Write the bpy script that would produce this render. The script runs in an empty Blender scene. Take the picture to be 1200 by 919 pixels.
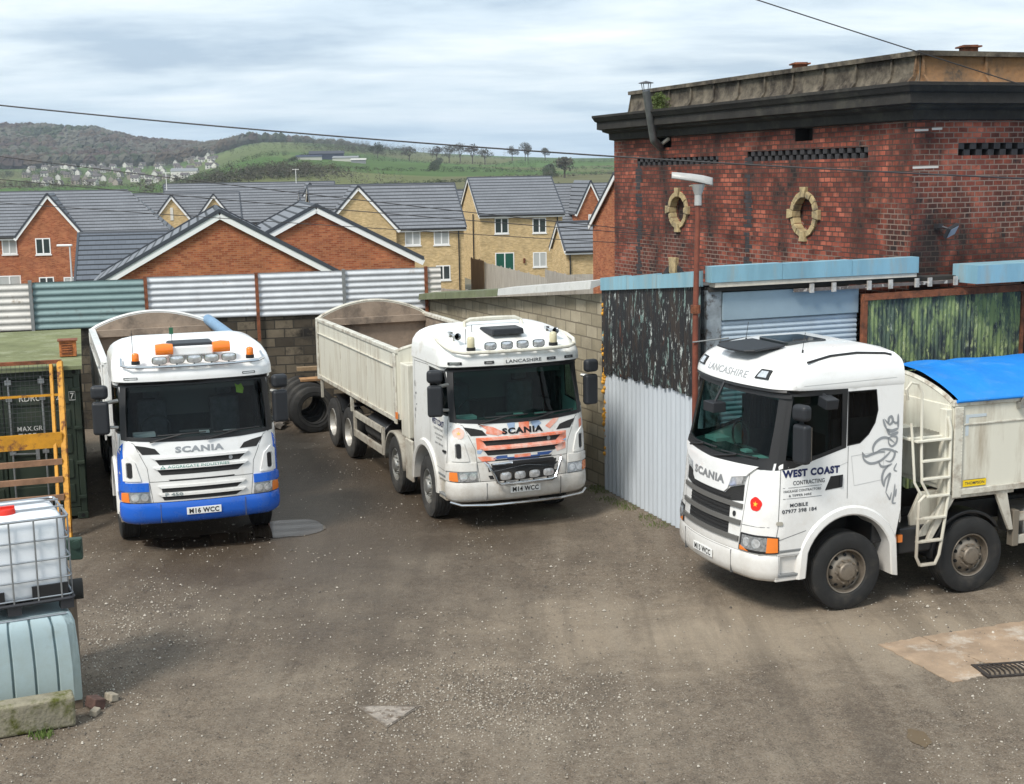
import bpy, bmesh, math, random
from mathutils import Vector, Matrix, noise
from mathutils.geometry import interpolate_bezier
R = math.radians
scene = bpy.context.scene
C = scene.collection
random.seed(7)

# ---------------------------------------------------------------- camera, sky, sun, exposure
CAM_H = 5.68
cd = bpy.data.cameras.new('camera'); cam = bpy.data.objects.new('camera', cd); C.objects.link(cam)
cd.sensor_width = 36; cd.lens = 36*1583.6/1200; cd.clip_start = .1; cd.clip_end = 12000
cd.shift_y = -(459.5-453.6)/1200*0 
cam.location = (0, 0, CAM_H)
PITCH, ROLL = R(8.94+.21), R(-.97)
cam.rotation_euler = (Matrix.Rotation(math.pi/2-PITCH, 3, 'X') @ Matrix.Rotation(ROLL, 3, 'Z')).to_euler()
scene.camera = cam

SUN_EL, SUN_AZ = R(48), R(218)       # azimuth measured clockwise from +Y (behind the camera, to its left)
w = bpy.data.worlds.new('World'); scene.world = w; w.use_nodes = True
nt = w.node_tree; nt.nodes.clear()
def N(t, **k):
    n = nt.nodes.new(t)
    for a, b in k.items(): setattr(n, a, b)
    return n
wo = N('ShaderNodeOutputWorld'); bg = N('ShaderNodeBackground'); bg.inputs[1].default_value = .105
sky = N('ShaderNodeTexSky', sky_type='NISHITA', sun_disc=False, sun_elevation=SUN_EL, sun_rotation=SUN_AZ)
sky.air_density = 1.2; sky.dust_density = 1.5
tc = N('ShaderNodeTexCoord')
# cloud deck: direction projected onto a flat layer, streaky towards the horizon
sep = N('ShaderNodeSeparateXYZ'); nt.links.new(tc.outputs['Generated'], sep.inputs[0])
zz = N('ShaderNodeMath', operation='ADD'); nt.links.new(sep.outputs[2], zz.inputs[0]); zz.inputs[1].default_value = .09
mx = N('ShaderNodeMath', operation='MAXIMUM'); nt.links.new(zz.outputs[0], mx.inputs[0]); mx.inputs[1].default_value = .03
dx = N('ShaderNodeMath', operation='DIVIDE'); nt.links.new(sep.outputs[0], dx.inputs[0]); nt.links.new(mx.outputs[0], dx.inputs[1])
dy = N('ShaderNodeMath', operation='DIVIDE'); nt.links.new(sep.outputs[1], dy.inputs[0]); nt.links.new(mx.outputs[0], dy.inputs[1])
cb = N('ShaderNodeCombineXYZ'); nt.links.new(dx.outputs[0], cb.inputs[0]); nt.links.new(dy.outputs[0], cb.inputs[1])
mp = N('ShaderNodeMapping'); mp.inputs['Rotation'].default_value = (0, 0, R(8)); mp.inputs['Scale'].default_value = (.62, .85, 1); mp.inputs['Location'].default_value = (1.3, .4, 0)
nt.links.new(cb.outputs[0], mp.inputs[0])
n1 = N('ShaderNodeTexNoise'); n1.inputs['Scale'].default_value = 1.15; n1.inputs['Detail'].default_value = 8; n1.inputs['Roughness'].default_value = .58; n1.inputs['Distortion'].default_value = .25
nt.links.new(mp.outputs[0], n1.inputs[0])
n2 = N('ShaderNodeTexNoise'); n2.inputs['Scale'].default_value = .33; n2.inputs['Detail'].default_value = 4
nt.links.new(mp.outputs[0], n2.inputs[0])
cr = N('ShaderNodeValToRGB')       # cloud brightness
e = cr.color_ramp.elements; e[0].position = .34; e[0].color = (3.7, 4.5, 5.3, 1); e[1].position = .68; e[1].color = (8.6, 8.75, 8.7, 1)
m_ = e.new(.5); m_.color = (6.2, 6.85, 7.2, 1)
nt.links.new(n1.outputs[0], cr.inputs[0])
cr2 = N('ShaderNodeValToRGB'); e = cr2.color_ramp.elements; e[0].position = .42; e[0].color = (0, 0, 0, 1); e[1].position = .62; e[1].color = (1, 1, 1, 1)
nt.links.new(n2.outputs[0], cr2.inputs[0])
darker = N('ShaderNodeMixRGB', blend_type='MULTIPLY'); nt.links.new(cr2.outputs[0], darker.inputs[0]); nt.links.new(cr.outputs[0], darker.inputs[1]); darker.inputs[2].default_value = (.84, .88, .93, 1)
# band of clearer bluish air near the horizon
hz = N('ShaderNodeValToRGB'); e = hz.color_ramp.elements; e[0].position = .0; e[0].color = (.62, .62, .62, 1); e[1].position = .075; e[1].color = (.1, .1, .1, 1)
e_ = hz.color_ramp.elements.new(.035); e_.color = (.5, .5, .5, 1)
nt.links.new(sep.outputs[2], hz.inputs[0])
tint = N('ShaderNodeMixRGB', blend_type='MIX'); nt.links.new(hz.outputs[0], tint.inputs[0]); nt.links.new(darker.outputs[0], tint.inputs[1]); tint.inputs[2].default_value = (3.2, 4.8, 6.3, 1)
mixs = N('ShaderNodeMixRGB'); mixs.inputs[0].default_value = .93
nt.links.new(sky.outputs[0], mixs.inputs[1]); nt.links.new(tint.outputs[0], mixs.inputs[2])
nt.links.new(mixs.outputs[0], bg.inputs[0]); nt.links.new(bg.outputs[0], wo.inputs[0])

sl = bpy.data.lights.new('sun', 'SUN'); sl.energy = 2.5; sl.angle = R(15); sl.color = (1, .95, .87)
so = bpy.data.objects.new('sun', sl); C.objects.link(so)
sd = Vector((math.sin(SUN_AZ)*math.cos(SUN_EL), math.cos(SUN_AZ)*math.cos(SUN_EL), math.sin(SUN_EL)))
so.rotation_euler = (-sd).to_track_quat('-Z', 'Y').to_euler(); so.location = (0, -5, 30)
vs = scene.view_settings; vs.view_transform = 'Standard'; vs.look = 'None'; vs.exposure = .60; vs.gamma = 1; vs.use_curve_mapping = False
scene.render.engine = 'CYCLES'

# ---------------------------------------------------------------- materials
MATS = {}
def mat(name, col, rough=.6, metal=0, var=0, vs=3, dirt=None, dirt_s=2.5, dirt_t=(.5, .75), bump=0, bump_s=20, alpha=None, spec=.5, film=None, streak=False, coat=0, extra=None):
    """procedural Principled: base colour, soft value variation, dirt patches, bump"""
    if name in MATS: return MATS[name]
    m = bpy.data.materials.new(name); MATS[name] = m; m.use_nodes = True
    t = m.node_tree; b = t.nodes['Principled BSDF']; L = t.links.new
    b.inputs['Roughness'].default_value = rough; b.inputs['Metallic'].default_value = metal
    b.inputs['Specular IOR Level'].default_value = spec; b.inputs['Coat Weight'].default_value = coat
    c4 = (*col, 1); b.inputs['Base Color'].default_value = c4
    tcn = t.nodes.new('ShaderNodeTexCoord'); src = tcn.outputs['Object']
    if streak:
        mpn = t.nodes.new('ShaderNodeMapping'); mpn.inputs['Scale'].default_value = (1, 1, .16); L(src, mpn.inputs[0]); src = mpn.outputs[0]
    cur = None
    if var:
        n = t.nodes.new('ShaderNodeTexNoise'); n.inputs['Scale'].default_value = vs; n.inputs['Detail'].default_value = 6; n.inputs['Roughness'].default_value = .65; L(src, n.inputs[0])
        r = t.nodes.new('ShaderNodeMapRange'); r.inputs[1].default_value = .3; r.inputs[2].default_value = .7; r.inputs[3].default_value = 1-var; r.inputs[4].default_value = 1+var; L(n.outputs[0], r.inputs[0])
        mm = t.nodes.new('ShaderNodeVectorMath'); mm.operation = 'SCALE'; mm.inputs[0].default_value = col; L(r.outputs[0], mm.inputs['Scale']); cur = mm.outputs[0]
    if dirt:
        n = t.nodes.new('ShaderNodeTexNoise'); n.inputs['Scale'].default_value = dirt_s; n.inputs['Detail'].default_value = 8; n.inputs['Roughness'].default_value = .7; L(src, n.inputs[0])
        r = t.nodes.new('ShaderNodeMapRange'); r.inputs[1].default_value = dirt_t[0]; r.inputs[2].default_value = dirt_t[1]; L(n.outputs[0], r.inputs[0])
        mx = t.nodes.new('ShaderNodeMixRGB'); L(r.outputs[0], mx.inputs[0]); mx.inputs[2].default_value = (*dirt, 1)
        if cur: L(cur, mx.inputs[1])
        else: mx.inputs[1].default_value = c4
        cur = mx.outputs[0]
        r2 = t.nodes.new('ShaderNodeMapRange'); r2.inputs[3].default_value = rough; r2.inputs[4].default_value = min(1, rough+.35); L(r.outputs[0], r2.inputs[0]); L(r2.outputs[0], b.inputs['Roughness'])
    if film:      # road film: splashed dirt, heaviest low down on the bodywork
        sp_ = t.nodes.new('ShaderNodeSeparateXYZ'); L(tcn.outputs['Object'], sp_.inputs[0])
        n = t.nodes.new('ShaderNodeTexNoise'); n.inputs['Scale'].default_value = 3.5; n.inputs['Detail'].default_value = 9; n.inputs['Roughness'].default_value = .75; L(src, n.inputs[0])
        q = t.nodes.new('ShaderNodeMath'); q.operation = 'MULTIPLY_ADD'; L(n.outputs[0], q.inputs[0]); q.inputs[1].default_value = -1.5; L(sp_.outputs[2], q.inputs[2])
        r = t.nodes.new('ShaderNodeMapRange'); r.inputs[1].default_value = -.45; r.inputs[2].default_value = .85; r.inputs[3].default_value = film[3]; r.inputs[4].default_value = 0; L(q.outputs[0], r.inputs[0])
        mx = t.nodes.new('ShaderNodeMixRGB'); L(r.outputs[0], mx.inputs[0]); mx.inputs[2].default_value = (*film[:3], 1)
        if cur: L(cur, mx.inputs[1])
        else: mx.inputs[1].default_value = c4
        cur = mx.outputs[0]
    if cur: L(cur, b.inputs['Base Color'])
    if bump:
        n = t.nodes.new('ShaderNodeTexNoise'); n.inputs['Scale'].default_value = bump_s; n.inputs['Detail'].default_value = 5; L(tcn.outputs['Object'], n.inputs[0])
        bn = t.nodes.new('ShaderNodeBump'); bn.inputs['Strength'].default_value = bump; bn.inputs['Distance'].default_value = .02; L(n.outputs[0], bn.inputs['Height']); L(bn.outputs[0], b.inputs['Normal'])
    if alpha is not None: b.inputs['Alpha'].default_value = alpha
    return m

def glass(name, tint, amt):
    """window glass: Fresnel gloss over a tinted see-through pane"""
    if name in MATS: return MATS[name]
    m = bpy.data.materials.new(name); MATS[name] = m; m.use_nodes = True
    t = m.node_tree; t.nodes.clear(); L = t.links.new
    o = t.nodes.new('ShaderNodeOutputMaterial'); tr = t.nodes.new('ShaderNodeBsdfTransparent'); tr.inputs[0].default_value = (*tint, 1)
    g = t.nodes.new('ShaderNodeBsdfGlossy'); g.inputs['Roughness'].default_value = .03
    f = t.nodes.new('ShaderNodeFresnel'); f.inputs[0].default_value = 1.5
    a = t.nodes.new('ShaderNodeMath'); a.operation = 'MULTIPLY_ADD'; a.inputs[1].default_value = .42; a.inputs[2].default_value = amt; L(f.outputs[0], a.inputs[0])
    mx = t.nodes.new('ShaderNodeMixShader'); L(a.outputs[0], mx.inputs[0]); L(tr.outputs[0], mx.inputs[1]); L(g.outputs[0], mx.inputs[2]); L(mx.outputs[0], o.inputs[0])
    return m

def brick(name, c1, c2, mortar, bw=.225, bh=.075, ms=.01, soot=None, soot_s=.6, soot_t=(.5, .62), mort_var=None, bump=.5, hue=None, off=.5, vari=.35, ssc=None, clean=None, squash=None):
    if name in MATS: return MATS[name]
    m = bpy.data.materials.new(name); MATS[name] = m; m.use_nodes = True
    t = m.node_tree; b = t.nodes['Principled BSDF']; L = t.links.new; b.inputs['Roughness'].default_value = .9; b.inputs['Specular IOR Level'].default_value = .25
    uv = t.nodes.new('ShaderNodeUVMap'); uv.uv_map = 'UVMap'
    wob = t.nodes.new('ShaderNodeTexNoise'); wob.inputs['Scale'].default_value = 6; L(uv.outputs[0], wob.inputs[0])
    wv = t.nodes.new('ShaderNodeVectorMath'); wv.operation = 'SUBTRACT'; wv.inputs[1].default_value = (.5, .5, .5); L(wob.outputs['Color'], wv.inputs[0])
    ws = t.nodes.new('ShaderNodeVectorMath'); ws.operation = 'SCALE'; ws.inputs['Scale'].default_value = ms*1.3; L(wv.outputs[0], ws.inputs[0])
    wa = t.nodes.new('ShaderNodeVectorMath'); L(uv.outputs[0], wa.inputs[0]); L(ws.outputs[0], wa.inputs[1])
    bt = t.nodes.new('ShaderNodeTexBrick'); bt.offset = off; bt.inputs['Scale'].default_value = 1
    bt.inputs['Color1'].default_value = (0, 0, 0, 1); bt.inputs['Color2'].default_value = (1, 1, 1, 1); bt.inputs['Mortar'].default_value = (.5, .5, .5, 1)
    bt.inputs['Mortar Size'].default_value = ms; bt.inputs['Mortar Smooth'].default_value = .2; bt.inputs['Brick Width'].default_value = bw; bt.inputs['Row Height'].default_value = bh; bt.inputs['Bias'].default_value = 0
    L(wa.outputs[0], bt.inputs[0])
    rp = t.nodes.new('ShaderNodeValToRGB'); el = rp.color_ramp.elements; el[0].color = (*c1, 1); el[1].color = (*c2, 1); el[0].position = .15; el[1].position = .85
    if hue:
        for i, (p, c) in enumerate(hue): q = el.new(p); q.color = (*c, 1)
    L(bt.outputs['Color'], rp.inputs[0])
    cur = rp.outputs[0]
    def ssc_(src):
        q = t.nodes.new('ShaderNodeMapping'); q.inputs['Scale'].default_value = ssc; L(src, q.inputs[0]); return q.outputs[0]
    nz = t.nodes.new('ShaderNodeTexNoise'); nz.inputs['Scale'].default_value = 1.3; nz.inputs['Detail'].default_value = 8; nz.inputs['Roughness'].default_value = .7; L(uv.outputs[0], nz.inputs[0])
    mr = t.nodes.new('ShaderNodeMapRange'); mr.inputs[1].default_value = .3; mr.inputs[2].default_value = .7; mr.inputs[3].default_value = 1-vari; mr.inputs[4].default_value = 1+vari; L(nz.outputs[0], mr.inputs[0])
    sc = t.nodes.new('ShaderNodeVectorMath'); sc.operation = 'SCALE'; L(cur, sc.inputs[0]); L(mr.outputs[0], sc.inputs['Scale']); cur = sc.outputs[0]
    if soot:
        n = t.nodes.new('ShaderNodeTexNoise'); n.inputs['Scale'].default_value = soot_s; n.inputs['Detail'].default_value = 9; n.inputs['Roughness'].default_value = .72; (L(ssc_(uv.outputs[0]), n.inputs[0]) if ssc else L(uv.outputs[0], n.inputs[0]))
        # soot takes whole bricks: mix noise with brick id
        ad = t.nodes.new('ShaderNodeMath'); ad.operation = 'MULTIPLY_ADD'; L(bt.outputs['Color'], ad.inputs[0]); ad.inputs[1].default_value = .10; L(n.outputs[0], ad.inputs[2])
        r = t.nodes.new('ShaderNodeMapRange'); r.inputs[1].default_value = soot_t[0]+.08; r.inputs[2].default_value = soot_t[1]+.08; L(ad.outputs[0], r.inputs[0])
        mx = t.nodes.new('ShaderNodeMixRGB'); L(r.outputs[0], mx.inputs[0]); L(cur, mx.inputs[1]); mx.inputs[2].default_value = (*soot, 1); cur = mx.outputs[0]
    mo = t.nodes.new('ShaderNodeMixRGB'); L(bt.outputs['Fac'], mo.inputs[0]); L(cur, mo.inputs[1]); mo.inputs[2].default_value = (*mortar, 1)
    if mort_var:
        n = t.nodes.new('ShaderNodeTexNoise'); n.inputs['Scale'].default_value = .45; n.inputs['Detail'].default_value = 3; L(uv.outputs[0], n.inputs[0])
        r = t.nodes.new('ShaderNodeMapRange'); r.inputs[1].default_value = .52; r.inputs[2].default_value = .58; L(n.outputs[0], r.inputs[0])
        mx = t.nodes.new('ShaderNodeMixRGB'); L(r.outputs[0], mx.inputs[0]); mx.inputs[1].default_value = (*mortar, 1); mx.inputs[2].default_value = (*mort_var, 1); L(mx.outputs[0], mo.inputs[2])
    L(mo.outputs[0], b.inputs['Base Color'])
    n3 = t.nodes.new('ShaderNodeTexNoise'); n3.inputs['Scale'].default_value = 30; n3.inputs['Detail'].default_value = 4; L(uv.outputs[0], n3.inputs[0])
    h = t.nodes.new('ShaderNodeMath'); h.operation = 'MULTIPLY_ADD'; L(n3.outputs[0], h.inputs[0]); h.inputs[1].default_value = .5
    iv = t.nodes.new('ShaderNodeMath'); iv.operation = 'SUBTRACT'; iv.inputs[0].default_value = 1; L(bt.outputs['Fac'], iv.inputs[1]); L(iv.outputs[0], h.inputs[2])
    bn = t.nodes.new('ShaderNodeBump'); bn.inputs['Strength'].default_value = bump; bn.inputs['Distance'].default_value = .012; L(h.outputs[0], bn.inputs['Height']); L(bn.outputs[0], b.inputs['Normal'])
    return m

# ---------------------------------------------------------------- mesh tools
def uvbox(me):
    uvl = me.uv_layers.new(name='UVMap')
    Z = Vector((0, 0, 1))
    for p in me.polygons:
        n = p.normal
        if abs(n.z) > .9: t = Vector((1, 0, 0)); v = Vector((0, 1, 0))
        else: t = Z.cross(n).normalized(); v = n.cross(t)
        for li in p.loop_indices:
            co = me.vertices[me.loops[li].vertex_index].co
            uvl.data[li].uv = (co.dot(t), co.dot(v))

SPLIT = {'bargeboard','verge','window_surround','pillar_trim','side_guard','side_skirt','roof_rail','curtain','headboard_cabinet','vent_recess','kerb_mirror','fuel_tank','body_stay','bumper_joint','black_panel','top_bar','post','wheel_arch','step_tread','skid','window','bunk_and_lockers','dash_clutter','soot_shade_strip','fascia','aerial','mortar_patch','blue_side_panel','panel_crease','arch_ring','rod_bracket','corner_post','indicator','hinge','triangle_mark','rose_emblem','horn_bracket','locker','dentil_vent','mudguard','side_post','catwalk','battery_box','bracket'}
class MB:
    def __init__(s): s.v = []; s.f = []; s.m = []
    def add(s, vs_, fs, mi=0):
        o = len(s.v); s.v += [Vector(v) for v in vs_]; s.f += [tuple(i+o for i in f) for f in fs]; s.m += [mi]*len(fs); return s
    def box(s, a, b, mi=0, M=None):
        x0, y0, z0 = a; x1, y1, z1 = b
        vs_ = [Vector(q) for q in ((x0,y0,z0),(x1,y0,z0),(x1,y1,z0),(x0,y1,z0),(x0,y0,z1),(x1,y0,z1),(x1,y1,z1),(x0,y1,z1))]
        if M: vs_ = [M @ v for v in vs_]
        return s.add(vs_, [(0,3,2,1),(4,5,6,7),(0,1,5,4),(1,2,6,5),(2,3,7,6),(3,0,4,7)], mi)
    def bar(s, p, q, w_, h_, mi=0, up=(0,0,1)):
        """rectangular bar from p to q"""
        p, q = Vector(p), Vector(q); d = (q-p).normalized(); u = Vector(up)
        if abs(d.dot(u)) > .98: u = Vector((0,1,0))
        sx = d.cross(u).normalized()*w_/2; sy = sx.cross(d).normalized()*h_/2
        vs_ = [p-sx-sy, p+sx-sy, p+sx+sy, p-sx+sy, q-sx-sy, q+sx-sy, q+sx+sy, q-sx+sy]
        return s.add(vs_, [(0,3,2,1),(4,5,6,7),(0,1,5,4),(1,2,6,5),(2,3,7,6),(3,0,4,7)], mi)
    def tube(s, pts, r, n=8, mi=0, closed=False, caps=True):
        pts = [Vector(p) for p in pts]; k = len(pts); o = len(s.v); rings = []
        ref = None
        for i, p in enumerate(pts):
            if closed: d = (pts[(i+1) % k]-pts[i-1])
            else: d = (pts[min(i+1, k-1)]-pts[max(i-1, 0)])
            d.normalize()
            if ref is None: ref = Vector((0,0,1)) if abs(d.z) < .9 else Vector((1,0,0))
            a = d.cross(ref).normalized(); b = a.cross(d).normalized(); ref = b
            rr = r[i] if isinstance(r, (list, tuple)) else r
            for j in range(n):
                th = 2*math.pi*j/n; s.v.append(p+a*math.cos(th)*rr+b*math.sin(th)*rr)
        for i in range(k if closed else k-1):
            i2 = (i+1) % k
            for j in range(n):
                j2 = (j+1) % n; s.f.append((o+i*n+j, o+i*n+j2, o+i2*n+j2, o+i2*n+j)); s.m.append(mi)
        if caps and not closed:
            s.f.append(tuple(o+j for j in range(n))[::-1]); s.m.append(mi)
            s.f.append(tuple(o+(k-1)*n+j for j in range(n))); s.m.append(mi)
        return s
    def lathe(s, prof, c=(0,0,0), axis='Y', n=32, mi=0):
        """profile [(radius, along)] swept round an axis through c"""
        o = len(s.v); c = Vector(c)
        for (r, a) in prof:
            for j in range(n):
                th = 2*math.pi*j/n; x, y = r*math.cos(th), r*math.sin(th)
                s.v.append(c+(Vector((x, a, y)) if axis == 'Y' else Vector((a, x, y)) if axis == 'X' else Vector((x, y, a))))
        for i in range(len(prof)-1):
            for j in range(n):
                j2 = (j+1) % n; s.f.append((o+i*n+j, o+(i+1)*n+j, o+(i+1)*n+j2, o+i*n+j2)); s.m.append(mi)
        return s
    def prism(s, poly, fn0, fn1, mi=0):
        """2D polygon mapped to two 3D outlines and closed"""
        n = len(poly); vs_ = [fn0(*p) for p in poly]+[fn1(*p) for p in poly]
        fs = [tuple(range(n))[::-1], tuple(range(n, 2*n))]+[(i, (i+1) % n, n+(i+1) % n, n+i) for i in range(n)]
        return s.add(vs_, fs, mi)
    def grid(s, fn, nu, nv, mi=0):
        o = len(s.v)
        for i in range(nu+1):
            for j in range(nv+1): s.v.append(Vector(fn(i/nu, j/nv)))
        for i in range(nu):
            for j in range(nv):
                a = o+i*(nv+1)+j; s.f.append((a, a+nv+1, a+nv+2, a+1)); s.m.append(mi)
        return s
    def clusters(s, gap=.06):
        par = list(range(len(s.v)))
        def find(i):
            while par[i] != i: par[i] = par[par[i]]; i = par[i]
            return i
        for f in s.f:
            a = find(f[0])
            for q in f[1:]: par[find(q)] = a
        comp = {}
        for i, v in enumerate(s.v): comp.setdefault(find(i), []).append(i)
        bx = []
        for ids in comp.values():
            lo = [min(s.v[i][k] for i in ids)-gap/2 for k in range(3)]; hi = [max(s.v[i][k] for i in ids)+gap/2 for k in range(3)]; bx.append([lo, hi, ids])
        merged = True
        while merged:
            merged = False
            for i in range(len(bx)):
                for j in range(i+1, len(bx)):
                    if all(bx[i][0][k] <= bx[j][1][k] and bx[j][0][k] <= bx[i][1][k] for k in range(3)):
                        bx[i] = [[min(bx[i][0][k], bx[j][0][k]) for k in range(3)], [max(bx[i][1][k], bx[j][1][k]) for k in range(3)], bx[i][2]+bx[j][2]]; del bx[j]; merged = True; break
                if merged: break
        out = []
        for lo, hi, ids in bx:
            mp_ = {v: k for k, v in enumerate(ids)}; m = MB(); m.v = [s.v[i] for i in ids]
            for f, mi in zip(s.f, s.m):
                if f[0] in mp_: m.f.append(tuple(mp_[i] for i in f)); m.m.append(mi)
            out.append(m)
        return out
    def build(s, name, mats, parent=None, **k):
        if name in SPLIT and parent is not None:
            cl = s.clusters()
            if len(cl) > 1: return [m.build_one(name, mats, parent, **k) for m in cl][0]
        return s.build_one(name, mats, parent, **k)
    def build_one(s, name, mats, parent=None, smooth=False, bevel=0, seg=2, loc=None, rz=0, recalc=True, ang=35):
        me = bpy.data.meshes.new(name); me.from_pydata(s.v, [], s.f); me.update()
        if not isinstance(mats, (list, tuple)): mats = [mats]
        for m in mats: me.materials.append(m)
        if len(mats) > 1: me.polygons.foreach_set('material_index', s.m)
        if recalc:
            bm = bmesh.new(); bm.from_mesh(me); bmesh.ops.recalc_face_normals(bm, faces=bm.faces); bm.to_mesh(me); bm.free()
        uvbox(me)
        if smooth: me.shade_smooth(); me.set_sharp_from_angle(angle=R(ang))
        o = bpy.data.objects.new(name, me); C.objects.link(o)
        if parent: o.parent = parent
        if loc is not None: o.location = loc
        o.rotation_euler.z = rz
        if bevel:
            b = o.modifiers.new('bevel', 'BEVEL'); b.width = bevel; b.segments = seg; b.limit_method = 'ANGLE'; b.angle_limit = R(40); b.harden_normals = False
        return o

def tag(o, label=None, cat=None, group=None, kind=None):
    for k, v in (('label', label), ('category', cat), ('group', group), ('kind', kind)):
        if v: o[k] = v
    return o
def empty(name, loc=(0,0,0), rz=0, label=None, cat=None, group=None):
    o = bpy.data.objects.new(name, None); C.objects.link(o); o.location = loc; o.rotation_euler.z = rz; o.empty_display_size = .3
    return tag(o, label, cat, group)
def kids(o): return [c for c in C.objects if c.parent == o]
def copy_tree(o, parent=None, ch=None):
    c = o.copy(); C.objects.link(c); c.parent = parent
    for k in kids(o): copy_tree(k, c)
    return c

def fill2d(outer, holes=()):
    bm = bmesh.new()
    for lp in [outer]+list(holes):
        vs_ = [bm.verts.new((x, y, 0)) for x, y in lp]
        for i in range(len(vs_)): bm.edges.new((vs_[i], vs_[(i+1) % len(vs_)]))
    bmesh.ops.triangle_fill(bm, use_beauty=True, use_dissolve=False, edges=bm.edges[:])
    return bm
def bisect(bm, step):
    xs = [v.co.x for v in bm.verts]; ys = [v.co.y for v in bm.verts]
    for ax, lo, hi in ((0, min(xs), max(xs)), (1, min(ys), max(ys))):
        st = step[ax] if isinstance(step, tuple) else step
        k = math.ceil(lo/st)
        while k*st < hi-1e-4:
            if k*st > lo+1e-4:
                co = [0,0,0]; no = [0,0,0]; co[ax] = k*st; no[ax] = 1
                bmesh.ops.bisect_plane(bm, geom=bm.verts[:]+bm.edges[:]+bm.faces[:], plane_co=co, plane_no=no)
            k += 1
def mapped(mb, bm, fn, off=0., th=0., mi=0):
    """maps a flat 2D mesh onto surface fn(u,v), lifted by off, with thickness th"""
    bm.verts.ensure_lookup_table(); bm.verts.index_update()
    top = []; bot = []
    for v in bm.verts:
        u, q = v.co.x, v.co.y; p = Vector(fn(u, q)); h = .004
        n = (Vector(fn(u+h, q))-Vector(fn(u-h, q))).cross(Vector(fn(u, q+h))-Vector(fn(u, q-h))).normalized()
        top.append(p+n*off); bot.append(p+n*(off-th))
    fs = []
    for f in bm.faces:
        ix = [v.index for v in f.verts]
        if f.normal.z < 0: ix = ix[::-1]
        fs.append(tuple(ix))
    if th:
        n = len(top); ed = {}
        for f in fs:
            for i in range(len(f)): ed[(f[i], f[(i+1) % len(f)])] = 1
        side = [(a, a+n, b+n, b) for (a, b) in ed if (b, a) not in ed]
        mb.add(top+bot, fs+[tuple(i+n for i in f)[::-1] for f in fs]+side, mi)
    else: mb.add(top, fs, mi)
    bm.free(); return mb
def patch(mb, fn, poly, off=0., th=0., step=.1, holes=(), mi=0):
    bm = fill2d(poly, holes); bisect(bm, step); bm.normal_update(); return mapped(mb, bm, fn, off, th, mi)
def rrect(x0, y0, x1, y1, r=.03, n=4):
    pts = []
    for cx, cy, a in ((x1-r, y1-r, 0), (x0+r, y1-r, 90), (x0+r, y0+r, 180), (x1-r, y0+r, 270)):
        for k in range(n+1):
            t = R(a+90*k/n); pts.append((cx+r*math.cos(t), cy+r*math.sin(t)))
    return pts
def ell(cx, cy, rx, ry, n=20): return [(cx+rx*math.cos(2*math.pi*k/n), cy+ry*math.sin(2*math.pi*k/n)) for k in range(n)]

def text_bm(s, wdt, hgt, bold=0., center=(0, 0), shear=0.):
    cu = bpy.data.curves.new('t', 'FONT'); cu.body = s; cu.offset = bold; cu.shear = shear; cu.resolution_u = 3; cu.size = 1; cu.space_character = 1+bold*2.6
    o = bpy.data.objects.new('t', cu); C.objects.link(o)
    me = bpy.data.meshes.new_from_object(o.evaluated_get(bpy.context.evaluated_depsgraph_get()))
    bm = bmesh.new(); bm.from_mesh(me)
    bpy.data.objects.remove(o); bpy.data.curves.remove(cu); bpy.data.meshes.remove(me)
    xs = [v.co.x for v in bm.verts]; ys = [v.co.y for v in bm.verts]
    x0, x1, y0, y1 = min(xs), max(xs), min(ys), max(ys)
    for v in bm.verts: v.co.x = ((v.co.x-x0)/(x1-x0)-.5)*wdt+center[0]; v.co.y = ((v.co.y-y0)/(y1-y0)-.5)*hgt+center[1]; v.co.z = 0
    bm.normal_update(); return bm
def text_on(fn, s, wdt, hgt, m, parent, center=(0, 0), off=.004, bold=0., name='lettering', step=None, shear=0., th=0.):
    bm = text_bm(s, wdt, hgt, bold, center, shear)
    if step: bisect(bm, step)
    mb = MB(); mapped(mb, bm, fn, off, th)
    return mb.build(name, m, parent, recalc=False)
# ================================================================ THE GROUND AND THE VALLEY
def smooth(a, b, x):
    t = max(0, min(1, (x-a)/(b-a))); return t*t*(3-2*t)
def lerp_tab(tab, x):
    if x <= tab[0][0]: return tab[0][1]
    for (a, va), (b, vb) in zip(tab, tab[1:]):
        if x <= b: return va+(vb-va)*(x-a)/(b-a)
    return tab[-1][1]
# slope tan(azimuth) -> height of the ridge line and its distance
RIDGE = [(-.6,78),(-.379,89),(-.335,89),(-.32,85),(-.30,84),(-.285,75),(-.27,66),(-.25,61),(-.22,55),(-.19,58),(-.15,55),(-.12,51),(-.09,43),(-.05,36),(0,31),(.05,27),(.08,26),(.2,40),(.6,45)]
def terrain(x, y):
    d = math.hypot(x, y)
    if y < 33.5: base = -.06
    else: base = -.06-3.1*smooth(33.6, 46, y)
    az = x/max(y, 1.) if y > 0 else (-.6 if x < 0 else .6)
    left = smooth(-.18, -.26, az) if False else 1-smooth(-.26, -.17, az)
    rid = lerp_tab(RIDGE, az)
    h = base
    # right hand side: farmland climbing steadily; left: flat valley, then a steep wooded hill
    hr = smooth(150, 420, d)*3.5+smooth(350, 2300, d)*0+max(0, min(1, (d-380)/1500))**1.05*(rid+1-3.)
    hl = smooth(200, 700, d)*5+smooth(1080, 1640, d)*19+smooth(1600, 2450, d)*(rid-21)
    h += hr*(1-left)+hl*left
    if d > 500: h += 2.2*noise.noise(Vector((x*.004, y*.004, 0)))*smooth(500, 900, d)
    if d > 2700: h -= (d-2700)*.03
    return h
def inwood(x, y):
    d = math.hypot(x, y); az = x/max(y, 1)
    lo = 1620+(0 if az < -.24 else 2400*(az+.24)) if az < -.2 else 1600
    return d > lo and y > 0 and az < -.06 and not (az > -.2 and d < 1800+(az+.2)*4500)
mb = MB()
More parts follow.
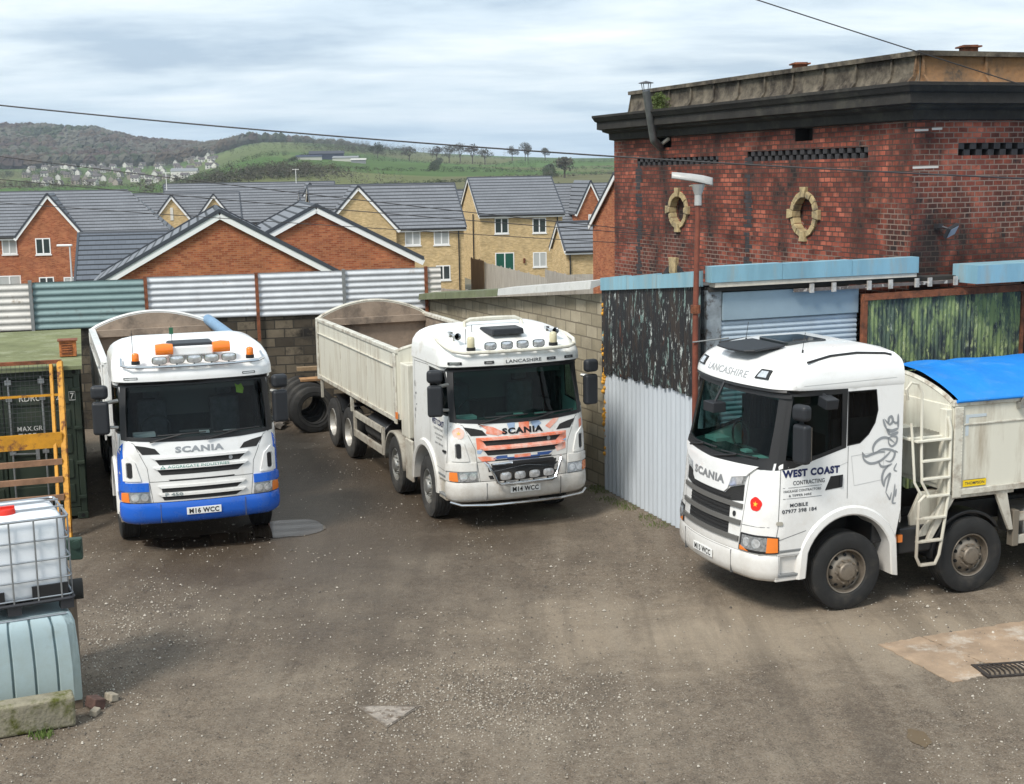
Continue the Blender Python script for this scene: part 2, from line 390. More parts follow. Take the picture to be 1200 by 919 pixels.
azs = [-1.2+2.4*i/150 for i in range(151)]
ds = [-60, -20, 5, 20, 33.5, 36, 39, 42, 46, 60, 90, 130, 180]+[200*1.045**k for k in range(1, 66)]
rows = []
for d in ds:
    for a in azs:
        if d < 60: x = a*260; y = d
        else: x = math.sin(a)*d if d > 300 else a*max(d, 260); y = math.cos(a)*d if d > 300 else d*(1-.3*smooth(60,300,d)*(1-math.cos(a)))
        mb.v.append(Vector((x, y, terrain(x, y))))
n = len(azs)
for i in range(len(ds)-1):
    for j in range(n-1): mb.f.append((i*n+j, i*n+j+1, (i+1)*n+j+1, (i+1)*n+j)); mb.m.append(1 if inwood(*mb.v[i*n+j][:2]) else 0)
# field material: patchwork of pasture divided by hedge lines
fm = bpy.data.materials.new('pasture'); fm.use_nodes = True; t = fm.node_tree; b = t.nodes['Principled BSDF']; b.inputs['Roughness'].default_value = 1; b.inputs['Specular IOR Level'].default_value = .1; L = t.links.new
tc = t.nodes.new('ShaderNodeTexCoord'); mp = t.nodes.new('ShaderNodeMapping'); mp.inputs['Scale'].default_value = (.0075, .0042, 0); mp.inputs['Rotation'].default_value = (0, 0, .2); L(tc.outputs['Object'], mp.inputs[0])
vo = t.nodes.new('ShaderNodeTexVoronoi'); vo.inputs['Scale'].default_value = 1; L(mp.outputs[0], vo.inputs[0])
cr = t.nodes.new('ShaderNodeValToRGB'); el = cr.color_ramp.elements; el[0].color = (.060, .095, .030, 1); el[1].color = (.115, .15, .05, 1)
for p, c in ((.3, (.075, .135, .035, 1)), (.5, (.125, .125, .06, 1)), (.7, (.062, .12, .028, 1)), (.85, (.12, .115, .06, 1))): q = el.new(p); q.color = c
sp = t.nodes.new('ShaderNodeSeparateColor'); L(vo.outputs['Color'], sp.inputs[0]); L(sp.outputs[0], cr.inputs[0])
nz = t.nodes.new('ShaderNodeTexNoise'); nz.inputs['Scale'].default_value = .02; nz.inputs['Detail'].default_value = 8; L(tc.outputs['Object'], nz.inputs[0])
mr = t.nodes.new('ShaderNodeMapRange'); mr.inputs[3].default_value = .6; mr.inputs[4].default_value = 1.4; L(nz.outputs[0], mr.inputs[0])
sc = t.nodes.new('ShaderNodeVectorMath'); sc.operation = 'SCALE'; L(cr.outputs[0], sc.inputs[0]); L(mr.outputs[0], sc.inputs['Scale']); L(sc.outputs[0], b.inputs['Base Color'])
tag(mb.build('terrain', [fm, mat('wood_floor', (.055,.046,.038), 1, spec=.05, var=.3, vs=.02)], smooth=True, recalc=False), kind='structure')

# ---- the yard: worn tarmac under gravel and mud
gm = bpy.data.materials.new('yard_surface'); gm.use_nodes = True; t = gm.node_tree; b = t.nodes['Principled BSDF']; L = t.links.new
tc = t.nodes.new('ShaderNodeTexCoord').outputs['Object']
def nz(s, det=8, ro=.6, dist=0, vec=None):
    n = t.nodes.new('ShaderNodeTexNoise'); n.inputs['Scale'].default_value = s; n.inputs['Detail'].default_value = det; n.inputs['Roughness'].default_value = ro; n.inputs['Distortion'].default_value = dist; L(vec or tc, n.inputs[0]); return n.outputs[0]
def rng(src, a, b_, c=0, d=1):
    r = t.nodes.new('ShaderNodeMapRange'); r.inputs[1].default_value = a; r.inputs[2].default_value = b_; r.inputs[3].default_value = c; r.inputs[4].default_value = d; L(src, r.inputs[0]); return r.outputs[0]
def mixc(f, a, b_, bt='MIX'):
    m = t.nodes.new('ShaderNodeMixRGB'); m.blend_type = bt
    for i, q in ((0, f), (1, a), (2, b_)):
        if isinstance(q, tuple): m.inputs[i].default_value = (*q, 1)
        elif isinstance(q, float): m.inputs[i].default_value = q
        else: L(q, m.inputs[i])
    return m.outputs[0]
big = nz(.22, 5, .6, .4); med = nz(1.1, 9, .7, .3); fine = nz(9, 8, .75); grit = nz(60, 3, .7)
col = mixc(rng(big, .38, .62), (.132, .097, .067), (.212, .168, .123))
col = mixc(rng(med, .42, .66), col, (.104, .076, .053))
col = mixc(rng(nz(3.2, 9, .8, .4), .50, .66, 0, .55), col, (.045, .036, .028))
col = mixc(rng(fine, .48, .78), col, (.262, .215, .160))
# pale dust round the vehicles on the right
col = mixc(rng(nz(.35, 6, .65, .6), .54, .68, 0, .65), col, (.26, .215, .16))
vor = t.nodes.new('ShaderNodeTexVoronoi'); vor.inputs['Scale'].default_value = 26; L(tc, vor.inputs[0])
stone = rng(vor.outputs['Distance'], .12, .2, 1, 0)
spx = t.nodes.new('ShaderNodeSeparateColor'); L(vor.outputs['Color'], spx.inputs[0])
pick = rng(spx.outputs[0], .74, .76)
mu = t.nodes.new('ShaderNodeMath'); mu.operation = 'MULTIPLY'; L(stone, mu.inputs[0]); L(pick, mu.inputs[1])
dens = rng(nz(.5, 5, .6), .42, .6, .15, 1); mu2 = t.nodes.new('ShaderNodeMath'); mu2.operation = 'MULTIPLY'; L(mu.outputs[0], mu2.inputs[0]); L(dens, mu2.inputs[1])
stc = mixc(spx.outputs[1], (.16, .135, .11), (.40, .36, .31)); col = mixc(mu2.outputs[0], col, stc)
vr2 = t.nodes.new('ShaderNodeTexVoronoi'); vr2.inputs['Scale'].default_value = 70; L(tc, vr2.inputs[0]); s2 = t.nodes.new('ShaderNodeSeparateColor'); L(vr2.outputs['Color'], s2.inputs[0])
col = mixc(rng(s2.outputs[0], .1, .9, 0, .62), col, mixc(s2.outputs[1], (.025, .019, .014), (.29, .25, .20)))
pl_ = t.nodes.new('ShaderNodeVectorMath'); pl_.operation = 'DISTANCE'; mpp = t.nodes.new('ShaderNodeMapping'); mpp.inputs['Scale'].default_value = (.42, 1, 1); L(tc, mpp.inputs[0]); L(mpp.outputs[0], pl_.inputs[0]); pl_.inputs[1].default_value = (1.35, 16.2, 0)
pd = t.nodes.new('ShaderNodeMath'); pd.operation = 'MULTIPLY_ADD'; L(nz(.9, 8, .7, .6), pd.inputs[0]); pd.inputs[1].default_value = -4.2; L(pl_.outputs['Value'], pd.inputs[2])
col = mixc(rng(pd.outputs[0], -1.7, -.1, .6, 0), col, (.34, .275, .20))
mpr = t.nodes.new('ShaderNodeMapping'); mpr.inputs['Scale'].default_value = (1.7, .16, 1); mpr.inputs['Rotation'].default_value = (0, 0, R(-24)); L(tc, mpr.inputs[0])
rut = nz(1.0, 7, .65, .5, vec=mpr.outputs[0]); col = mixc(rng(rut, .50, .64, 0, .38), col, (.070, .055, .042)); col = mixc(rng(rut, .47, .36, 0, .25), col, (.26, .22, .17))
# damp ground where the lorries drip and the puddles drain
wet = t.nodes.new('ShaderNodeVectorMath'); wet.operation = 'DISTANCE'; mpw = t.nodes.new('ShaderNodeMapping'); mpw.inputs['Scale'].default_value = (1, .5, 1); L(tc, mpw.inputs[0]); L(mpw.outputs[0], wet.inputs[0]); wet.inputs[1].default_value = (-3.2, 11.9, 0)
wd = t.nodes.new('ShaderNodeMath'); wd.operation = 'MULTIPLY_ADD'; L(nz(.6, 6, .6, .5), wd.inputs[0]); wd.inputs[1].default_value = -5; L(wet.outputs['Value'], wd.inputs[2])
wf = rng(wd.outputs[0], -.2, 2.6, 1, 0)
col = mixc(wf, col, mixc(.62, col, (.045, .031, .020), 'MIX'))
L(col, b.inputs['Base Color'])
L(rng(wf, 0, 1, .92, .42), b.inputs['Roughness']); b.inputs['Specular IOR Level'].default_value = .35
hh = t.nodes.new('ShaderNodeMath'); hh.operation = 'MULTIPLY_ADD'; L(fine, hh.inputs[0]); hh.inputs[1].default_value = 1.2; L(mu2.outputs[0], hh.inputs[2])
h2 = t.nodes.new('ShaderNodeMath'); h2.operation = 'MULTIPLY_ADD'; L(grit, h2.inputs[0]); h2.inputs[1].default_value = .6; L(hh.outputs[0], h2.inputs[2])
bn = t.nodes.new('ShaderNodeBump'); bn.inputs['Strength'].default_value = .75; bn.inputs['Distance'].default_value = .02; L(h2.outputs[0], bn.inputs['Height']); L(bn.outputs[0], b.inputs['Normal'])
mb = MB()
def yz(x, y): return .004*noise.noise(Vector((x*.5, y*.5, 1)))
mb.grid(lambda u, v: (-26+52*u, -6+39*v, yz(-26+52*u, -6+39*v)-.006), 104, 78)
tag(mb.build('yard_ground', gm, smooth=True), kind='structure')

# ---- concrete apron with drain on the right
cm = mat('apron_concrete', (.30, .215, .145), .9, var=.3, vs=2.5, dirt=(.47, .42, .36), dirt_s=1.6, dirt_t=(.53, .66), bump=.4, bump_s=40)
mb = MB(); random.seed(3)
def ragged(poly, amp=.05, n=7):
    out = []
    for (a, b_) in zip(poly, poly[1:]+poly[:1]):
        for k in range(n):
            f = k/n; x = a[0]+(b_[0]-a[0])*f; y = a[1]+(b_[1]-a[1])*f
            out.append((x+random.uniform(-amp, amp), y+random.uniform(-amp, amp)))
    return out
for poly in ([(4.38,15.62),(4.95,15.86),(5.38,14.98),(5.25,14.55),(4.86,14.36)], [(4.97,15.87),(6.42,16.38),(8.3,16.9),(8.3,14.9),(5.9,14.75),(5.40,14.98)]):
    bm = fill2d(ragged(poly, .02, 16)); bm.normal_update(); mapped(mb, bm, lambda x, y: (x, y, 0), .003, .02)
tag(mb.build('concrete_apron', cm), kind='structure')
# pale repair patches in the yard
mb = MB()
for poly in ([(-1.72,13.95),(-1.08,13.93),(-1.36,13.42)],):
    bm = fill2d(ragged(poly, .015, 4)); bm.normal_update(); mapped(mb, bm, lambda x, y: (x, y, 0), .004, .02)
o = mb.build('manhole_cover', mat('manhole_concrete', (.27, .235, .20), .9, var=.45, vs=12, dirt=(.12,.09,.065), dirt_s=7, dirt_t=(.5,.6), bump=.5)); tag(o, 'triangular chipped pale cover set flush in the middle of the yard', 'cover')
fr = MB(); P3 = [(-1.74,13.97,.0),(-1.05,13.95,.0),(-1.36,13.38,.0)]
for a, b_ in zip(P3, P3[1:]+P3[:1]): fr.bar(a, b_, .014, .010)
mat('cast_iron', (.06, .05, .045), .6, .6, var=.3, vs=9); fr.build('rim', mat('rim_concrete', (.15,.125,.10), .9, var=.4, vs=12), o)
# drain
dr = empty('drain_grate', (5.62, 14.72, -.006), R(8), 'cast iron drain grate with curved slots sunk in the tan concrete apron', 'drain')
mb = MB(); mb.box((-.36,-.2,-.02),(-.31,.2,.022)); mb.box((.31,-.2,-.02),(.36,.2,.022)); mb.box((-.31,-.2,-.02),(.31,-.16,.02)); mb.box((-.31,.16,-.02),(.31,.2,.02)); mb.build('frame', MATS['cast_iron'], dr)
mb = MB(); mb.box((-.31,-.16,-.012),(.31,.16,-.006)); mb.build('sump', mat('black_hole', (.008,.008,.008), .9), dr)
for k in range(10):
    mb = MB(); x = -.27+.06*k; mb.tube([(x-.03, -.16, .01), (x+.01, -.05, .014), (x+.015, .05, .014), (x-.01, .16, .01)], .011, 6); mb.build('bar', MATS['cast_iron'], dr)
# puddles
pm = mat('puddle_water', (.045, .033, .024), .05, spec=.6)
wt = mat('puddle_water2', (.12, .085, .05), .28, spec=.5)
pm.node_tree.nodes['Principled BSDF'].inputs['IOR'].default_value = 1.4
def puddle(cx, cy, rx, ry, seed, rz=0, m=None):
    random.seed(seed); mb = MB(); pts = []
    for k in range(40):
        a = 2*math.pi*k/40; r = 1+.32*noise.noise(Vector((math.cos(a)*1.4+seed*3, math.sin(a)*1.4, seed)))+.1*noise.noise(Vector((math.cos(a)*4+seed, math.sin(a)*4, 2)))
        x, y = rx*r*math.cos(a), ry*r*math.sin(a); pts.append((cx+x*math.cos(rz)-y*math.sin(rz), cy+x*math.sin(rz)+y*math.cos(rz)))
    bm = fill2d(pts); bm.normal_update(); mapped(mb, bm, lambda x, y: (x, y, 0), .002, 0)
    tag(mb.build('puddle', m or pm, recalc=False), kind='structure')
puddle(-3.75, 21.55, .62, .55, 1, -.2); puddle(-4.9, 20.9, 1.0, .4, 2, .1)
puddle(4.05, 12.9, .10, .22, 5, 0, wt)


# loose stones
random.seed(11)
mb = MB()
for k in range(24000):
    y = 9+23*random.random()**1.7; x = random.uniform(-.42, .42)*y
    if k < 3500: y = random.gauss(14.1, .75); x = random.gauss(-.35, 1.0)
    elif k < 5500: y = random.gauss(15.5, 1.6); x = random.gauss(-5.0, .55)
    dn = noise.noise(Vector((x*.45, y*.45, 5)))+.35*noise.noise(Vector((x*2, y*2, 9)))
    if k >= 5500 and dn < random.uniform(-.35, .5): continue
    if x > 8: continue
    s = random.uniform(.0045, .0115)*(1.8 if random.random() < .04 else 1)*(1 if y < 16 else 1.2)
    p = Vector((x, y, s*.25)); a = random.random()*3
    q = [Vector((math.cos(a+i*1.57)*s*random.uniform(.7, 1.3), math.sin(a+i*1.57)*s*random.uniform(.7, 1.3), -.003)) for i in range(4)]
    tp = [v*.55+Vector((0, 0, s*random.uniform(.5, .9))) for v in q]
    mb.add([p+v for v in q+tp], [(4,5,6,7),(0,1,5,4),(1,2,6,5),(2,3,7,6),(3,0,4,7)], random.choice((0, 0, 1, 1, 2)))
tag(mb.build('loose_gravel', [mat('stone_pale', (.44,.40,.34), .9, var=.3, vs=5), mat('stone_mid', (.29,.25,.20), .9), mat('stone_dark', (.11,.095,.08), .9)], recalc=False), 'scattered pale gravel and stones lying over the yard surface', 'gravel', kind='stuff')

# ================================================================ FAR LANDSCAPE: wood, hedges, village
bark = mat('bare_twigs', (.085, .068, .06), 1, var=.3, vs=.05, spec=.1)
def crown(mb, x, y, z, r, h, n, mi=0, tri=.9, flat=.7):
    for k in range(n):
        u = random.uniform(-1, 1); th = random.uniform(0, 6.283); q = math.sqrt(1-u*u); rr = random.uniform(.45, 1)**.6
        c = Vector((x+r*q*math.cos(th)*rr, y+r*q*math.sin(th)*rr, z+h*.5+h*.5*u*rr))
        s = tri*random.uniform(.5, 1)
        v = [Vector((random.uniform(-1, 1), random.uniform(-1, 1), random.uniform(-flat, flat)))*s for _ in range(3)]
        mb.add([c+q_ for q_ in v], [(0, 1, 2)], mi)
def blob(mb, x, y, z, r, h, mi):
    o = len(mb.v); ph = random.random()*6
    for i, (fr, fz) in enumerate(((.55, .0), (.95, .30), (1.0, .55), (.72, .84))):
        for j in range(7):
            a = 6.283*(j+.5*(i % 2))/7+ph; q = r*fr*random.uniform(.78, 1.2); mb.v.append(Vector((x+q*math.cos(a), y+q*math.sin(a), z+h*fz*random.uniform(.9, 1.1)-.5)))
    mb.v.append(Vector((x, y, z+h)))
    for i in range(3):
        for j in range(7): a = o+i*7+j; b_ = o+i*7+(j+1) % 7; mb.f += [(a, b_, b_+7), (a, b_+7, a+7)]; mb.m += [mi, mi]
    for j in range(7): mb.f.append((o+21+j, o+21+(j+1) % 7, o+28)); mb.m.append(mi)
    crown(mb, x, y, z+h*.25, r*1.08, h*.85, 16, mi, 1.3)
random.seed(21)
wm = [mat('wood_brown', (.078,.062,.046), 1, spec=.05, var=.35, vs=.02), mat('wood_grey', (.098,.095,.075), 1, spec=.05, var=.35, vs=.02), mat('wood_green', (.050,.063,.036), 1, spec=.05, var=.3, vs=.02), mat('wood_purple', (.075,.054,.046), 1, spec=.05, var=.3, vs=.02)]
mb = MB(); cnt = 0
while cnt < 4300:
    d = random.uniform(1480, 2560); az = random.uniform(-.47, -.075)
    x, y = math.sin(math.atan(az))*d, math.cos(math.atan(az))*d
    lo = 1600+ (0 if az < -.24 else 2400*(az+.24)) if az < -.2 else 1600; 
    if d < lo: continue
    if az > -.2 and d < 1820+(az+.2)*4500+random.uniform(-60, 60): continue
    pass
    cnt += 1
    r = random.uniform(5, 9); z = terrain(x, y); nn = noise.noise(Vector((x*.008, y*.005, 1)))
    mi = 3 if nn > .22 else 0 if nn > .02 else 1 if nn > -.3 else 2
    if random.random() < .2: mi = random.randint(0, 3)
    blob(mb, x, y, z, r, random.uniform(10, 16), mi)
tag(mb.build('hillside_wood', wm, recalc=False), 'bare brown woodland covering the distant hill on the left', 'woodland', kind='stuff')
# hedgerows and copses across the fields
mb = MB()
def hedge(x0, y0, x1, y1, h, wd_=2.0, mi=1, dens=1.):
    L_ = math.hypot(x1-x0, y1-y0); k = int(L_/2.2*dens)
    for i in range(k):
        f = i/k; x = x0+(x1-x0)*f+random.uniform(-wd_, wd_); y = y0+(y1-y0)*f+random.uniform(-wd_, wd_)*2
        crown(mb, x, y, terrain(x, y)-.3, random.uniform(1.4, 2.4), h*random.uniform(.5, 1.0), 44, mi if random.random() < .7 else random.choice((1, 2)), .5)
def pol(px, d):  # azimuth given as tan -> ground x, y at range d
    a = math.atan(px); return math.sin(a)*d, math.cos(a)*d
for (a0, d0, a1, d1, h, mi) in ((-.36,640,-.17,700,4,1),(-.26,560,-.10,640,5,0),(-.17,520,-.08,480,7,1),(-.10,470,.0,560,2,2),(-.13,700,.03,760,2.6,2),(-.02,560,.09,700,3,1),(-.12,950,.02,1010,4,2),(-.15,1150,-.06,1250,8,1),(-.05,820,.09,900,3,2),(0,1200,.09,1300,4,2),(-.1,1500,.0,1560,6,2),(-.16,820,-.13,1200,3,2),(.03,600,.03,1000,3,2),(-.055,760,-.05,1300,3,2),(-.25,800,-.16,1000,5,2),(-.42,800,-.2,860,5,0),(-.2,1290,-.1,1340,7,2),(.0,420,.09,400,3,1)):
    x0, y0 = pol(a0, d0); x1, y1 = pol(a1, d1); hedge(x0, y0, x1, y1, h, 2.2, mi)
for (a, d, rx, n_, h, mi) in ((-.222,540,26,60,8,1),(-.178,560,34,80,8,1),(-.155,600,25,50,7,0),(-.345,1350,60,90,9,2),(-.30,1260,40,40,8,1),(-.12,1330,45,70,12,1),(-.10,1360,50,60,12,2),(-.26,1500,110,120,12,1),(-.16,1600,150,150,13,2),(-.36,900,60,60,7,0),(-.075,1900,120,100,13,1)):
    cx, cy = pol(a, d)
    for k in range(n_):
        x = cx+random.gauss(0, rx*.5); y = cy+random.gauss(0, rx*.5); r_ = random.uniform(2.0, 4.2); h_ = h*random.uniform(.55, 1.0); crown(mb, x, y, terrain(x, y)-.5, r_, h_, 150, mi if random.random() < .75 else random.choice((1, 2)), .42); crown(mb, x, y, terrain(x, y)-.3, r_*.6, h_*.75, 16, mi, 1.0)
tag(mb.build('hedgerows', wm, recalc=False), 'hedgerows and thickets dividing the green fields', 'hedge', kind='stuff')

def tree(px, d, h, r, label, mi, trunk_r=.4, n=420, leaf=.45, group=None, zoff=0, lobes=9):
    x, y = pol(px, d); z = terrain(x, y)+zoff
    o = empty('tree', (x, y, z), 0, label, 'tree', group)
    mb = MB(); th = h*.42
    mb.tube([(0,0,-.5),(.1,0,th*.5),(0,.1,th)], [trunk_r, trunk_r*.75, trunk_r*.5], 7)
    br = []
    for k in range(lobes):
        a = 6.283*k/lobes+random.uniform(-.4, .4); el = random.uniform(.3, 1.3); L_ = random.uniform(.5, .85)*r
        e_ = Vector((math.cos(a)*math.cos(el)*L_, math.sin(a)*math.cos(el)*L_, th*.8+math.sin(el)*(h-th)*.75)); br.append(e_)
        mb.tube([(0, 0, th*random.uniform(.55, .95)), e_*.5+Vector((0,0,th*.4)), e_], [trunk_r*.4, trunk_r*.22, trunk_r*.08], 5)
        for q in range(3):
            e2 = e_+Vector((random.uniform(-1,1), random.uniform(-1,1), random.uniform(.1,1)))*r*.35
            mb.tube([e_*.7+Vector((0,0,th*.25)), e2], [trunk_r*.14, trunk_r*.05], 4)
    mb.build('trunk', bark, o)
    mb = MB()
    for e_ in br+[Vector((0, 0, h*.8))]: crown(mb, e_.x, e_.y, e_.z-h*.14, r*random.uniform(.3, .5), h*.32, n//len(br), 0, leaf, 1)
    mb.build('crown', wm[mi], o, recalc=False)
    return o
random.seed(5)
g = 'bare trees along the skyline fields'
for (px, d, h, r, lab, mi) in ((-.043,1150,16,9,'broad bare tree at the left end of the skyline clump beyond the yellow houses',1),(-.035,1180,18,10,'tall bare tree in the middle of the skyline clump beyond the yellow houses',1),(-.026,1160,17,9,'rounded bare tree in the skyline clump beyond the yellow houses',0),(-.017,1140,14,8,'short bare tree at the right edge of the skyline clump',1),(.003,1300,15,6,'narrow bare tree alone on the skyline right of the clump',1),(.0125,1300,19,8,'tall spreading bare tree alone on the skyline above the yellow house',1),(.0145,1320,15,5,'slim bare tree close behind the tall spreading skyline tree',0),(.027,1350,13,6,'small bare tree furthest right on the skyline',1),
    (.041,600,9.5,5.5,'olive bare tree in the green field above the low garage roof',1),(-.052,1200,14,8,'bare tree on the ridge above the sloping fields left of the clump',0),(-.072,1150,13,8,'bare hedgerow tree on the ridge near the farm',1),(-.095,1180,14,8,'bare field tree over the farm buildings',2)):
    tree(px, d, h, r, lab, mi, .5, 500, 1.0, g)
tree(-.392, 120, 8.3, 2.6, 'green evergreen tree top at the left edge above the grey roofs', 2, .2, 1600, .16, None)

# village
vw = mat('render_white', (.62,.60,.56), .9); vr = mat('village_roof', (.10,.09,.09), .9); vb = mat('render_stone', (.30,.26,.22), .9)
def vhouse(wm_):
    o = empty('village_house')
    mb = MB(); mb.box((-5,-3.5,-1),(5,3.5,4.6)); mb.add([(-5,-3.5,4.6),(-5,3.5,4.6),(-5,0,7.6),(5,-3.5,4.6),(5,3.5,4.6),(5,0,7.6)], [(0,1,2),(3,5,4)]); mb.build('wall', wm_, o)
    mb = MB(); mb.add([(-5.3,-3.9,4.4),(5.3,-3.9,4.4),(5.3,0,7.9),(-5.3,0,7.9),(-5.3,3.9,4.4),(5.3,3.9,4.4)], [(0,1,2,3),(3,2,5,4)])
    r_ = mb.build('roof', vr, o); mb = MB(); mb.box((-3.6,-.4,6.8),(-2.8,.4,8.9)); mb.build('chimney', vb, r_)
    mb = MB()
    for x in (-3, 1.2): mb.box((x,-3.56,1),(x+1.6,-3.5,2.3)); mb.box((x,-3.56,3.1),(x+1.6,-3.5,4.2))
    mb.build('window', mat('far_pane', (.05,.06,.07), .2), o)
    return o
random.seed(31)
pr = [vhouse(vw), vhouse(vb)]
spots = []
while len(spots) < 120:
    az = random.uniform(-.352, -.212); d = random.uniform(1130, 1640)
    if abs(az+.28) > .055 and random.random() < .4: continue
    x, y = pol(az, d)
    if all(math.hypot(x-a, y-b_) > 13 for a, b_, *_ in spots): spots.append((x, y, az, d))
spots.sort(key=lambda s_: s_[2])
for i, (x, y, az, d) in enumerate(spots):
    k = 0 if random.random() < .72 else 1; src = pr[k]
    o = src if (k == 0 and not src.get('used')) or (k == 1 and not src.get('used')) else None
    if o is None: o = copy_tree(src)
    else: src['used'] = 1
    gable = random.random() < .45
    o.location = (x, y, terrain(x, y)); o.rotation_euler.z = random.uniform(-.3, .3)+(1.57 if gable else 0); sc_ = random.uniform(.50, .70); o.scale = (sc_, sc_, sc_*random.uniform(.9, 1.1))
    o['label'] = ('small %s house in the distant village below the wooded hill' % ('white' if k == 0 else 'stone coloured')); o['category'] = 'house'; o['group'] = 'distant village houses with %s walls' % ('white' if k == 0 else 'stone')
for s_ in pr:
    if 'used' in s_: del s_['used']
for o in C.objects:
    if 'used' in o: del o['used']
# the farm on the right and the white building at the village edge
def shed_far(px, d, L_, W_, H_, rz, name, lab, wmat, rmat):
    x, y = pol(px, d); o = empty(name, (x, y, terrain(x, y)-.5), rz, lab, 'farm building')
    mb = MB(); mb.box((-L_/2,-W_/2,0),(L_/2,W_/2,H_)); mb.add([(-L_/2,-W_/2,H_),(-L_/2,W_/2,H_),(-L_/2,0,H_*1.4),(L_/2,-W_/2,H_),(L_/2,W_/2,H_),(L_/2,0,H_*1.4)], [(0,1,2),(3,5,4)]); mb.build('wall', wmat, o)
    mb = MB(); mb.add([(-L_/2-.4,-W_/2-.4,H_-.1),(L_/2+.4,-W_/2-.4,H_-.1),(L_/2+.4,0,H_*1.43),(-L_/2-.4,0,H_*1.43),(-L_/2-.4,W_/2+.4,H_-.1),(L_/2+.4,W_/2+.4,H_-.1)], [(0,1,2,3),(3,2,5,4)]); mb.build('roof', rmat, o)
navy = mat('farm_navy', (.03,.04,.07), .7); pale = mat('farm_pale', (.42,.42,.38), .8); grey = mat('farm_grey', (.20,.21,.22), .8)
shed_far(-.132, 900, 22, 9, 4.2, .1, 'barn', 'dark navy barn in the farmyard across the fields', navy, mat('farm_navy_roof', (.05,.055,.07), .8))
shed_far(-.118, 880, 16, 8, 2.6, -.1, 'barn', 'long pale low barn beside the navy barn', pale, grey)
shed_far(-.109, 860, 9, 6, 2.4, .05, 'barn', 'pale grey open shed nearest in the farm group', grey, pale)
shed_far(-.145, 880, 16, 6, 2.4, .1, 'barn', 'cream low shed at the left of the farm group', pale, navy)
shed_far(-.236, 1190, 22, 10, 5.5, .05, 'village_hall', 'large white building at the right edge of the distant village', vw, grey)

# ================================================================ THE NEW ESTATE
TH = R(13); U = Vector((math.cos(TH), math.sin(TH), 0)); V = Vector((-math.sin(TH), math.cos(TH), 0))
GZ = -3.05
red = brick('estate_red_brick', (.27,.072,.032), (.42,.150,.066), (.32,.18,.11), soot=(.13,.035,.022), soot_s=2.2, soot_t=(.56,.66), ssc=(1,4,1), bump=.3, vari=.3, ms=.008)
yel = brick('estate_buff_brick', (.44,.31,.145), (.60,.44,.23), (.50,.40,.26), soot=(.26,.16,.07), soot_s=2.0, soot_t=(.56,.66), ssc=(1,4,1), bump=.3, vari=.25, ms=.008)
def tilemat(name, col, row):
    if name in MATS: return MATS[name]
    m = bpy.data.materials.new(name); MATS[name] = m; m.use_nodes = True; t = m.node_tree; b = t.nodes['Principled BSDF']; L = t.links.new
    b.inputs['Roughness'].default_value = .62; b.inputs['Specular IOR Level'].default_value = .4
    uv = t.nodes.new('ShaderNodeUVMap'); uv.uv_map = 'UVMap'
    bt = t.nodes.new('ShaderNodeTexBrick'); bt.inputs['Scale'].default_value = 1; bt.inputs['Brick Width'].default_value = .33; bt.inputs['Row Height'].default_value = row; bt.inputs['Mortar Size'].default_value = .012
    bt.inputs['Color1'].default_value = (*[c*.95 for c in col], 1); bt.inputs['Color2'].default_value = (*[c*1.06 for c in col], 1); bt.inputs['Mortar'].default_value = (*[c*.8 for c in col], 1); L(uv.outputs[0], bt.inputs[0])
    sx = t.nodes.new('ShaderNodeSeparateXYZ'); L(uv.outputs[0], sx.inputs[0])
    md = t.nodes.new('ShaderNodeMath'); md.operation = 'DIVIDE'; L(sx.outputs[1], md.inputs[0]); md.inputs[1].default_value = row
    fr_ = t.nodes.new('ShaderNodeMath'); fr_.operation = 'FRACT'; L(md.outputs[0], fr_.inputs[0])
    ln = t.nodes.new('ShaderNodeMapRange'); ln.inputs[1].default_value = .20; ln.inputs[2].default_value = .32; ln.inputs[3].default_value = 1; ln.inputs[4].default_value = 0; L(fr_.outputs[0], ln.inputs[0])
    nzz = t.nodes.new('ShaderNodeTexNoise'); nzz.inputs['Scale'].default_value = .5; nzz.inputs['Detail'].default_value = 6; L(uv.outputs[0], nzz.inputs[0])
    mrr = t.nodes.new('ShaderNodeMapRange'); mrr.inputs[3].default_value = .8; mrr.inputs[4].default_value = 1.2; L(nzz.outputs[0], mrr.inputs[0])
    sc = t.nodes.new('ShaderNodeVectorMath'); sc.operation = 'SCALE'; L(bt.outputs[0], sc.inputs[0]); L(mrr.outputs[0], sc.inputs['Scale'])
    mx = t.nodes.new('ShaderNodeMixRGB'); L(ln.outputs[0], mx.inputs[0]); L(sc.outputs[0], mx.inputs[1]); mx.inputs[2].default_value = (*[c*.10 for c in col], 1); L(mx.outputs[0], b.inputs['Base Color'])
    bn = t.nodes.new('ShaderNodeBump'); bn.inputs['Strength'].default_value = .6; bn.inputs['Distance'].default_value = .03; bn.invert = False; L(fr_.outputs[0], bn.inputs['Height']); L(bn.outputs[0], b.inputs['Normal'])
    return m
tile = tilemat('concrete_roof_tile', (.17,.18,.20), .40); tile2 = tilemat('slate_blue_roof_tile', (.105,.12,.145), .42)
white = mat('white_upvc', (.80,.80,.79), .35); vergem = mat('verge_dark', (.045,.052,.065), .6); blackp = mat('black_gutter', (.012,.012,.014), .4)
pane = mat('house_pane', (.035,.045,.05), .08, spec=.8); blind = mat('house_blind', (.42,.43,.42), .6); greend = mat('green_door', (.01,.085,.06), .3); sillm = mat('sill_stone', (.62,.60,.55), .8)

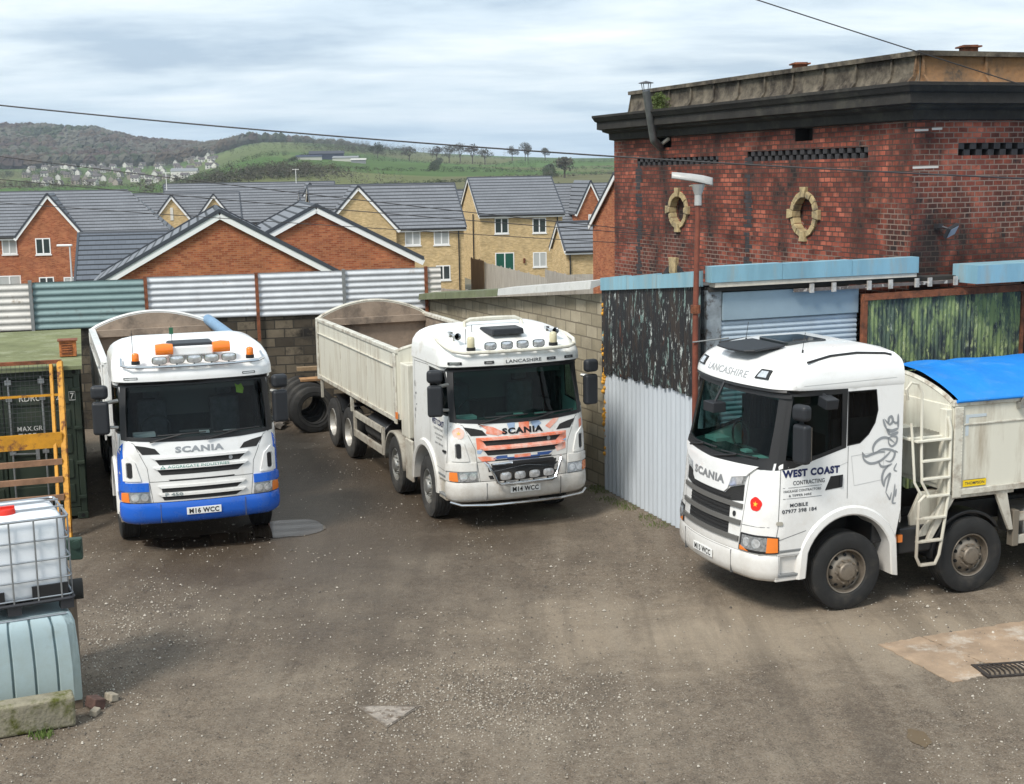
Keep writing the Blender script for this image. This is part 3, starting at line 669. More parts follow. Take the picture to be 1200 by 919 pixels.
def house(name, label, org, W_, D_, eave, ridge, axis, wallm, roofm, wins=(), group='new estate houses', hip=0, ohang=.25, cat='house', gz=GZ, barge=True, pipe=(), gables=(), roof_ov=.12):
    """org = near-left corner (world x, y); W_ along U, D_ along V; axis of the ridge 'u' or 'v'"""
    o = empty(name, (org[0], org[1], 0), TH, label, cat, group)
    mb = MB(); h = ridge
    mb.add([(0,0,gz),(W_,0,gz),(W_,D_,gz),(0,D_,gz),(0,0,eave),(W_,0,eave),(W_,D_,eave),(0,D_,eave)], [(0,1,5,4),(1,2,6,5),(2,3,7,6),(3,0,4,7)])
    if axis == 'u' :
        mb.add([(0,0,eave),(0,D_,eave),(0,D_/2,h)], [(0,1,2)])
        if not hip: mb.add([(W_,0,eave),(W_,D_,eave),(W_,D_/2,h)], [(0,2,1)])
    else: mb.add([(0,0,eave),(W_,0,eave),(W_/2,0,h),(0,D_,eave),(W_,D_,eave),(W_/2,D_,h)], [(0,1,2),(3,5,4)])
    wl = mb.build('wall', wallm, o)
    mb = MB(); ov = ohang; e2 = eave-ov*(h-eave)/((D_ if axis == 'u' else W_)/2); g_ = roof_ov; tk = .1
    def slab(q, th=tk):
        a = [Vector(p) for p in q]; nn = (a[1]-a[0]).cross(a[2]-a[0]).normalized()
        if nn.z < 0: nn = -nn
        mb.add([p+nn*.02 for p in a]+[p+nn*(th+.02) for p in a], [tuple(range(len(a)))[::-1], tuple(range(len(a), 2*len(a)))]+[(i, (i+1) % len(a), len(a)+(i+1) % len(a), len(a)+i) for i in range(len(a))])
    if axis == 'u':
        x1 = W_+(ov if hip else g_); xr = W_-hip if hip else W_+g_
        slab([(-g_,-ov,e2),(x1,-ov,e2),(xr,D_/2,h),(-g_,D_/2,h)]); slab([(-g_,D_/2,h),(xr,D_/2,h),(x1,D_+ov,e2),(-g_,D_+ov,e2)])
        if hip: slab([(x1,-ov,e2),(x1,D_+ov,e2),(xr,D_/2,h)])
    else:
        slab([(-ov,-g_,e2),(-ov,D_+g_,e2),(W_/2,D_+g_,h),(W_/2,-g_,h)]); slab([(W_/2,-g_,h),(W_/2,D_+g_,h),(W_+ov,D_+g_,e2),(W_+ov,-g_,e2)])
    rf = mb.build('roof', roofm, o)
    # barge boards with dark verge caps, fascia and gutter
    mb = MB(); mv = MB()
    if axis == 'u':
        for x in ((-g_-.02,) if hip else (-g_-.02, W_+g_+.02)):
            for s_ in (0, 1):
                y0 = -ov if s_ == 0 else D_+ov
                mb.bar((x, y0, e2-.06), (x, D_/2, h-.06), .04, .2, up=(0,0,1)); mv.bar((x, y0, e2+.12), (x, D_/2, h+.12), .1, .09)
        mb.bar((-g_, -ov-.02, e2-.07), (W_+g_, -ov-.02, e2-.07), .04, .2); gt = MB().tube([(-g_, -ov-.09, e2+.0), (W_+g_, -ov-.09, e2+.0)], .06, 6).build('gutter', blackp, rf)
    else:
        for y in (-g_-.02, D_+g_+.02):
            for s_ in (0, 1):
                x0 = -ov if s_ == 0 else W_+ov
                mb.bar((x0, y, e2-.06), (W_/2, y, h-.06), .04, .22); mv.bar((x0, y, e2+.13), (W_/2, y, h+.13), .1, .14)
    if not hip: mb.build('bargeboard', white, rf)
    else: mb.build('fascia', white, rf)
    mv.build('verge', vergem, rf)
    mr_ = MB()
    if axis == 'u': mr_.tube([(-g_, D_/2, h+.1), (W_-hip if hip else W_+g_, D_/2, h+.1)], .09, 6)
    else: mr_.tube([(W_/2, -g_, h+.1), (W_/2, D_+g_, h+.1)], .09, 6)
    mr_.build('ridge_tile', vergem, rf)
    for (x, z, w_, h_, kind) in wins: window(o, x, z, w_, h_, kind)
    for x in pipe: MB().tube([(x, -.09, eave-.1), (x, -.09, gz)], .045, 6).build('downpipe', blackp, o)
    return o
def window(o, x, z, w_, h_, kind='pane', y=0.):
    mb = MB(); f = .075; y0, y1 = y-.03, y+.05
    mb.box((x,y0,z),(x+f,y1,z+h_)); mb.box((x+w_-f,y0,z),(x+w_,y1,z+h_)); mb.box((x+f,y0,z),(x+w_-f,y1,z+f)); mb.box((x+f,y0,z+h_-f),(x+w_-f,y1,z+h_)); mb.box((x+w_/2-.045,y0-.01,z+f),(x+w_/2+.045,y1,z+h_-f))
    wn = mb.build('window' if kind != 'door' else 'patio_door', white, o)
    mb = MB(); mb.box((x+f,y-.008,z+f),(x+w_-f,y+.02,z+h_-f)); mb.build('pane', {'pane': pane, 'blind': blind, 'door': greend}[kind], wn)
    if kind != 'door': mb = MB(); mb.box((x-.05,y-.07,z-.09),(x+w_+.05,y,z-.01)); mb.build('sill', white, wn)
    return wn
# yellow house with french doors (centre)
HC = house('detached_house', 'buff brick house with green french doors and grey roof, seen from the back', (-2.35,110), 6.9, 8.2, 2.55, 5.35, 'u', yel, tile, [(1.2,.95,1.15,1.25,'pane'),(4.36,.92,1.15,1.22,'pane'),(1.2,-2.6,1.58,2.0,'door'),(4.36,-1.85,1.15,1.2,'blind')], pipe=(6.45,))
mb = MB(); mb.box((3.55,-.12,-1.5),(3.7,0,-1.1)); mb.build('wall_lantern', mat('lantern_brown', (.12,.03,.01), .5), HC)
MB().tube([(-.12,2.2,2.5),(-.12,2.2,-3)], .06, 6).build('downpipe', blackp, HC)
# buff house with gable
HA = house('semi_detached_house', 'buff brick house with a side gable and three windows, behind the right red gable', (-13.6,95.4), 10.6, 8, 2.1, 5.0, 'u', yel, tile, [(6.32,.8,1.12,1.15,'blind'),(8.40,.78,1.12,1.15,'blind'),(8.5,-1.75,1.05,1.05,'pane'),], pipe=(10.2,))
def add_gable(H, x0, x1, y0, eave, peak, wallm, roofm, back):
    """cross gable wing projecting to local y0 from a main roof"""
    mb = MB(); xm = (x0+x1)/2
    mb.add([(x0,y0,GZ),(x1,y0,GZ),(x1,y0,eave),(xm,y0,peak),(x0,y0,eave)], [(0,1,2,3,4)]); mb.add([(x0,y0,GZ),(x0,0.02,GZ),(x0,0.02,eave),(x0,y0,eave)], [(0,1,2,3)]); mb.add([(x1,y0,GZ),(x1,.02,GZ),(x1,.02,eave),(x1,y0,eave)], [(0,1,2,3)])
    mb.build('gable_wall', wallm, H)
    mb = MB(); s_ = (peak-eave)/(xm-x0); ov = .22; a = eave-ov*s_
    for sx, xe in ((-1, x0-ov), (1, x1+ov)):
        q = [Vector((xe,y0-.12,a)), Vector((xm,y0-.12,peak)), Vector((xm,back,peak)), Vector((xe,back,a))]
        mb.add([p+Vector((0,0,.03)) for p in q]+[p+Vector((0,0,.14)) for p in q], [(0,1,2,3),(4,5,6,7),(0,1,5,4),(1,2,6,5),(2,3,7,6),(3,0,4,7)])
    r_ = mb.build('gable_roof', roofm, H)
    mb = MB(); mv = MB()
    for xe in (x0-ov, x1+ov): mb.bar((xe,y0-.15,a-.05),(xm,y0-.15,peak-.05),.04,.22); mv.bar((xe,y0-.15,a+.13),(xm,y0-.15,peak+.13),.1,.13)
    mb.build('bargeboard', white, r_); mv.build('verge', vergem, r_)
    return r_
add_gable(HA, .45, 5.65, -.42, 2.1, 4.95, yel, tile, 3.9)
# red house far left
HL = house('terraced_house', 'red brick house with small front gable under a wide grey roof at far left', (-41.6,93.5), 17.6, 9, 2.05, 4.9, 'u', red, tile, [(6.3,.75,1.0,1.15,'blind'),(5.9,-1.75,1.5,1.0,'blind')], hip=2.8)
add_gable(HL, 7.45, 11.75, -.42, 2.05, 4.78, red, tile, 4.4)
window(HL, 8.58, .7, 1.0, 1.12, 'pane', -.42); window(HL, 8.65, -1.85, 1.0, .95, 'pane', -.42); window(HL, 10.3, -1.9, 1.0, .95, 'blind', -.42)
# low dark roof in front of it
house('bungalow', 'low building with dark blue grey tiled roof between the red house and big red gable', (-18.75,58.4), 7.8, 9.6, .6, 3.2, 'u', red, tile2, ohang=.2)
# the two near red gables
house('gabled_house', 'large red brick gable end in the middle, nearest the corrugated fence', (-15.0,49), 9.0, 8.6, 1.92, 4.42, 'v', red, tile, (), ohang=.35)
house('gabled_house', 'second red brick gable end, just right of and behind the nearest one', (-11.6,53.9), 7.9, 8.2, 2.4, 4.46, 'v', red, tile, (), ohang=.35)
# houses further back
H1 = house('detached_house', 'distant buff gabled house with vent slit, left of the large red gable', (-36,118), 12.5, 8, 1.6, 4.4, 'u', yel, tile); add_gable(H1, 4.1, 9.2, -.45, 1.0, 4.3, yel, tile, 4)
mb = MB(); mb.box((6.5,-.50,2.2),(6.75,-.45,3.3)); mb.build('vent', sillm, H1)
H2 = house('detached_house', 'distant buff house behind the peak of the large red gable', (-30.2,120), 15.2, 9, 1.9, 5.2, 'u', yel, tile); add_gable(H2, 1.9, 6.4, -.5, 1.3, 4.3, yel, tile, 4); add_gable(H2, 11.6, 13.7, -.3, 3.4, 5.1, yel, tile, 4)
H3 = house('detached_house', 'distant grey roofed house between the second red gable and buff gable', (-17.8,119), 8, 8, 1.5, 4.4, 'u', yel, tile)
# red houses at right
HR = house('detached_house', 'distant red brick house with steep gable left of the old tower', (4.6,124), 9, 8, 1.5, 4.6, 'u', red, tile, [(.2,-.6,.7,1.4,'blind')]); add_gable(HR, 1.2, 3.6, -1.8, 2.4, 4.9, red, tile, 3.5)
window(HR, 2.2, .3, .35, 1.7, 'blind', -1.8)
H4 = house('detached_house', 'distant house with plain grey roof glimpsed behind the buff house ridge', (-9,124), 9, 8, 1.2, 4.2, 'u', red, tile)
HN = house('detached_house', 'bright red brick side gable standing directly beside the old tower', (5.75,57.4), 9, 7.8, 3.3, 5.55, 'u', red, tile)
house('garage', 'low buff brick garage with grey roof between the buff and red houses', (3.75,90), 3.5, 3.6, .75, 2.35, 'u', yel, tile, pipe=(.25,))
# estate ground
mb = MB(); mb.grid(lambda u, v: (-60+90*u, 40+100*v, GZ+.02), 4, 4); tag(mb.build('estate_ground', mat('estate_soil', (.16,.15,.11), .95, var=.3, vs=.3)), kind='structure')
# garden fences
fw = mat('fence_timber', (.36,.33,.29), .85, var=.22, vs=4, streak=True); fw2 = mat('fence_brown', (.26,.17,.10), .85, var=.2, vs=4, streak=True)
def board_fence(name, label, a, b_, z0, z1, top0=None, m=fw):
    a = Vector((*a, 0)); b2 = Vector((*b_, 0)); L_ = (b2-a).length; d = (b2-a)/L_; o = empty(name, a, math.atan2(d.y, d.x), label, 'fence', 'garden fences')
    mb = MB(); k = int(L_/.15)
    for i in range(k): mb.box((i*.15, -.01*(i % 2), z0), (i*.15+.14, .015-.01*(i % 2), z1+random.uniform(-.01,.01)))
    mb.build('board_panel', m, o); mb = MB()
    for i in range(int(L_/2.4)+1): mb.box((i*2.4-.05,.02,z0),(i*2.4+.05,.12,z1+.05))
    mb.build('post', m, o); mb = MB(); mb.box((0,.02,z1-.3),(L_,.06,z1-.2)); mb.build('rail', m, o)
board_fence('garden_fence', 'grey board fence running forward from the left corner of the buff house', (-1.9,100), (2.3,84), GZ, -.72)
board_fence('garden_fence', 'brown board fence between the two buff houses', (-3.0,104), (-1.9,100.2), GZ, -.6, m=fw2)
board_fence('garden_fence', 'grey board fence slanting forward from the right of the french doors', (2.45,95), (5.7,82), GZ, -.95)
board_fence('garden_fence', 'grey board fence in front of the buff garage', (3.6,87.6), (6.6,88), GZ, -.8)
board_fence('garden_fence', 'long pale board fence just behind the block wall capping', (-3.4,62), (3.9,52), GZ, .6)
# estate street lamp and blossom shrub
sl_ = empty('street_lamp', (-25.9,80,GZ), 0, 'slim grey street lamp in front of the far left red house', 'street lamp')
MB().tube([(0,0,0),(0,0,5.0)], [.07,.045], 8).build('post', mat('lamp_grey', (.5,.5,.5), .5), sl_)
mb = MB(); mb.box((-.75,-.10,4.98),(.15,.10,5.10)); mb.build('lamp_head', mat('lamp_head_white', (.7,.7,.7), .4), sl_, bevel=.04)
random.seed(9); bs = empty('blossom_shrub', (-27.2,82,GZ), 0, 'small pink blossom shrub in front of the far left red house', 'shrub')
MB().tube([(0,0,0),(.1,0,1.6)], [.06,.03], 6).build('trunk', bark, bs); mb = MB(); crown(mb, 0, 0, .8, .9, 1.9, 260, 0, .07, 1); mb.build('crown', mat('blossom', (.42,.16,.15), .9), bs, recalc=False)
for (x, y, gl) in ((-19.4,119,'a'),(-25.0,96,'b')):
    z = {'a': 5.2, 'b': 4.95}[gl]
    a = empty('aerial', (x, y+ (4 if gl=='b' else 6), z), 0, 'thin television aerial on the %s roof ridge' % ('far grey' if gl == 'a' else 'wide far left'), 'aerial')
    MB().tube([(0,0,0),(0,0,1.3)], .025, 5).build('mast', white, a); MB().tube([(-.3,0,1.25),(.3,0,1.25)], .02, 5).build('crossbar', white, a)
# ================================================================ WALLS AND FENCE ROUND THE YARD
darkblock = brick('dark_block', (.060,.050,.038), (.155,.128,.092), (.045,.04,.033), bw=.44, bh=.215, ms=.014, soot=(.022,.020,.018), soot_s=.8, soot_t=(.47,.6), vari=.3, bump=.7)
block = brick('concrete_block', (.25,.215,.15), (.34,.295,.215), (.17,.145,.105), bw=.44, bh=.225, ms=.014, soot=(.075,.066,.05), soot_s=.5, soot_t=(.54,.66), vari=.28, bump=.6)
def wall_seg(mb, a, b, z0a, z0b, z1a, z1b, th):
    a, b = Vector((*a, 0)), Vector((*b, 0)); d = (b-a).normalized(); n = Vector((d.y, -d.x, 0))*th
    k = max(2, int((b-a).length/.5))
    for i in range(1):
        v = [a+Vector((0,0,z0a)), b+Vector((0,0,z0b)), b+Vector((0,0,z1b)), a+Vector((0,0,z1a))]
        mb.add(v+[p-n for p in v], [(0,1,2,3),(7,6,5,4),(0,4,5,1),(1,5,6,2),(2,6,7,3),(3,7,4,0)])
# rear wall: left end to the corner
RW0, RW1 = (-14.0, 30.0), (-2.0, 32.7)
mb = MB(); wall_seg(mb, RW0, RW1, -.3, -.3, 2.45, 2.68, .3); rw = mb.build('block_wall', darkblock, recalc=True)
tag(rw, 'dark weathered block wall below the corrugated fence at the back of the yard', 'wall')
dR = (Vector(RW1)-Vector(RW0)).normalized()
mb = MB(); random.seed(2)
for k in range(24):
    a = Vector(RW0)+dR*(k*.51); z = 2.45+.23*k/24
    if random.random() < .18: continue
    M_ = Matrix.Translation((a.x, a.y, z+.01))@Matrix.Rotation(math.atan2(dR.y, dR.x)+random.uniform(-.02,.02), 4, 'Z')
    mb.box((0,-.03,0),(.48,.24,.14+random.uniform(-.03,.02)), 0, M_)
mb.build('coping', mat('coping_block', (.12,.105,.085), .95, var=.45, vs=3, bump=.6), rw)
# corrugated fence on top
fe = empty('corrugated_fence', (RW0[0], RW0[1], 0), math.atan2(dR.y, dR.x), 'horizontal corrugated steel fence panels on rusty posts above the back wall', 'fence')
FO = Vector((fe.location.x, fe.location.y)); 
galv = mat('galvanised_sheet', (.60,.62,.64), .42, .15, var=.12, vs=2, dirt=(.42,.38,.34), dirt_s=2.2, dirt_t=(.6,.75), streak=False)
galv2 = mat('white_sheet', (.60,.58,.54), .6, 0, var=.12, vs=2, dirt=(.3,.24,.18), dirt_s=3, dirt_t=(.58,.72))
grn = mat('green_sheet', (.20,.29,.29), .5, 0, var=.1, vs=2, dirt=(.15,.17,.16), dirt_s=2, dirt_t=(.6,.75))
rust = mat('rusty_steel', (.20,.065,.028), .85, 0, var=.45, vs=7, dirt=(.08,.035,.02), dirt_s=6, dirt_t=(.5,.65), bump=.4, bump_s=50)
greypost = mat('grey_post', (.22,.23,.23), .6, .3, var=.2, vs=6)
# spacing measured on the wall plane: t along from fe origin
POST_T = [-1.5, 3.2, 5.72, 8.24, 10.28, 12.26]
def corr_h(mb, x0, x1, z0, z1, y=0., nw=7, amp=.014, mi=0):
    prof = []
    for k in range(nw*8+1):
        f = k/(nw*8); ph = (k % 8)/8; s_ = max(-1, min(1, 1.9*math.sin(2*math.pi*ph))); prof.append((y-amp*s_, z0+(z1-z0)*f))
    o = len(mb.v)
    for x in (x0, x1): mb.v += [Vector((x, a, b)) for a, b in prof]
    m = len(prof)
    for i in range(m-1): mb.f.append((o+i, o+m+i, o+m+i+1, o+i+1)); mb.m.append(mi)
def ztop(t): return 3.43+.004*t
pm_ = [galv2, grn, galv, galv, galv, galv2]
ends = POST_T+[12.62]
for i in range(6):
    t0, t1 = ends[i], ends[i+1]; mb = MB(); z0 = (2.36,2.36,2.48,2.46,2.5,2.56)[i]; corr_h(mb, t0+.03, t1-.03 if i < 5 else t1, z0, ztop(t0)+(.03 if i > 1 else 0), -.06, 7)
    p = mb.build('panel', pm_[i], fe, smooth=True, ang=60)
    if i == 1: p['label'] = 'grey green panel'
    if i == 0: p['label'] = 'off white panel'
for i, t_ in enumerate(POST_T[1:]):
    MB().bar((t_,-.10,1.9), (t_-.01,-.10,ztop(t_)+.05), .075, .06).build('post', rust if i in (1, 2, 4) else greypost, fe)
# side wall
SA, SB = (1.70, 24.0), (-2.0, 32.7)
mb = MB(); wall_seg(mb, SB, SA, -.3, -.3, 2.72, 3.56, .22); sw = mb.build('block_wall', block)
tag(sw, 'tall pale concrete block wall running back along the right side of the yard', 'wall')
# raised capping sheet on the side wall: green part then pale part
dS = Vector((SA[0]-SB[0], SA[1]-SB[1], 0)); LS = dS.length; dS.normalize()
def on_side(t, z, off=0): p = Vector((*SB, 0))+dS*t; n = Vector((dS.y, -dS.x, 0)); n = -n if n.x > 0 else n; return (p.x+n.x*off, p.y+n.y*off, z)
cp = empty('wall_capping', (*SB, 0), 0, 'sloping sheet capping on the side wall, mossy green at the far end and pale near', 'capping')
def capseg(t0, t1, z0, z1, m, nm):
    mb = MB(); L0 = Vector((SB[0], SB[1], 0)); q = []
    for t, z in ((t0, z0), (t1, z1)):
        q += [Vector(on_side(t, z+.02, .26))-L0, Vector(on_side(t, z+.16, .24))-L0, Vector(on_side(t, z+.19, -.16))-L0, Vector(on_side(t, z+.14, -.16))-L0]
    mb.add(q, [(0,1,2,3),(7,6,5,4),(0,4,5,1),(1,5,6,2),(2,6,7,3),(3,7,4,0)]); return mb.build(nm, m, cp)
moss = mat('mossy_sheet', (.125,.14,.075), .9, var=.25, vs=3, dirt=(.16,.16,.12), dirt_s=1.2, dirt_t=(.55,.7)); asb = mat('pale_cement_sheet', (.50,.50,.48), .85, var=.12, vs=3, dirt=(.33,.33,.29), dirt_s=3, dirt_t=(.55,.75))
zc = lambda t: 2.70+.093*t
capseg(.05, 1.9, zc(.1), zc(1.9), moss, 'sheet'); capseg(1.92, 5.0, zc(1.9), zc(5.0), moss, 'sheet'); capseg(5.03, 9.35, zc(5.0)+.02, zc(9.4)+.05, asb, 'sheet')
# yellow foam along the joint
fo = MB(); random.seed(12)
for k in range(170):
    z = random.choice([random.uniform(.6, 3.5), random.uniform(2.5, 3.5), random.uniform(2.0, 2.25), random.uniform(1.2, 1.9)]); s = random.uniform(.012, .045)
    p = Vector((1.69+random.uniform(-.045,.02)+.02*math.sin(z*9), 23.955+random.uniform(-.02,.03), z))
    fo.lathe([(0.001,-s),(s*.7,-s*.7),(s,0),(s*.7,s*.7),(.001,s)], p, 'Z', 7)
o = fo.build('sealing_foam', mat('expanding_foam', (.55,.27,.03), .8, var=.35, vs=9, bump=.5, bump_s=30), smooth=True); tag(o, 'lumpy orange yellow expanding foam down the joint at the near end of the block wall', 'foam', kind='stuff')

# ================================================================ THE STEEL SHED
SC = (2.95, 20.38)          # corner by the lamp post
c0 = Vector((*SA, 0)); c1 = Vector((*SC, 0)); dA = (c1-c0).normalized(); LA = (c1-c0).length; nA = Vector((dA.y, -dA.x, 0)); nA = nA if nA.x < 0 else -nA
AF = .36; dF = Vector((math.cos(AF), math.sin(AF), 0)); nF = Vector((dF.y, -dF.x, 0))
sh = empty('steel_shed', (0,0,0), 0, 'old steel clad shed with pale blue fascia and roller shutter against the brick tower', 'shed')
peel = bpy.data.materials.new('peeling_black_paint'); peel.use_nodes = True; t = peel.node_tree; b = t.nodes['Principled BSDF']; L = t.links.new; b.inputs['Roughness'].default_value = .6
tc = t.nodes.new('ShaderNodeTexCoord').outputs['Object']
def peelmat(b, t, L, c, layers, zs=.22):
    tcn = t.nodes.new('ShaderNodeTexCoord'); mp = t.nodes.new('ShaderNodeMapping'); mp.inputs['Scale'].default_value = (1, 1, zs); L(tcn.outputs['Object'], mp.inputs[0]); cur = None
    for i, (sc_, lo, hi, col_) in enumerate(layers):
        n = t.nodes.new('ShaderNodeTexNoise'); n.inputs['Scale'].default_value = sc_; n.inputs['Detail'].default_value = 9; n.inputs['Roughness'].default_value = .75; n.inputs['Distortion'].default_value = .3
        m2 = t.nodes.new('ShaderNodeMapping'); m2.inputs['Location'].default_value = (i*7, i*3, i); L(mp.outputs[0], m2.inputs[0]); L(m2.outputs[0], n.inputs[0])
        r = t.nodes.new('ShaderNodeMapRange'); r.inputs[1].default_value = lo; r.inputs[2].default_value = hi; L(n.outputs[0], r.inputs[0])
        mx = t.nodes.new('ShaderNodeMixRGB'); L(r.outputs[0], mx.inputs[0]); mx.inputs[2].default_value = (*col_, 1)
        if cur: L(cur, mx.inputs[1])
        else: mx.inputs[1].default_value = (*c, 1)
        cur = mx.outputs[0]
    L(cur, b.inputs['Base Color'])
peelmat(b, t, L, (.012,.012,.014), [(6, .5, .56, (.03,.022,.018)), (9, .57, .62, (.17,.25,.23)), (13, .58, .62, (.42,.46,.44)), (5, .62, .68, (.10,.035,.02))])
gpe = bpy.data.materials.new('peeling_green_paint'); gpe.use_nodes = True; t2 = gpe.node_tree; b2 = t2.nodes['Principled BSDF']; b2.inputs['Roughness'].default_value = .7
peelmat(b2, t2, t2.links.new, (.032,.05,.045), [(3.2, .46, .54, (.19,.25,.10)), (7, .50, .57, (.075,.11,.075)), (5, .53, .60, (.018,.026,.034)), (9, .57, .62, (.30,.35,.16)), (14, .62, .66, (.40,.44,.36))], .30)
def corr_v(mb, a, d, n, t0, t1, zb, zt, pitch=.085, amp=.013, mi=0, box=False):
    """vertical corrugations; zb, zt functions of t"""
    k = max(2, int((t1-t0)/pitch*6)); o = len(mb.v)
    for i in range(k+1):
        t = t0+(t1-t0)*i/k; s_ = math.sin(2*math.pi*t/pitch)
        if box: s_ = max(-1, min(1, 3*s_))
        p = a+d*t+n*(amp*(s_+1)+.02); mb.v.append(Vector((p.x, p.y, zb(t)))); mb.v.append(Vector((p.x, p.y, zt(t))))
    for i in range(k): mb.f.append((o+2*i, o+2*i+2, o+2*i+3, o+2*i+1)); mb.m.append(mi)
wsh = mat('pale_wall_sheet', (.50,.54,.58), .5, .05, var=.08, vs=2, dirt=(.36,.39,.41), dirt_s=1.8, dirt_t=(.55,.75), streak=True)
zfa = lambda t: 3.64+.34*t/LA
mb = MB(); corr_v(mb, c0, dA, nA, 0.02, LA, lambda t: .0, lambda t: 2.2+.03*t, .17, .016, box=True); mb.build('lower_cladding', wsh, sh, smooth=True, ang=50, recalc=False)
random.seed(4); jag = [random.uniform(-.05, .03) for _ in range(400)]
mb = MB(); corr_v(mb, c0, dA, nA*1.0, 0.0, LA, lambda t: 2.17+.03*t+jag[int(t*14)], zfa, .078, .014)
for i in range(len(mb.v)): mb.v[i] += nA*.045
up = mb.build('upper_cladding', peel, sh, smooth=True, ang=60, recalc=False); up['label'] = 'black peeling corrugated cladding'
# wall cores behind the cladding
mb = MB(); wall_seg(mb, SA, SC, 0, 0, 3.6, 3.95, .12); mb.build('wall_core', mat('dark_timber', (.03,.028,.025), .9), sh)
fasc = mat('blue_fascia', (.20,.37,.45), .6, 0, var=.18, vs=2.5, dirt=(.27,.33,.33), dirt_s=4, dirt_t=(.5,.68), streak=True); fascw = mat('cream_board', (.55,.50,.42), .8, var=.2, vs=5, dirt=(.25,.12,.06), dirt_s=5, dirt_t=(.6,.7))
def strip(mb, a, d, n, t0, t1, z00, z01, z10, z11, off, th, mi=0):
    v = []
    for o_ in (off, off-th):
        for t, z in ((t0, z00), (t1, z10), (t1, z11), (t0, z01)): p = a+d*t+n*o_; v.append(Vector((p.x, p.y, z)))
    mb.add(v, [(0,1,2,3),(7,6,5,4),(0,4,5,1),(1,5,6,2),(2,6,7,3),(3,7,4,0)], mi)
mb = MB()
for (ta, tb) in ((.05, 1.18), (1.19, 2.36), (2.37, 3.80)):
    strip(mb, c0, dA, nA, ta, tb, zfa(ta)-.02, zfa(ta)+.20, zfa(tb)-.02, zfa(tb)+.22, .13, .10)
mb.build('fascia', fasc, sh)
mb = MB()
for (ta, tb) in ((-.02, 1.2), (1.206, 2.45), (2.456, 3.7)): strip(mb, c1, dF, nF, ta, tb, 4.03, 4.27, 4.03+.0, 4.27+.01, .22, .2)
mb.build('fascia', fasc, sh)
mb = MB(); strip(mb, c1, dF, nF, .05, 3.68, 3.955, 4.024, 3.965, 4.024, .20, .18); mb.build('fascia_board', fascw, sh)
mb = MB(); strip(mb, c1, dF, nF, 4.52, 9.5, 3.84, 4.13, 3.86, 4.17, .62, .6); mb.build('canopy_box', fasc, sh)
mb = MB()
for z_, tt in ((3.78, (.02, 4.6)),): strip(mb, c1, dF, nF, tt[0], tt[1], z_+.1, z_+.165, z_+.1, z_+.165, .10, .3)
mb.build('lintel', mat('dark_timber', (.03,.028,.025), .9), sh)
# front: shutter bay
slat = mat('shutter_steel', (.40,.47,.53), .4, .1, var=.1, vs=2, dirt=(.3,.33,.35), dirt_s=3, dirt_t=(.55,.75)); plate = mat('shutter_box_sheet', (.27,.35,.40), .5, .1, var=.1, vs=1.5)
mb = MB(); k = 44; 
o_ = len(mb.v)
for i in range(k*4+1):
    z = 3.42*i/(k*4); s_ = (0, .018, .022, .014)[i % 4]
    for t in (.26, 2.70): p = c1+dF*t+nF*(.0+s_); mb.v.append(Vector((p.x, p.y, z)))
for i in range(k*4): mb.f.append((o_+2*i, o_+2*i+1, o_+2*i+3, o_+2*i+2)); mb.m.append(0)
mb.build('roller_shutter', slat, sh, recalc=False)
mb = MB(); strip(mb, c1, dF, nF, .26, 2.70, 3.43, 3.86, 3.43, 3.86, .06, .05); mb.build('shutter_box', plate, sh, bevel=.01)
mb = MB(); strip(mb, c1, dF, nF, .0, .25, 0, 3.9, 0, 3.9, .04, .25); jb = mb.build('jamb', mat('grey_jamb', (.24,.27,.29), .7, var=.35, vs=4, dirt=(.06,.05,.045), dirt_s=3, dirt_t=(.5,.6)), sh)
mb = MB(); strip(mb, c1, dF, nF, .0, 2.72, 0, 3.95, 0, 3.95, -.25, .1); mb.build('inner_wall', mat('dark_timber', (.03,.028,.025), .9), sh)
# shed roof behind the fascias
mb = MB(); a_, b_, c_, d_ = c0+Vector((.0,0,3.66)), c1+Vector((0,0,3.97)), c1+dF*3.7+Vector((0,0,3.97)), Vector((2.4,32.3,3.0))
mb.add([a_, b_, c_, Vector((6.35,21.95,3.97)), d_], [(0,1,2),(0,2,3),(0,3,4)]); mb.build('roof', mat('bitumen', (.06,.06,.058), .9), sh, recalc=False)
# sliding door on its rail
sd_ = empty('sliding_door', (0,0,0), 0, 'big green flaking corrugated sliding door hung from a rusty rail', 'door')
mb = MB(); corr_v(mb, c1, dF, nF, 2.78, 5.80, lambda t: .08, lambda t: 3.63, .078, .012)
for v in mb.v: v += nF*.12
mb.build('sheet', gpe, sd_, smooth=True, ang=60, recalc=False)
mb = MB(); strip(mb, c1, dF, nF, 2.70, 5.86, 3.63, 3.73, 3.64, 3.75, .20, .10); strip(mb, c1, dF, nF, 2.70, 2.78, .05, 3.63, .05, 3.63, .19, .08); strip(mb, c1, dF, nF, 5.80, 5.86, .05, 3.64, .05, 3.64, .19, .08); mb.build('frame', rust, sd_)
mb = MB(); strip(mb, c1, dF, nF, 1.45, 6.2, 3.82, 3.87, 3.84, 3.89, .19, .06); 
rl = mb.build('rail', mat('old_rail', (.12,.10,.09), .8, var=.4, vs=8, dirt=(.45,.42,.38), dirt_s=6, dirt_t=(.55,.6)), sd_)
for t in (1.7, 2.1, 2.75, 3.15, 3.65, 3.9, 4.4):
    mb = MB(); strip(mb, c1, dF, nF, t, t+.07, 3.80, 3.94, 3.80, 3.94, .22, .03); mb.build('hanger', mat('hanger_white', (.42,.40,.37), .8, var=.4, vs=12), rl)
mb = MB(); strip(mb, c1, dF, nF, 6.0, 9, 0, 3.8, 0, 3.8, .02, .1); mb.build('dark_doorway', mat('black_hole', (.008,.008,.008), .9), sh)

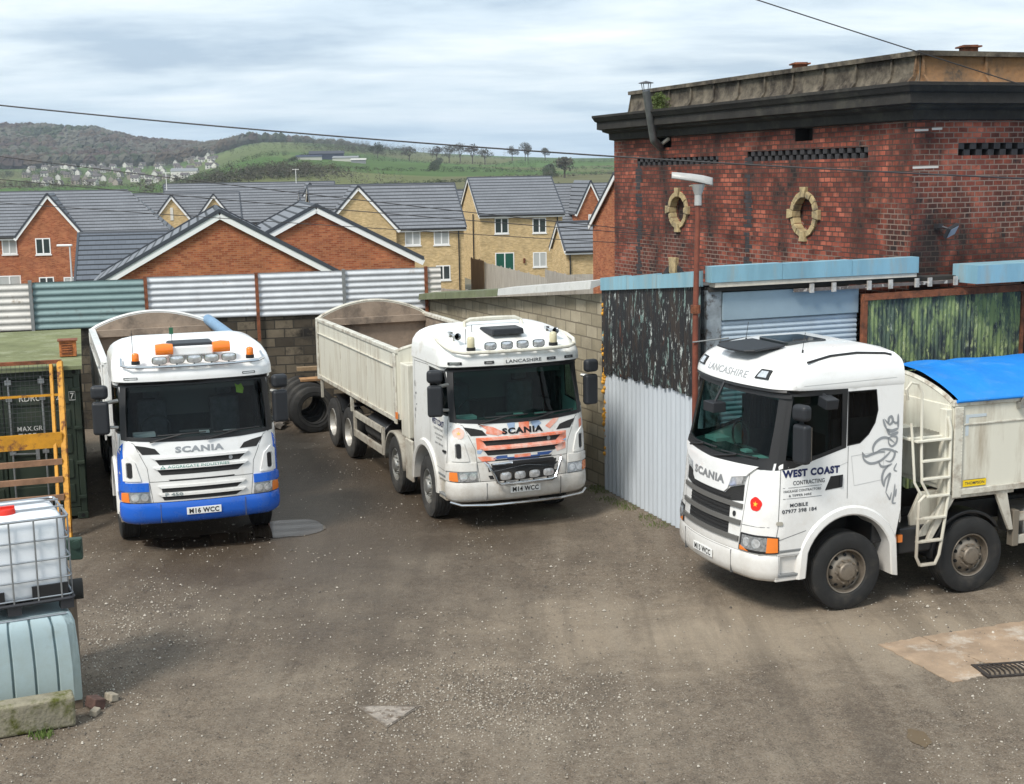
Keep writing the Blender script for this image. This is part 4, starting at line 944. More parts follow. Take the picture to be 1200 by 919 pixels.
# ================================================================ BRICK TOWER WITH IRON TANK
TA = Vector((6.5, 22.0, 0)); TL = Vector((2.5, 32.5, 0)); dL = (TL-TA).normalized(); LL = 11.2; dRt = Vector((math.cos(AF), math.sin(AF), 0)); LR = 8.5
tw = empty('brick_tower', (0,0,0), 0, 'old dark red brick water tower with rusting iron tank and oval stone windows', 'tower')
TL = TA+dL*LL; TRc = TA+dRt*LR; nL = Vector((dL.y, -dL.x, 0)); nL = nL if nL.x < 0 else -nL; nR = Vector((dRt.y, -dRt.x, 0))
tbr = brick('tower_brick', (.12,.040,.030), (.33,.10,.064), (.060,.046,.040), bw=.185, bh=.0865, ms=.010, soot=(.026,.020,.019), soot_s=.9, soot_t=(.45,.60), ssc=(1,.38,1), vari=.8, bump=.9, mort_var=(.23,.17,.14), hue=[(.35,(.17,.046,.032)),(.6,(.24,.066,.042))])
blk = mat('sooty_stone', (.022,.020,.018), .9, var=.4, vs=2.5, dirt=(.065,.060,.048), dirt_s=1.2, dirt_t=(.52,.7), bump=.5, bump_s=15)
hole = mat('black_hole', (.008,.008,.008), .9)
def PL(t, z, o=0): p = TA+dL*t+nL*o; return Vector((p.x, p.y, z))
def PR(t, z, o=0): p = TA+dRt*t+nR*o; return Vector((p.x, p.y, z))
ov1 = ell(3.08, 4.87, .34, .32, 28); ov2 = ell(7.96, 4.86, .34, .30, 28)
vents = [(1.20, 5.12, 5.85, 6.04), (6.25, 9.96, 5.82, 5.98)]
holes = [ov1, ov2, [(2.87,6.19),(3.44,6.19),(3.44,6.42),(2.87,6.42)], [(8.3,6.20),(8.95,6.20),(8.95,6.46),(8.3,6.46)]]+[[(a, z0), (b_, z0), (b_, z1), (a, z1)] for a, b_, z0, z1 in vents]
mb = MB(); patch(mb, lambda u, v: PL(u, v), [(0,-.1),(LL,-.1),(LL,6.62),(0,6.62)], 0, 0, 20, holes)
patch(mb, lambda u, v: PR(u, v), [(0,-.1),(LR,-.1),(LR,6.62),(0,6.62)], 0, 0, 20, [[(.88,5.86),(3.3,5.86),(3.3,6.06),(.88,6.06)]])
q = [TL, TL+Vector((6.2,2.4,0)), TRc+Vector((-1.5,4,0))]
for p0, p1 in ((TL, q[1]), (q[1], TRc)):
    mb.add([(p0.x,p0.y,-.1),(p1.x,p1.y,-.1),(p1.x,p1.y,6.62),(p0.x,p0.y,6.62)], [(0,1,2,3)])
# reveals and recessed back planes
def reveal(poly, P_, depth):
    n = len(poly); mb.add([P_(u, v, 0) for u, v in poly]+[P_(u, v, -depth) for u, v in poly], [(i, (i+1) % n, n+(i+1) % n, n+i) for i in range(n)]+[tuple(range(n, 2*n))])
for o_ in (ov1, ov2): reveal(o_, PL, .16)
twl = mb.build('wall', tbr, tw, recalc=False)
mb = MB()
for a, b_, z0, z1 in [(2.87,3.44,6.19,6.42),(8.3,8.95,6.20,6.46)]+vents: reveal([(a,z0),(b_,z0),(b_,z1),(a,z1)], PL, .3)
reveal([(.88,5.86),(3.3,5.86),(3.3,6.06),(.88,6.06)], PR, .3)
mb.build('vent_recess', hole, tw, recalc=False)
mb = MB()
def dentils(P_, t0, t1, z0, z1):
    k = int((t1-t0)/.235); st = (t1-t0)/k; zm = (z0+z1)/2
    for i in range(k):
        a = t0+i*st
        for (u0, u1, w0, w1) in ((a, a+st*.52, zm+.004, z1), (a+st*.5, a+st, z0, zm-.004)):
            v = [P_(u0,w0,.0),P_(u1,w0,.0),P_(u1,w1,.0),P_(u0,w1,.0),P_(u0,w0,-.2),P_(u1,w0,-.2),P_(u1,w1,-.2),P_(u0,w1,-.2)]; mb.add(v, [(0,1,2,3),(7,6,5,4),(0,4,5,1),(1,5,6,2),(2,6,7,3),(3,7,4,0)])
for a, b_, z0, z1 in vents: dentils(lambda u, v, o: PL(u, v, o-.01), a, b_, z0, z1); mb.build('dentil_vent', mat('soot_shade_brick', (.035,.033,.036), .85, var=.4, vs=8), tw); mb = MB()
dentils(lambda u, v, o: PR(u, v, o-.01), .88, 3.3, 5.86, 6.06)
mb.build('dentil_vent', mat('soot_shade_brick', (.035,.033,.036), .85, var=.4, vs=8), tw)
# stone ovals
stone = mat('yellow_sandstone', (.40,.31,.165), .9, var=.3, vs=6, dirt=(.16,.13,.09), dirt_s=5, dirt_t=(.48,.66), bump=.4)
for (cx, cy, rx, ry, ring) in ((3.08, 4.87, .34, .32, .11), (7.96, 4.86, .34, .30, .11)):
    so_ = MB(); nn = 16
    for k in range(nn):
        a0, a1 = 2*math.pi*(k+.04)/nn+math.pi/nn, 2*math.pi*(k+.96)/nn+math.pi/nn
        big_ = (k+1) % (nn//4) == 0; rr = ring*(1.75 if big_ else 1)
        q_ = []
        for a, r in ((a0, 0), (a0, rr), (a1, rr), (a1, 0)): q_.append((cx+(rx+r-.01)*math.cos(a), cy+(ry+r-.01)*math.sin(a)))
        th_ = .07 if big_ else .045+random.uniform(-.008,.008)
        so_.prism(q_, lambda u, v: PL(u, v, -.12), lambda u, v, th_=th_: PL(u, v, th_))
    so_.build('stone_surround', stone, tw, bevel=.008)
mb = MB()
for u0 in (8.12,): mb.prism([(u0-.13,3.48),(u0+.13,3.48),(u0+.17,3.83),(u0-.17,3.83)], lambda u, v: PL(u, v, -.02), lambda u, v: PL(u, v, .08))
mb.build('keystone', stone, tw, bevel=.01)
mb = MB()
for k in range(12):
    a0 = R(20+k*12); q_ = [(8.12+r*math.cos(a), 3.22+r*.8*math.sin(a)) for a, r in ((a0, .42), (a0, .58), (a0+R(11), .58), (a0+R(11), .42))]
    if abs(90-math.degrees(a0)-5) < 14: continue
    mb.prism(q_, lambda u, v: PL(u, v, -.02), lambda u, v: PL(u, v, .03))
mb.build('arch_ring', mat('soot_shade_brick', (.035,.033,.036), .85, var=.4, vs=8), tw)
# pilaster edges: dark strips carry soot plus painted shade; cornice mouldings round the top
def ring_pts(off, zt):
    return [TL+nL*off+dL*off*.15, TA+(nL+nR).normalized()*off*1.18, TRc+nR*off+dRt*off]
def moulding(prof, m, nm, par=tw):
    mb = MB(); rows = []
    for off, z in prof:
        rows.append([Vector((p.x, p.y, z)) for p in [q[1]+Vector((0, off, 0))]+ring_pts(off, z)+[q[2]+Vector((off,0,0))]])
    o = 0; n = len(rows[0])
    for r_ in rows: mb.v += r_
    for i in range(len(rows)-1):
        for j in range(n-1): mb.f.append((i*n+j, i*n+j+1, (i+1)*n+j+1, (i+1)*n+j)); mb.m.append(0)
    return mb.build(nm, m, par, recalc=False)
moulding([(.0,6.42),(.12,6.44),(.13,6.58),(.28,6.62),(.30,6.66),(.42,6.68),(.42,6.84),(.47,6.86),(.52,6.93),(.54,6.95),(.54,7.0),(.1,7.03),(-.4,7.03)], blk, 'cornice')
# bracket blocks under cornice
iron = mat('rusting_tank', (.125,.105,.078), .9, var=.5, vs=3.5, dirt=(.035,.028,.022), dirt_s=2.2, dirt_t=(.44,.60), bump=1, bump_s=12)
ironr = mat('orange_rust', (.30,.155,.065), .85, var=.5, vs=3, dirt=(.075,.055,.038), dirt_s=1.5, dirt_t=(.40,.58), bump=1, bump_s=12)
# tank walls: curved base flare, ribs between cast plates, top flange
def tank_face(P_, t0, t1, n_, m, first=0):
    st = (t1-t0)/n_
    for i in range(n_):
        a, b_ = t0+i*st, t0+(i+1)*st; mb = MB()
        ins_ = lambda v: .18+.12*min(1, v*2.4)**.6
        mb.grid(lambda u, v: P_(a+(b_-a)*u+(ins_(v)*.9*(1-u) if i == 0 else 0), 7.0+.52*v, -ins_(v)), 2, 8); mb.build('tank_plate', m, tw, smooth=True, recalc=False)
        mb = MB()
        if i == 0: continue
        prof = [(7.0, -.06), (7.06, -.16), (7.16, -.245), (7.48, -.265), (7.48, -.36), (7.0, -.36)]
        mb.prism(prof, lambda z, o, a=a: P_(a-.022, z, o), lambda z, o, a=a: P_(a+.022, z, o)); mb.build('rib', m, tw)
    mb = MB(); v = [P_(t0+.19,7.46,-.22),P_(t1,7.46,-.22),P_(t1,7.54,-.22),P_(t0+.19,7.54,-.22),P_(t0+.36,7.46,-.42),P_(t1,7.46,-.42),P_(t1,7.54,-.42),P_(t0+.36,7.54,-.42)]
    mb.add(v, [(0,1,2,3),(7,6,5,4),(0,4,5,1),(1,5,6,2),(2,6,7,3),(3,7,4,0)]); mb.build('top_flange', iron, tw)
tank_face(PL, .0, 10.9, 11, iron); tank_face(PR, .0, 8.0, 5, ironr)
mb = MB()
for s_ in (-1, 1):
    mb.prism([(7.0, -.02), (7.06, -.12), (7.16, -.22), (7.50, -.27), (7.50, -.36), (7.0, -.36)], lambda z, o, s_=s_: (PL if s_ < 0 else PR)(.30+.02, z, o), lambda z, o, s_=s_: (PL if s_ < 0 else PR)(.36, z, o))
mb.build('corner_rib', ironr, tw)
mb = MB(); mb.add([PL(10.9,7.0,-.2), PL(10.9,7.5,-.3), q[1]+Vector((0,-.4,7.5)), q[1]+Vector((0,-.4,7.0))], [(0,1,2,3)]); mb.build('tank_side', iron, tw, recalc=False)
for P_, t in ((PL, 4.1), (PR, 1.42)):
    c = P_(t, 7.545, -.5); mb = MB(); mb.box((c.x-.12,c.y-.12,7.5),(c.x+.12,c.y+.12,7.66)); mb.box((c.x-.17,c.y-.17,7.62),(c.x+.17,c.y+.17,7.645)); mb.build('vent_cap', rust, tw)
# ivy, flue, floodlight, dangling pipe
random.seed(8)
mb = MB()
for k in range(1300):
    u = random.gauss(0, .17); h = random.random(); c = PL(9.0-u, 7.05+.36*h*(1-abs(u)), .02+random.uniform(-.16, .02)); s = .028
    mb.add([c+Vector((random.uniform(-s,s), random.uniform(-s,s), random.uniform(-s,s))) for _ in range(3)], [(0,1,2)])
o = mb.build('ivy', mat('ivy_leaf', (.07,.10,.02), .8, var=.3, vs=8), recalc=False); tag(o, 'small clump of green ivy growing on the cornice beside the flue', 'plant')
fl = empty('flue_pipe', (0,0,0), 0, 'leaning metal flue pipe with flat cowl rising past the tower cornice', 'flue')
mb = MB(); p0, p1 = PL(8.47,6.36,.34), PL(8.28,7.40,.62); p0b = PL(8.70, 6.20, .05)
mb.tube([p0b, p0, p0+(p1-p0)*.02, p1], .085, 14); mb.build('pipe', mat('galv_pipe', (.20,.21,.215), .45, .7, var=.25, vs=5), fl, smooth=True)
mb = MB(); mb.lathe([(.005,.20),(.16,.16),(.165,.15),(.005,.15)], p1, 'Z', 14); mb.build('cowl', mat('dark_metal', (.05,.05,.055), .5, .5), fl)
mb = MB()
for k in range(4): a = k*1.57+.4; mb.tube([p1+Vector((.08*math.cos(a),.08*math.sin(a),-.02)), p1+Vector((.12*math.cos(a),.12*math.sin(a),.17))], .008, 5)
mb.build('bracket', MATS['dark_metal'], fl)
mb = MB(); mb.bar(PL(8.75,6.24,.06), PL(8.32,6.38,.06), .05, .06); o = mb.build('broken_timber', fascw); tag(o, 'short broken pale board lodged in the hole at the flue base', 'board')
fd = empty('floodlight', PR(.55,4.72,.02), AF, 'small black floodlight on a bracket on the brick tower face', 'floodlight')
mb = MB(); mb.box((-.12,-.14,-.02),(-.04,0,.05)); mb.tube([(-.08,-.1,.02),(.02,-.2,-.03)], .02, 6); mb.build('bracket', MATS['dark_metal'], fd)
M_ = Matrix.Translation((.04,-.24,-.06))@Matrix.Rotation(R(35), 4, 'X')@Matrix.Rotation(R(25), 4, 'Z')
mb = MB(); mb.box((-.14,-.03,-.10),(.14,.03,.10), 0, M_); mb.build('housing', MATS['dark_metal'], fd, bevel=.01)
mb = MB(); mb.box((-.115,-.037,-.08),(.115,-.031,.08), 0, M_); mb.build('lens', mat('lamp_glass_blue', (.35,.42,.50), .15, spec=.8), fd)
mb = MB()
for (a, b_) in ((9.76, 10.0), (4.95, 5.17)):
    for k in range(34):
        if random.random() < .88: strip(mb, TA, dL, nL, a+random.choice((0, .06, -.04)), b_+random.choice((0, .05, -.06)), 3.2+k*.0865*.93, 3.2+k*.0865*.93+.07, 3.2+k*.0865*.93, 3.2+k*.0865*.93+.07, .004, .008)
mb.build('soot_shade_strip', mat('soot_shade_brick', (.035,.033,.036), .85, var=.4, vs=8), tw)  # sooty strips along the recess edges, their shade painted into the colour
# white repair marks on the brickwork
mb = MB()
for (t, z, w_) in ((-.01,6.33,.0),): pass
for (a, b_, z) in ((.02,.28,6.25),(.35,.55,6.27),(.0,.5,5.66)): strip(mb, TA, dRt, nR, a, b_, z, z+.035, z+.006, z+.04, .004, .01)
mb.build('mortar_patch', mat('lime_patch', (.55,.52,.48), .9), tw)

# ================================================================ STREET LAMP BY THE SHED
lp = empty('street_lamp', (2.93-.16, 20.38-.20, 0), 0, 'tall lamp post painted rusty red with a white lantern, at the corner of the shed', 'street lamp')
redp = mat('red_oxide_post', (.17,.045,.024), .65, 0, var=.3, vs=5, dirt=(.12,.05,.03), dirt_s=4, dirt_t=(.55,.7))
MB().tube([(0,0,0),(0,0,.9)], .085, 12).build('post_base', redp, lp, smooth=True); MB().tube([(0,0,.9),(.0,0,3.6),(.03,0,5.22)], [.048,.044,.036], 12).build('post', redp, lp, smooth=True)
MB().tube([(0,0,3.58),(0,0,3.7)], .075, 10).build('collar', rust, lp)
MB().tube([(.03,0,5.18),(.03,0,5.40)], [.055,.05], 10).build('spigot', mat('lamp_white', (.38,.38,.37), .4, var=.1, vs=9), lp)
mb = MB(); rows = [(.24,.02,.0),(.21,.09,.02),(.08,.12,.10),(-.1,.11,.20),(-.32,.07,.29),(-.40,.02,.31)]
for (x, hw, top) in rows:
    for (dy_, dz) in ((-1,-.35),(-1,.0),(-.55,.8),(0,1),(.55,.8),(1,0),(1,-.35),(0,-.5)): mb.v.append(Vector((x*.95+.02, hw*dy_, 5.50+top*.35+dz*.085*(1-.5*abs(x-.1)))))
n = 8
for i in range(len(rows)-1):
    for j in range(n): mb.f.append((i*n+j, i*n+(j+1) % n, (i+1)*n+(j+1) % n, (i+1)*n+j)); mb.m.append(0)
mb.f += [tuple(range(n)), tuple(range((len(rows)-1)*n, len(rows)*n))]; mb.m += [0, 0]
mb.build('lantern', MATS['lamp_white'], lp, smooth=True, ang=50)
mb = MB(); mb.lathe([(.055,-.12),(.11,.03)], (.03,0,5.46), 'Z', 12); mb.build('lantern_neck', MATS['lamp_white'], lp)
mb = MB(); mb.box((-.10,-.06,5.46),(.14,.06,5.475)); mb.build('lens', mat('lamp_lens', (.45,.40,.28), .3), lp, bevel=.01)
mb = MB(); mb.tube([(-.05,-.07,3.15),(.5,-.02,3.2)], .012, 6); mb.build('bracket', greypost, lp)

# ================================================================ OVERHEAD CABLES
def cable(a, b_, sag, r, label):
    a, b_ = Vector(a), Vector(b_); pts = [a.lerp(b_, i/40)-Vector((0,0,sag*4*(i/40)*(1-i/40))) for i in range(41)]
    mb = MB(); mb.tube(pts, r, 6); o = mb.build('overhead_cable', mat('cable_black', (.02,.02,.022), .6), smooth=True); tag(o, label, 'cable', None)
cable((-18,24,8.30), (14,17.5,5.17), .5, .013, 'thick black cable sweeping down from upper left to the brick tower')
cable((-1.5,16,9.1), (9.5,16,5.5), .06, .007, 'thin cable crossing the sky over the top right of the iron tank')
cable((-16,26,7.15), (2.6,25.8,4.58), .10, .009, 'topmost of the thin cables slanting across the estate roofs')
cable((-16,26.5,6.45), (2.9,26.8,4.45), .06, .009, 'middle one of the thin cables slanting across the estate roofs')
cable((-16,27,5.85), (2.9,27.6,4.22), .06, .008, 'lowest of the thin cables slanting across the estate roofs')

# ================================================================ LEFT SIDE CLUTTER
CG = mat('container_green', (.022,.036,.022), .6, 0, var=.2, vs=2, dirt=(.045,.05,.035), dirt_s=2, dirt_t=(.52,.7)); wpaint = mat('stencil_white', (.62,.62,.58), .7); zinc = mat('zinc_rod', (.34,.36,.37), .4, .7, var=.2, vs=8)
# local frame: x along the door face (0 at the right corner, negative to the left), y back, z up
ct = empty('shipping_container', (-7.28, 22.50, 0), R(17.5), 'dark green shipping container with white stencilled numbers, doors facing the yard', 'container')
mb = MB(); mb.box((-2.44,.03,.16),(-0.0,6.05,2.44)); 
shell = MB(); shell.box((-2.40,.06,.17),(-.04,6.0,2.42)); shell.build('wall', CG, ct)
mb = MB()
for x in (-2.44,-.1):
    mb.box((x,0,.12),(x+.1,.1,2.48)); mb.box((x,5.95,.12),(x+.1,6.05,2.48))
mb.box((-2.34,0,.05),(-.1,.1,.2)); mb.box((-2.34,0,2.44),(-.1,.1,2.58)); mb.box((-2.44,.1,.05),(-2.36,5.95,.2)); mb.box((-.08,.1,.05),(0,5.95,.2)); mb.box((-2.44,.1,2.46),(-2.36,5.95,2.58)); mb.box((-.08,.1,2.46),(0,5.95,2.58))
mb.build('frame', CG, ct, bevel=.01)
for x in (-2.45,-.17):
    for y in (-.01, 5.88):
        for z in (0, 2.47): mb = MB(); mb.box((x,y,z),(x+.18,y+.18,z+.12)); cc = mb.build('corner_casting', CG, ct, bevel=.012); mb = MB(); mb.lathe([(.0,-.003),(.035,-.003)], (x+.09,y,z+.06), 'Y', 10); mb.build('casting_hole', hole, cc)
mb = MB()
k = 40
for i in range(k): 
    y = .15+5.75*i/k; d_ = .02 if i % 2 else 0; mb.box((-.05-d_,y,.2),(-.035-d_+.02,y+5.75/k*.7,2.46))
mb.build('side_corrugation', CG, ct)
for x0, x1 in ((-2.33,-1.235),(-1.215,-.105)):
    mb = MB(); mb.box((x0,-.005,.21),(x1,.05,2.43))
    for zb, zt in ((.3,.62),(.72,1.05),(1.15,1.48),(1.58,1.9),(2.0,2.32)): mb.box((x0+.07,-.028,zb),(x1-.07,-.004,zt))
    dd = mb.build('door', CG, ct, bevel=.012)
    for xr in (x0+.09, x1-.50):
        MB().tube([(xr,-.075,.14),(xr,-.075,2.5)], .017, 8).build('lock_rod', zinc, dd, smooth=True)
        mb = MB()
        for z in (.3,1.2,2.1): mb.box((xr-.05,-.1,z),(xr+.05,-.03,z+.05))
        mb.box((xr-.05,-.1,2.38),(xr+.05,-.02,2.46)); mb.build('rod_bracket', zinc, dd)
        if xr == x0+.09: mb = MB(); mb.bar((xr,-.1,1.22),(xr+.42,-.1,1.20),.03,.02); mb.box((xr+.36,-.11,1.1),(xr+.42,-.05,1.3)); mb.build('handle', zinc, dd)
for z in (.35,.95,1.55,2.2): mb = MB(); mb.box((-.13,-.04,z),(.005,.01,z+.06)); mb.build('hinge', CG, ct, bevel=.008)
def ctext(s, x, z, w_, h_): text_on(lambda u, v: (u, -.034, v), s, w_, h_, wpaint, ct, (x, z), 0.002, .012)
ctext('RDRU', -.80, 2.13, .34, .105); ctext('426', -.36, 2.13, .2, .11); ctext('7', -.13, 2.13, .06, .10)
mb = MB()
for a_, b_ in (((-.18,2.06),(-.08,2.06)),((-.08,2.06),(-.08,2.20)),((-.08,2.2),(-.18,2.2)),((-.18,2.2),(-.18,2.06))): mb.bar((a_[0],-.036,a_[1]),(b_[0],-.036,b_[1]),.004,.01)
mb.build('lettering', wpaint, ct)
ctext('1', -.45, 1.93, .02, .09); ctext('MAX.GR.', -.82, 1.62, .42, .085); ctext('TARE', -.88, 1.50, .28, .085)
for i, s_ in enumerate(('30480 KG','67200 LB','2180 KG','4810 LB')): pass
# roof sheet over the container
rs = mat('faded_green_sheet', (.155,.17,.085), .85, var=.25, vs=1.2, dirt=(.25,.265,.17), dirt_s=2, dirt_t=(.5,.7))
mb = MB(); k = 60
for i in range(k*4+1):
    y = -.12+6.0*i/(k*4); z = 2.64+.012*math.sin(i*math.pi/2)+.0*y; mb.v += [Vector((-3.3,y,z)), Vector((.06,y,z))]
for i in range(k*4): mb.f.append((2*i,2*i+1,2*i+3,2*i+2)); mb.m.append(0)
mb.box((-3.3,-.14,2.585),(.06,-.1,2.645)); 
o = mb.build('roof_sheet', rs, recalc=False); o.location = ct.location; o.rotation_euler = ct.rotation_euler; tag(o, 'faded green corrugated sheet lying on top of the container', 'roof sheet')
# rusty vent box on it
vbx = empty('rusty_box', (-7.80,23.6,2.66), R(17), 'small rusty orange louvred box sitting on the green roof sheet', 'box')
orst = mat('orange_rust2', (.42,.14,.04), .85, var=.35, vs=7, dirt=(.2,.07,.03), dirt_s=5, dirt_t=(.5,.65))
mb = MB(); mb.box((-.22,-.2,0),(.24,.24,.44)); mb.build('body', orst, vbx, bevel=.012)
mb = MB(); mb.box((-.16,-.212,.06),(.13,-.2,.38)); mb.build('opening', rust, vbx)
mb = MB(); mb.box((-.26,-.25,.44),(.28,.27,.47)); mb.build('lid', rust, vbx)
mb = MB()
for z in (.12,.19,.26,.33): mb.box((-.15,-.225,z),(.12,-.21,z+.02))
mb.build('louvre', orst, vbx)
vbx.scale = (.62,.62,.62)
# yellow frame leaning on the container
gy = empty('yellow_gate', (0,0,0), 0, 'rusty yellow steel gate with mesh and brown slats leaning on the green container', 'gate')
yp = mat('chipped_yellow', (.52,.24,.012), .6, 0, var=.2, vs=5, dirt=(.15,.06,.03), dirt_s=4.5, dirt_t=(.52,.62)); slt = mat('brown_slat', (.24,.135,.08), .85, var=.3, vs=5, streak=False)
G0 = Vector((-7.17,21.15,0)); G1 = Vector((-7.50,22.25,2.74)); gx = Vector((-.96,-.28,0))
def GP(u, v, o=0): p = G0.lerp(G1, v/2.72)+gx*u; return p+Vector((0,-1,.35)).normalized()*o
gb = lambda a, b_, w_=.06, h_=.05: (GP(*a), GP(*b_))
mb = MB(); mb.bar(GP(0,0), GP(0,2.72), .085, .07, up=(0,1,0)); mb.bar(GP(2.1,0), GP(2.1,2.72), .085, .07, up=(0,1,0)); mb.build('post', yp, gy)
mb = MB(); mb.bar(GP(.14,0), GP(.14,2.68), .05, .05, up=(0,1,0)); mb.build('inner_post', yp, gy)
mb = MB(); mb.bar(GP(-.03,2.72), GP(2.1,2.72), .06, .06); mb.build('top_rail', rust, gy)
mb = MB(); mb.bar(GP(0,2.20), GP(2.1,2.20), .04, .035); mb.build('rail', yp, gy)
mb = MB(); mb.bar(GP(0.02,1.50,.03), GP(2.1,1.48,.03), .04, .25); mb.build('yellow_board', yp, gy)
for i, v in enumerate((1.17, .90, .63, .36, .1)): mb = MB(); mb.bar(GP(.04,v,.02), GP(2.1,v-.02,.02), .07, .09); mb.build('slat', slt, gy)
mb = MB()
for i in range(1, 30): mb.tube([GP(i*.07,1.6), GP(i*.07,2.7)], .0028, 4)
for i in range(1, 16): mb.tube([GP(.0,1.6+i*.07), GP(2.1,1.6+i*.07)], .0028, 4)
mb.build('wire_mesh', mat('dark_metal', (.05,.05,.055), .5, .5), gy)

# IBC totes
AI = R(27)
cage = mat('cage_zinc', (.36,.38,.40), .38, .8, var=.15, vs=7)
poly = mat('white_polythene', (.76,.79,.82), .35, 0, var=.04, vs=2, dirt=(.50,.58,.62), dirt_s=1.2, dirt_t=(.52,.75)); polyb = mat('pale_blue_polythene', (.46,.60,.66), .38, 0, var=.08, vs=1.2, dirt=(.30,.36,.36), dirt_s=2.4, dirt_t=(.55,.8), film=(.30,.33,.27,.6))
ib = empty('ibc_tote', (-4.79, 14.13, 1.12), AI, 'white polythene tank with red cap in a grey wire cage, on the pale blue tank', 'tank')
mb = MB()
def rbox(mb, x0, x1, y0, y1, zs, r):
    """stack of rounded-rectangle rings [(z, inset)]"""
    rows = []
    for z, ins in zs:
        rows.append([Vector((x, y, z)) for x, y in rrect(x0+ins, y0+ins, x1-ins, y1-ins, r, 5)])
    n = len(rows[0]); o = len(mb.v)
    for r_ in rows: mb.v += r_
    for i in range(len(rows)-1):
        for j in range(n): mb.f.append((o+i*n+j, o+i*n+(j+1) % n, o+(i+1)*n+(j+1) % n, o+(i+1)*n+j)); mb.m.append(0)
    mb.f += [tuple(o+j for j in range(n))[::-1], tuple(o+(len(rows)-1)*n+j for j in range(n))]; mb.m += [0, 0]
rbox(mb, -1.18, -.03, .03, .97, [(.14,.03),(.2,0),(.42,0),(.85,0),(.98,.01),(1.03,.05),(1.05,.12)], .13); mb.build('bottle', poly, ib, smooth=True, ang=50)
mb = MB(); mb.lathe([(.001,.06),(.10,.055),(.11,.03),(.11,0)], (-.60,.33,1.05), 'Z', 20); mb.box((-.70,.31,1.10),(-.50,.35,1.13)); mb.build('cap', mat('red_cap', (.65,.03,.015), .35), ib, smooth=True)
mb = MB()
for z in (.16,.36,.57,.79,1.02): 
    mb.tube([(x, y, z) for x, y in rrect(-1.21, 0, 0, 1.0, .06, 4)], .010 if z < 1 else .014, 6, closed=True)
for x in (-1.1,-.86,-.61,-.36,-.12):
    for y in (-.006, 1.006): mb.tube([(x,y,.1),(x,y,1.02)], .010, 6)
for y in (.12,.37,.62,.87):
    for x in (-1.216,.006): mb.tube([(x,y,.1),(x,y,1.02)], .010, 6)
mb.build('cage', cage, ib)
mb = MB()
for y in (.32,.66): mb.bar((-1.21,y,1.065),(0,y,1.065),.035,.012)
mb.build('top_bar', cage, ib)
mb = MB(); mb.tube([(x, y, .115) for x, y in rrect(-1.215, -.005, .005, 1.005, .05, 3)], .02, 6, closed=True); mb.box((-1.2,.0,.10),(0,1.0,.112))
for x in (-1.2,-.68,-.14): 
    for y in (.0,.86): mb.box((x,y,-.0),(x+.14,y+.14,.1))
mb.build('pallet', mat('dark_metal', (.05,.05,.055), .5, .5), ib)
mb = MB(); mb.box((-.98,-.004,.125),(-.70,.028,.27)); mb.box((-.42,-.004,.125),(-.05,.028,.29)); mb.build('black_panel', mat('black_plastic', (.012,.012,.013), .5), ib)  # plain black panels low on the near face of the tank
b2_ = empty('bare_tank', (-4.72, 14.05, .0), AI, 'uncaged pale blue ribbed polythene tank under the caged white one', 'tank')
mb = MB(); prof = []
W_ = 1.19; nrib = 5
def bx(z): 
    return .04+.10*smooth(.75,1.1,z)-0.0
rows = []
for z in (.1,.14,.3,.5,.7,.85,.97,1.05,1.08):
    ins = .015+.05*max(0,(z-.97)/.11)**2; pts = []
    xr = -.01-.03*smooth(.5,1.08,z)
    n_ = 60
    for i in range(n_+1):
        f = i/n_; x = -W_+ins+(W_-ins*2+xr+.0)*f; ph = (f*nrib) % 1; g_ = .045 if (ph < .07 or ph > .93) and .03 < f < .97 else 0
        if .14 > z: g_ = 0
        pts.append(Vector((x, ins*.8+g_, z)))
    for i in range(5): a = -R(90)+R(90)*i/4; pts.append(Vector((xr-ins-.08+.1*math.cos(a)+.0, ins*.8+.1+.1*math.sin(a), z)))
    pts += [Vector((xr-ins, .9, z)), Vector((-W_+ins, .95, z))]; rows.append(pts)
n = len(rows[0])
for r_ in rows: mb.v += r_
for i in range(len(rows)-1):
    for j in range(n): mb.f.append((i*n+j, i*n+(j+1) % n, (i+1)*n+(j+1) % n, (i+1)*n+j)); mb.m.append(0)
mb.f.append(tuple((len(rows)-1)*n+j for j in range(n))); mb.m.append(0)
mb.build('bottle', polyb, b2_, smooth=True, ang=35)
mb = MB(); mb.box((-1.15,.03,0),(-.02,.13,.1)); mb.box((-1.15,.8,0),(-.02,.9,.1)); mb.build('skid', mat('old_timber', (.16,.12,.085), .9, var=.3, vs=6), b2_)
mb = MB(); mb.tube([(-1.19,.06,1.085),(-.12,.05,1.085)], .012, 6); mb.build('rim', cage, b2_)
cbk = empty('concrete_block', (-4.66,13.55,0), R(24), 'mossy green stained concrete block leaning in front of the pale blue tank', 'block')
ccm = mat('mossy_concrete', (.26,.235,.17), .95, var=.3, vs=3, dirt=(.075,.082,.012), dirt_s=2.2, dirt_t=(.44,.56), bump=.6, bump_s=30)
mb = MB(); mb.grid(lambda u, v: (-1.6+1.6*u, 0, v*.33), 30, 8)
M0 = Matrix.Rotation(R(4), 4, 'X')
mb = MB(); mb.box((-1.6,0,0),(0,.22,.34), 0, M0); mb.build('block', ccm, cbk, bevel=.03, seg=3)
random.seed(6)
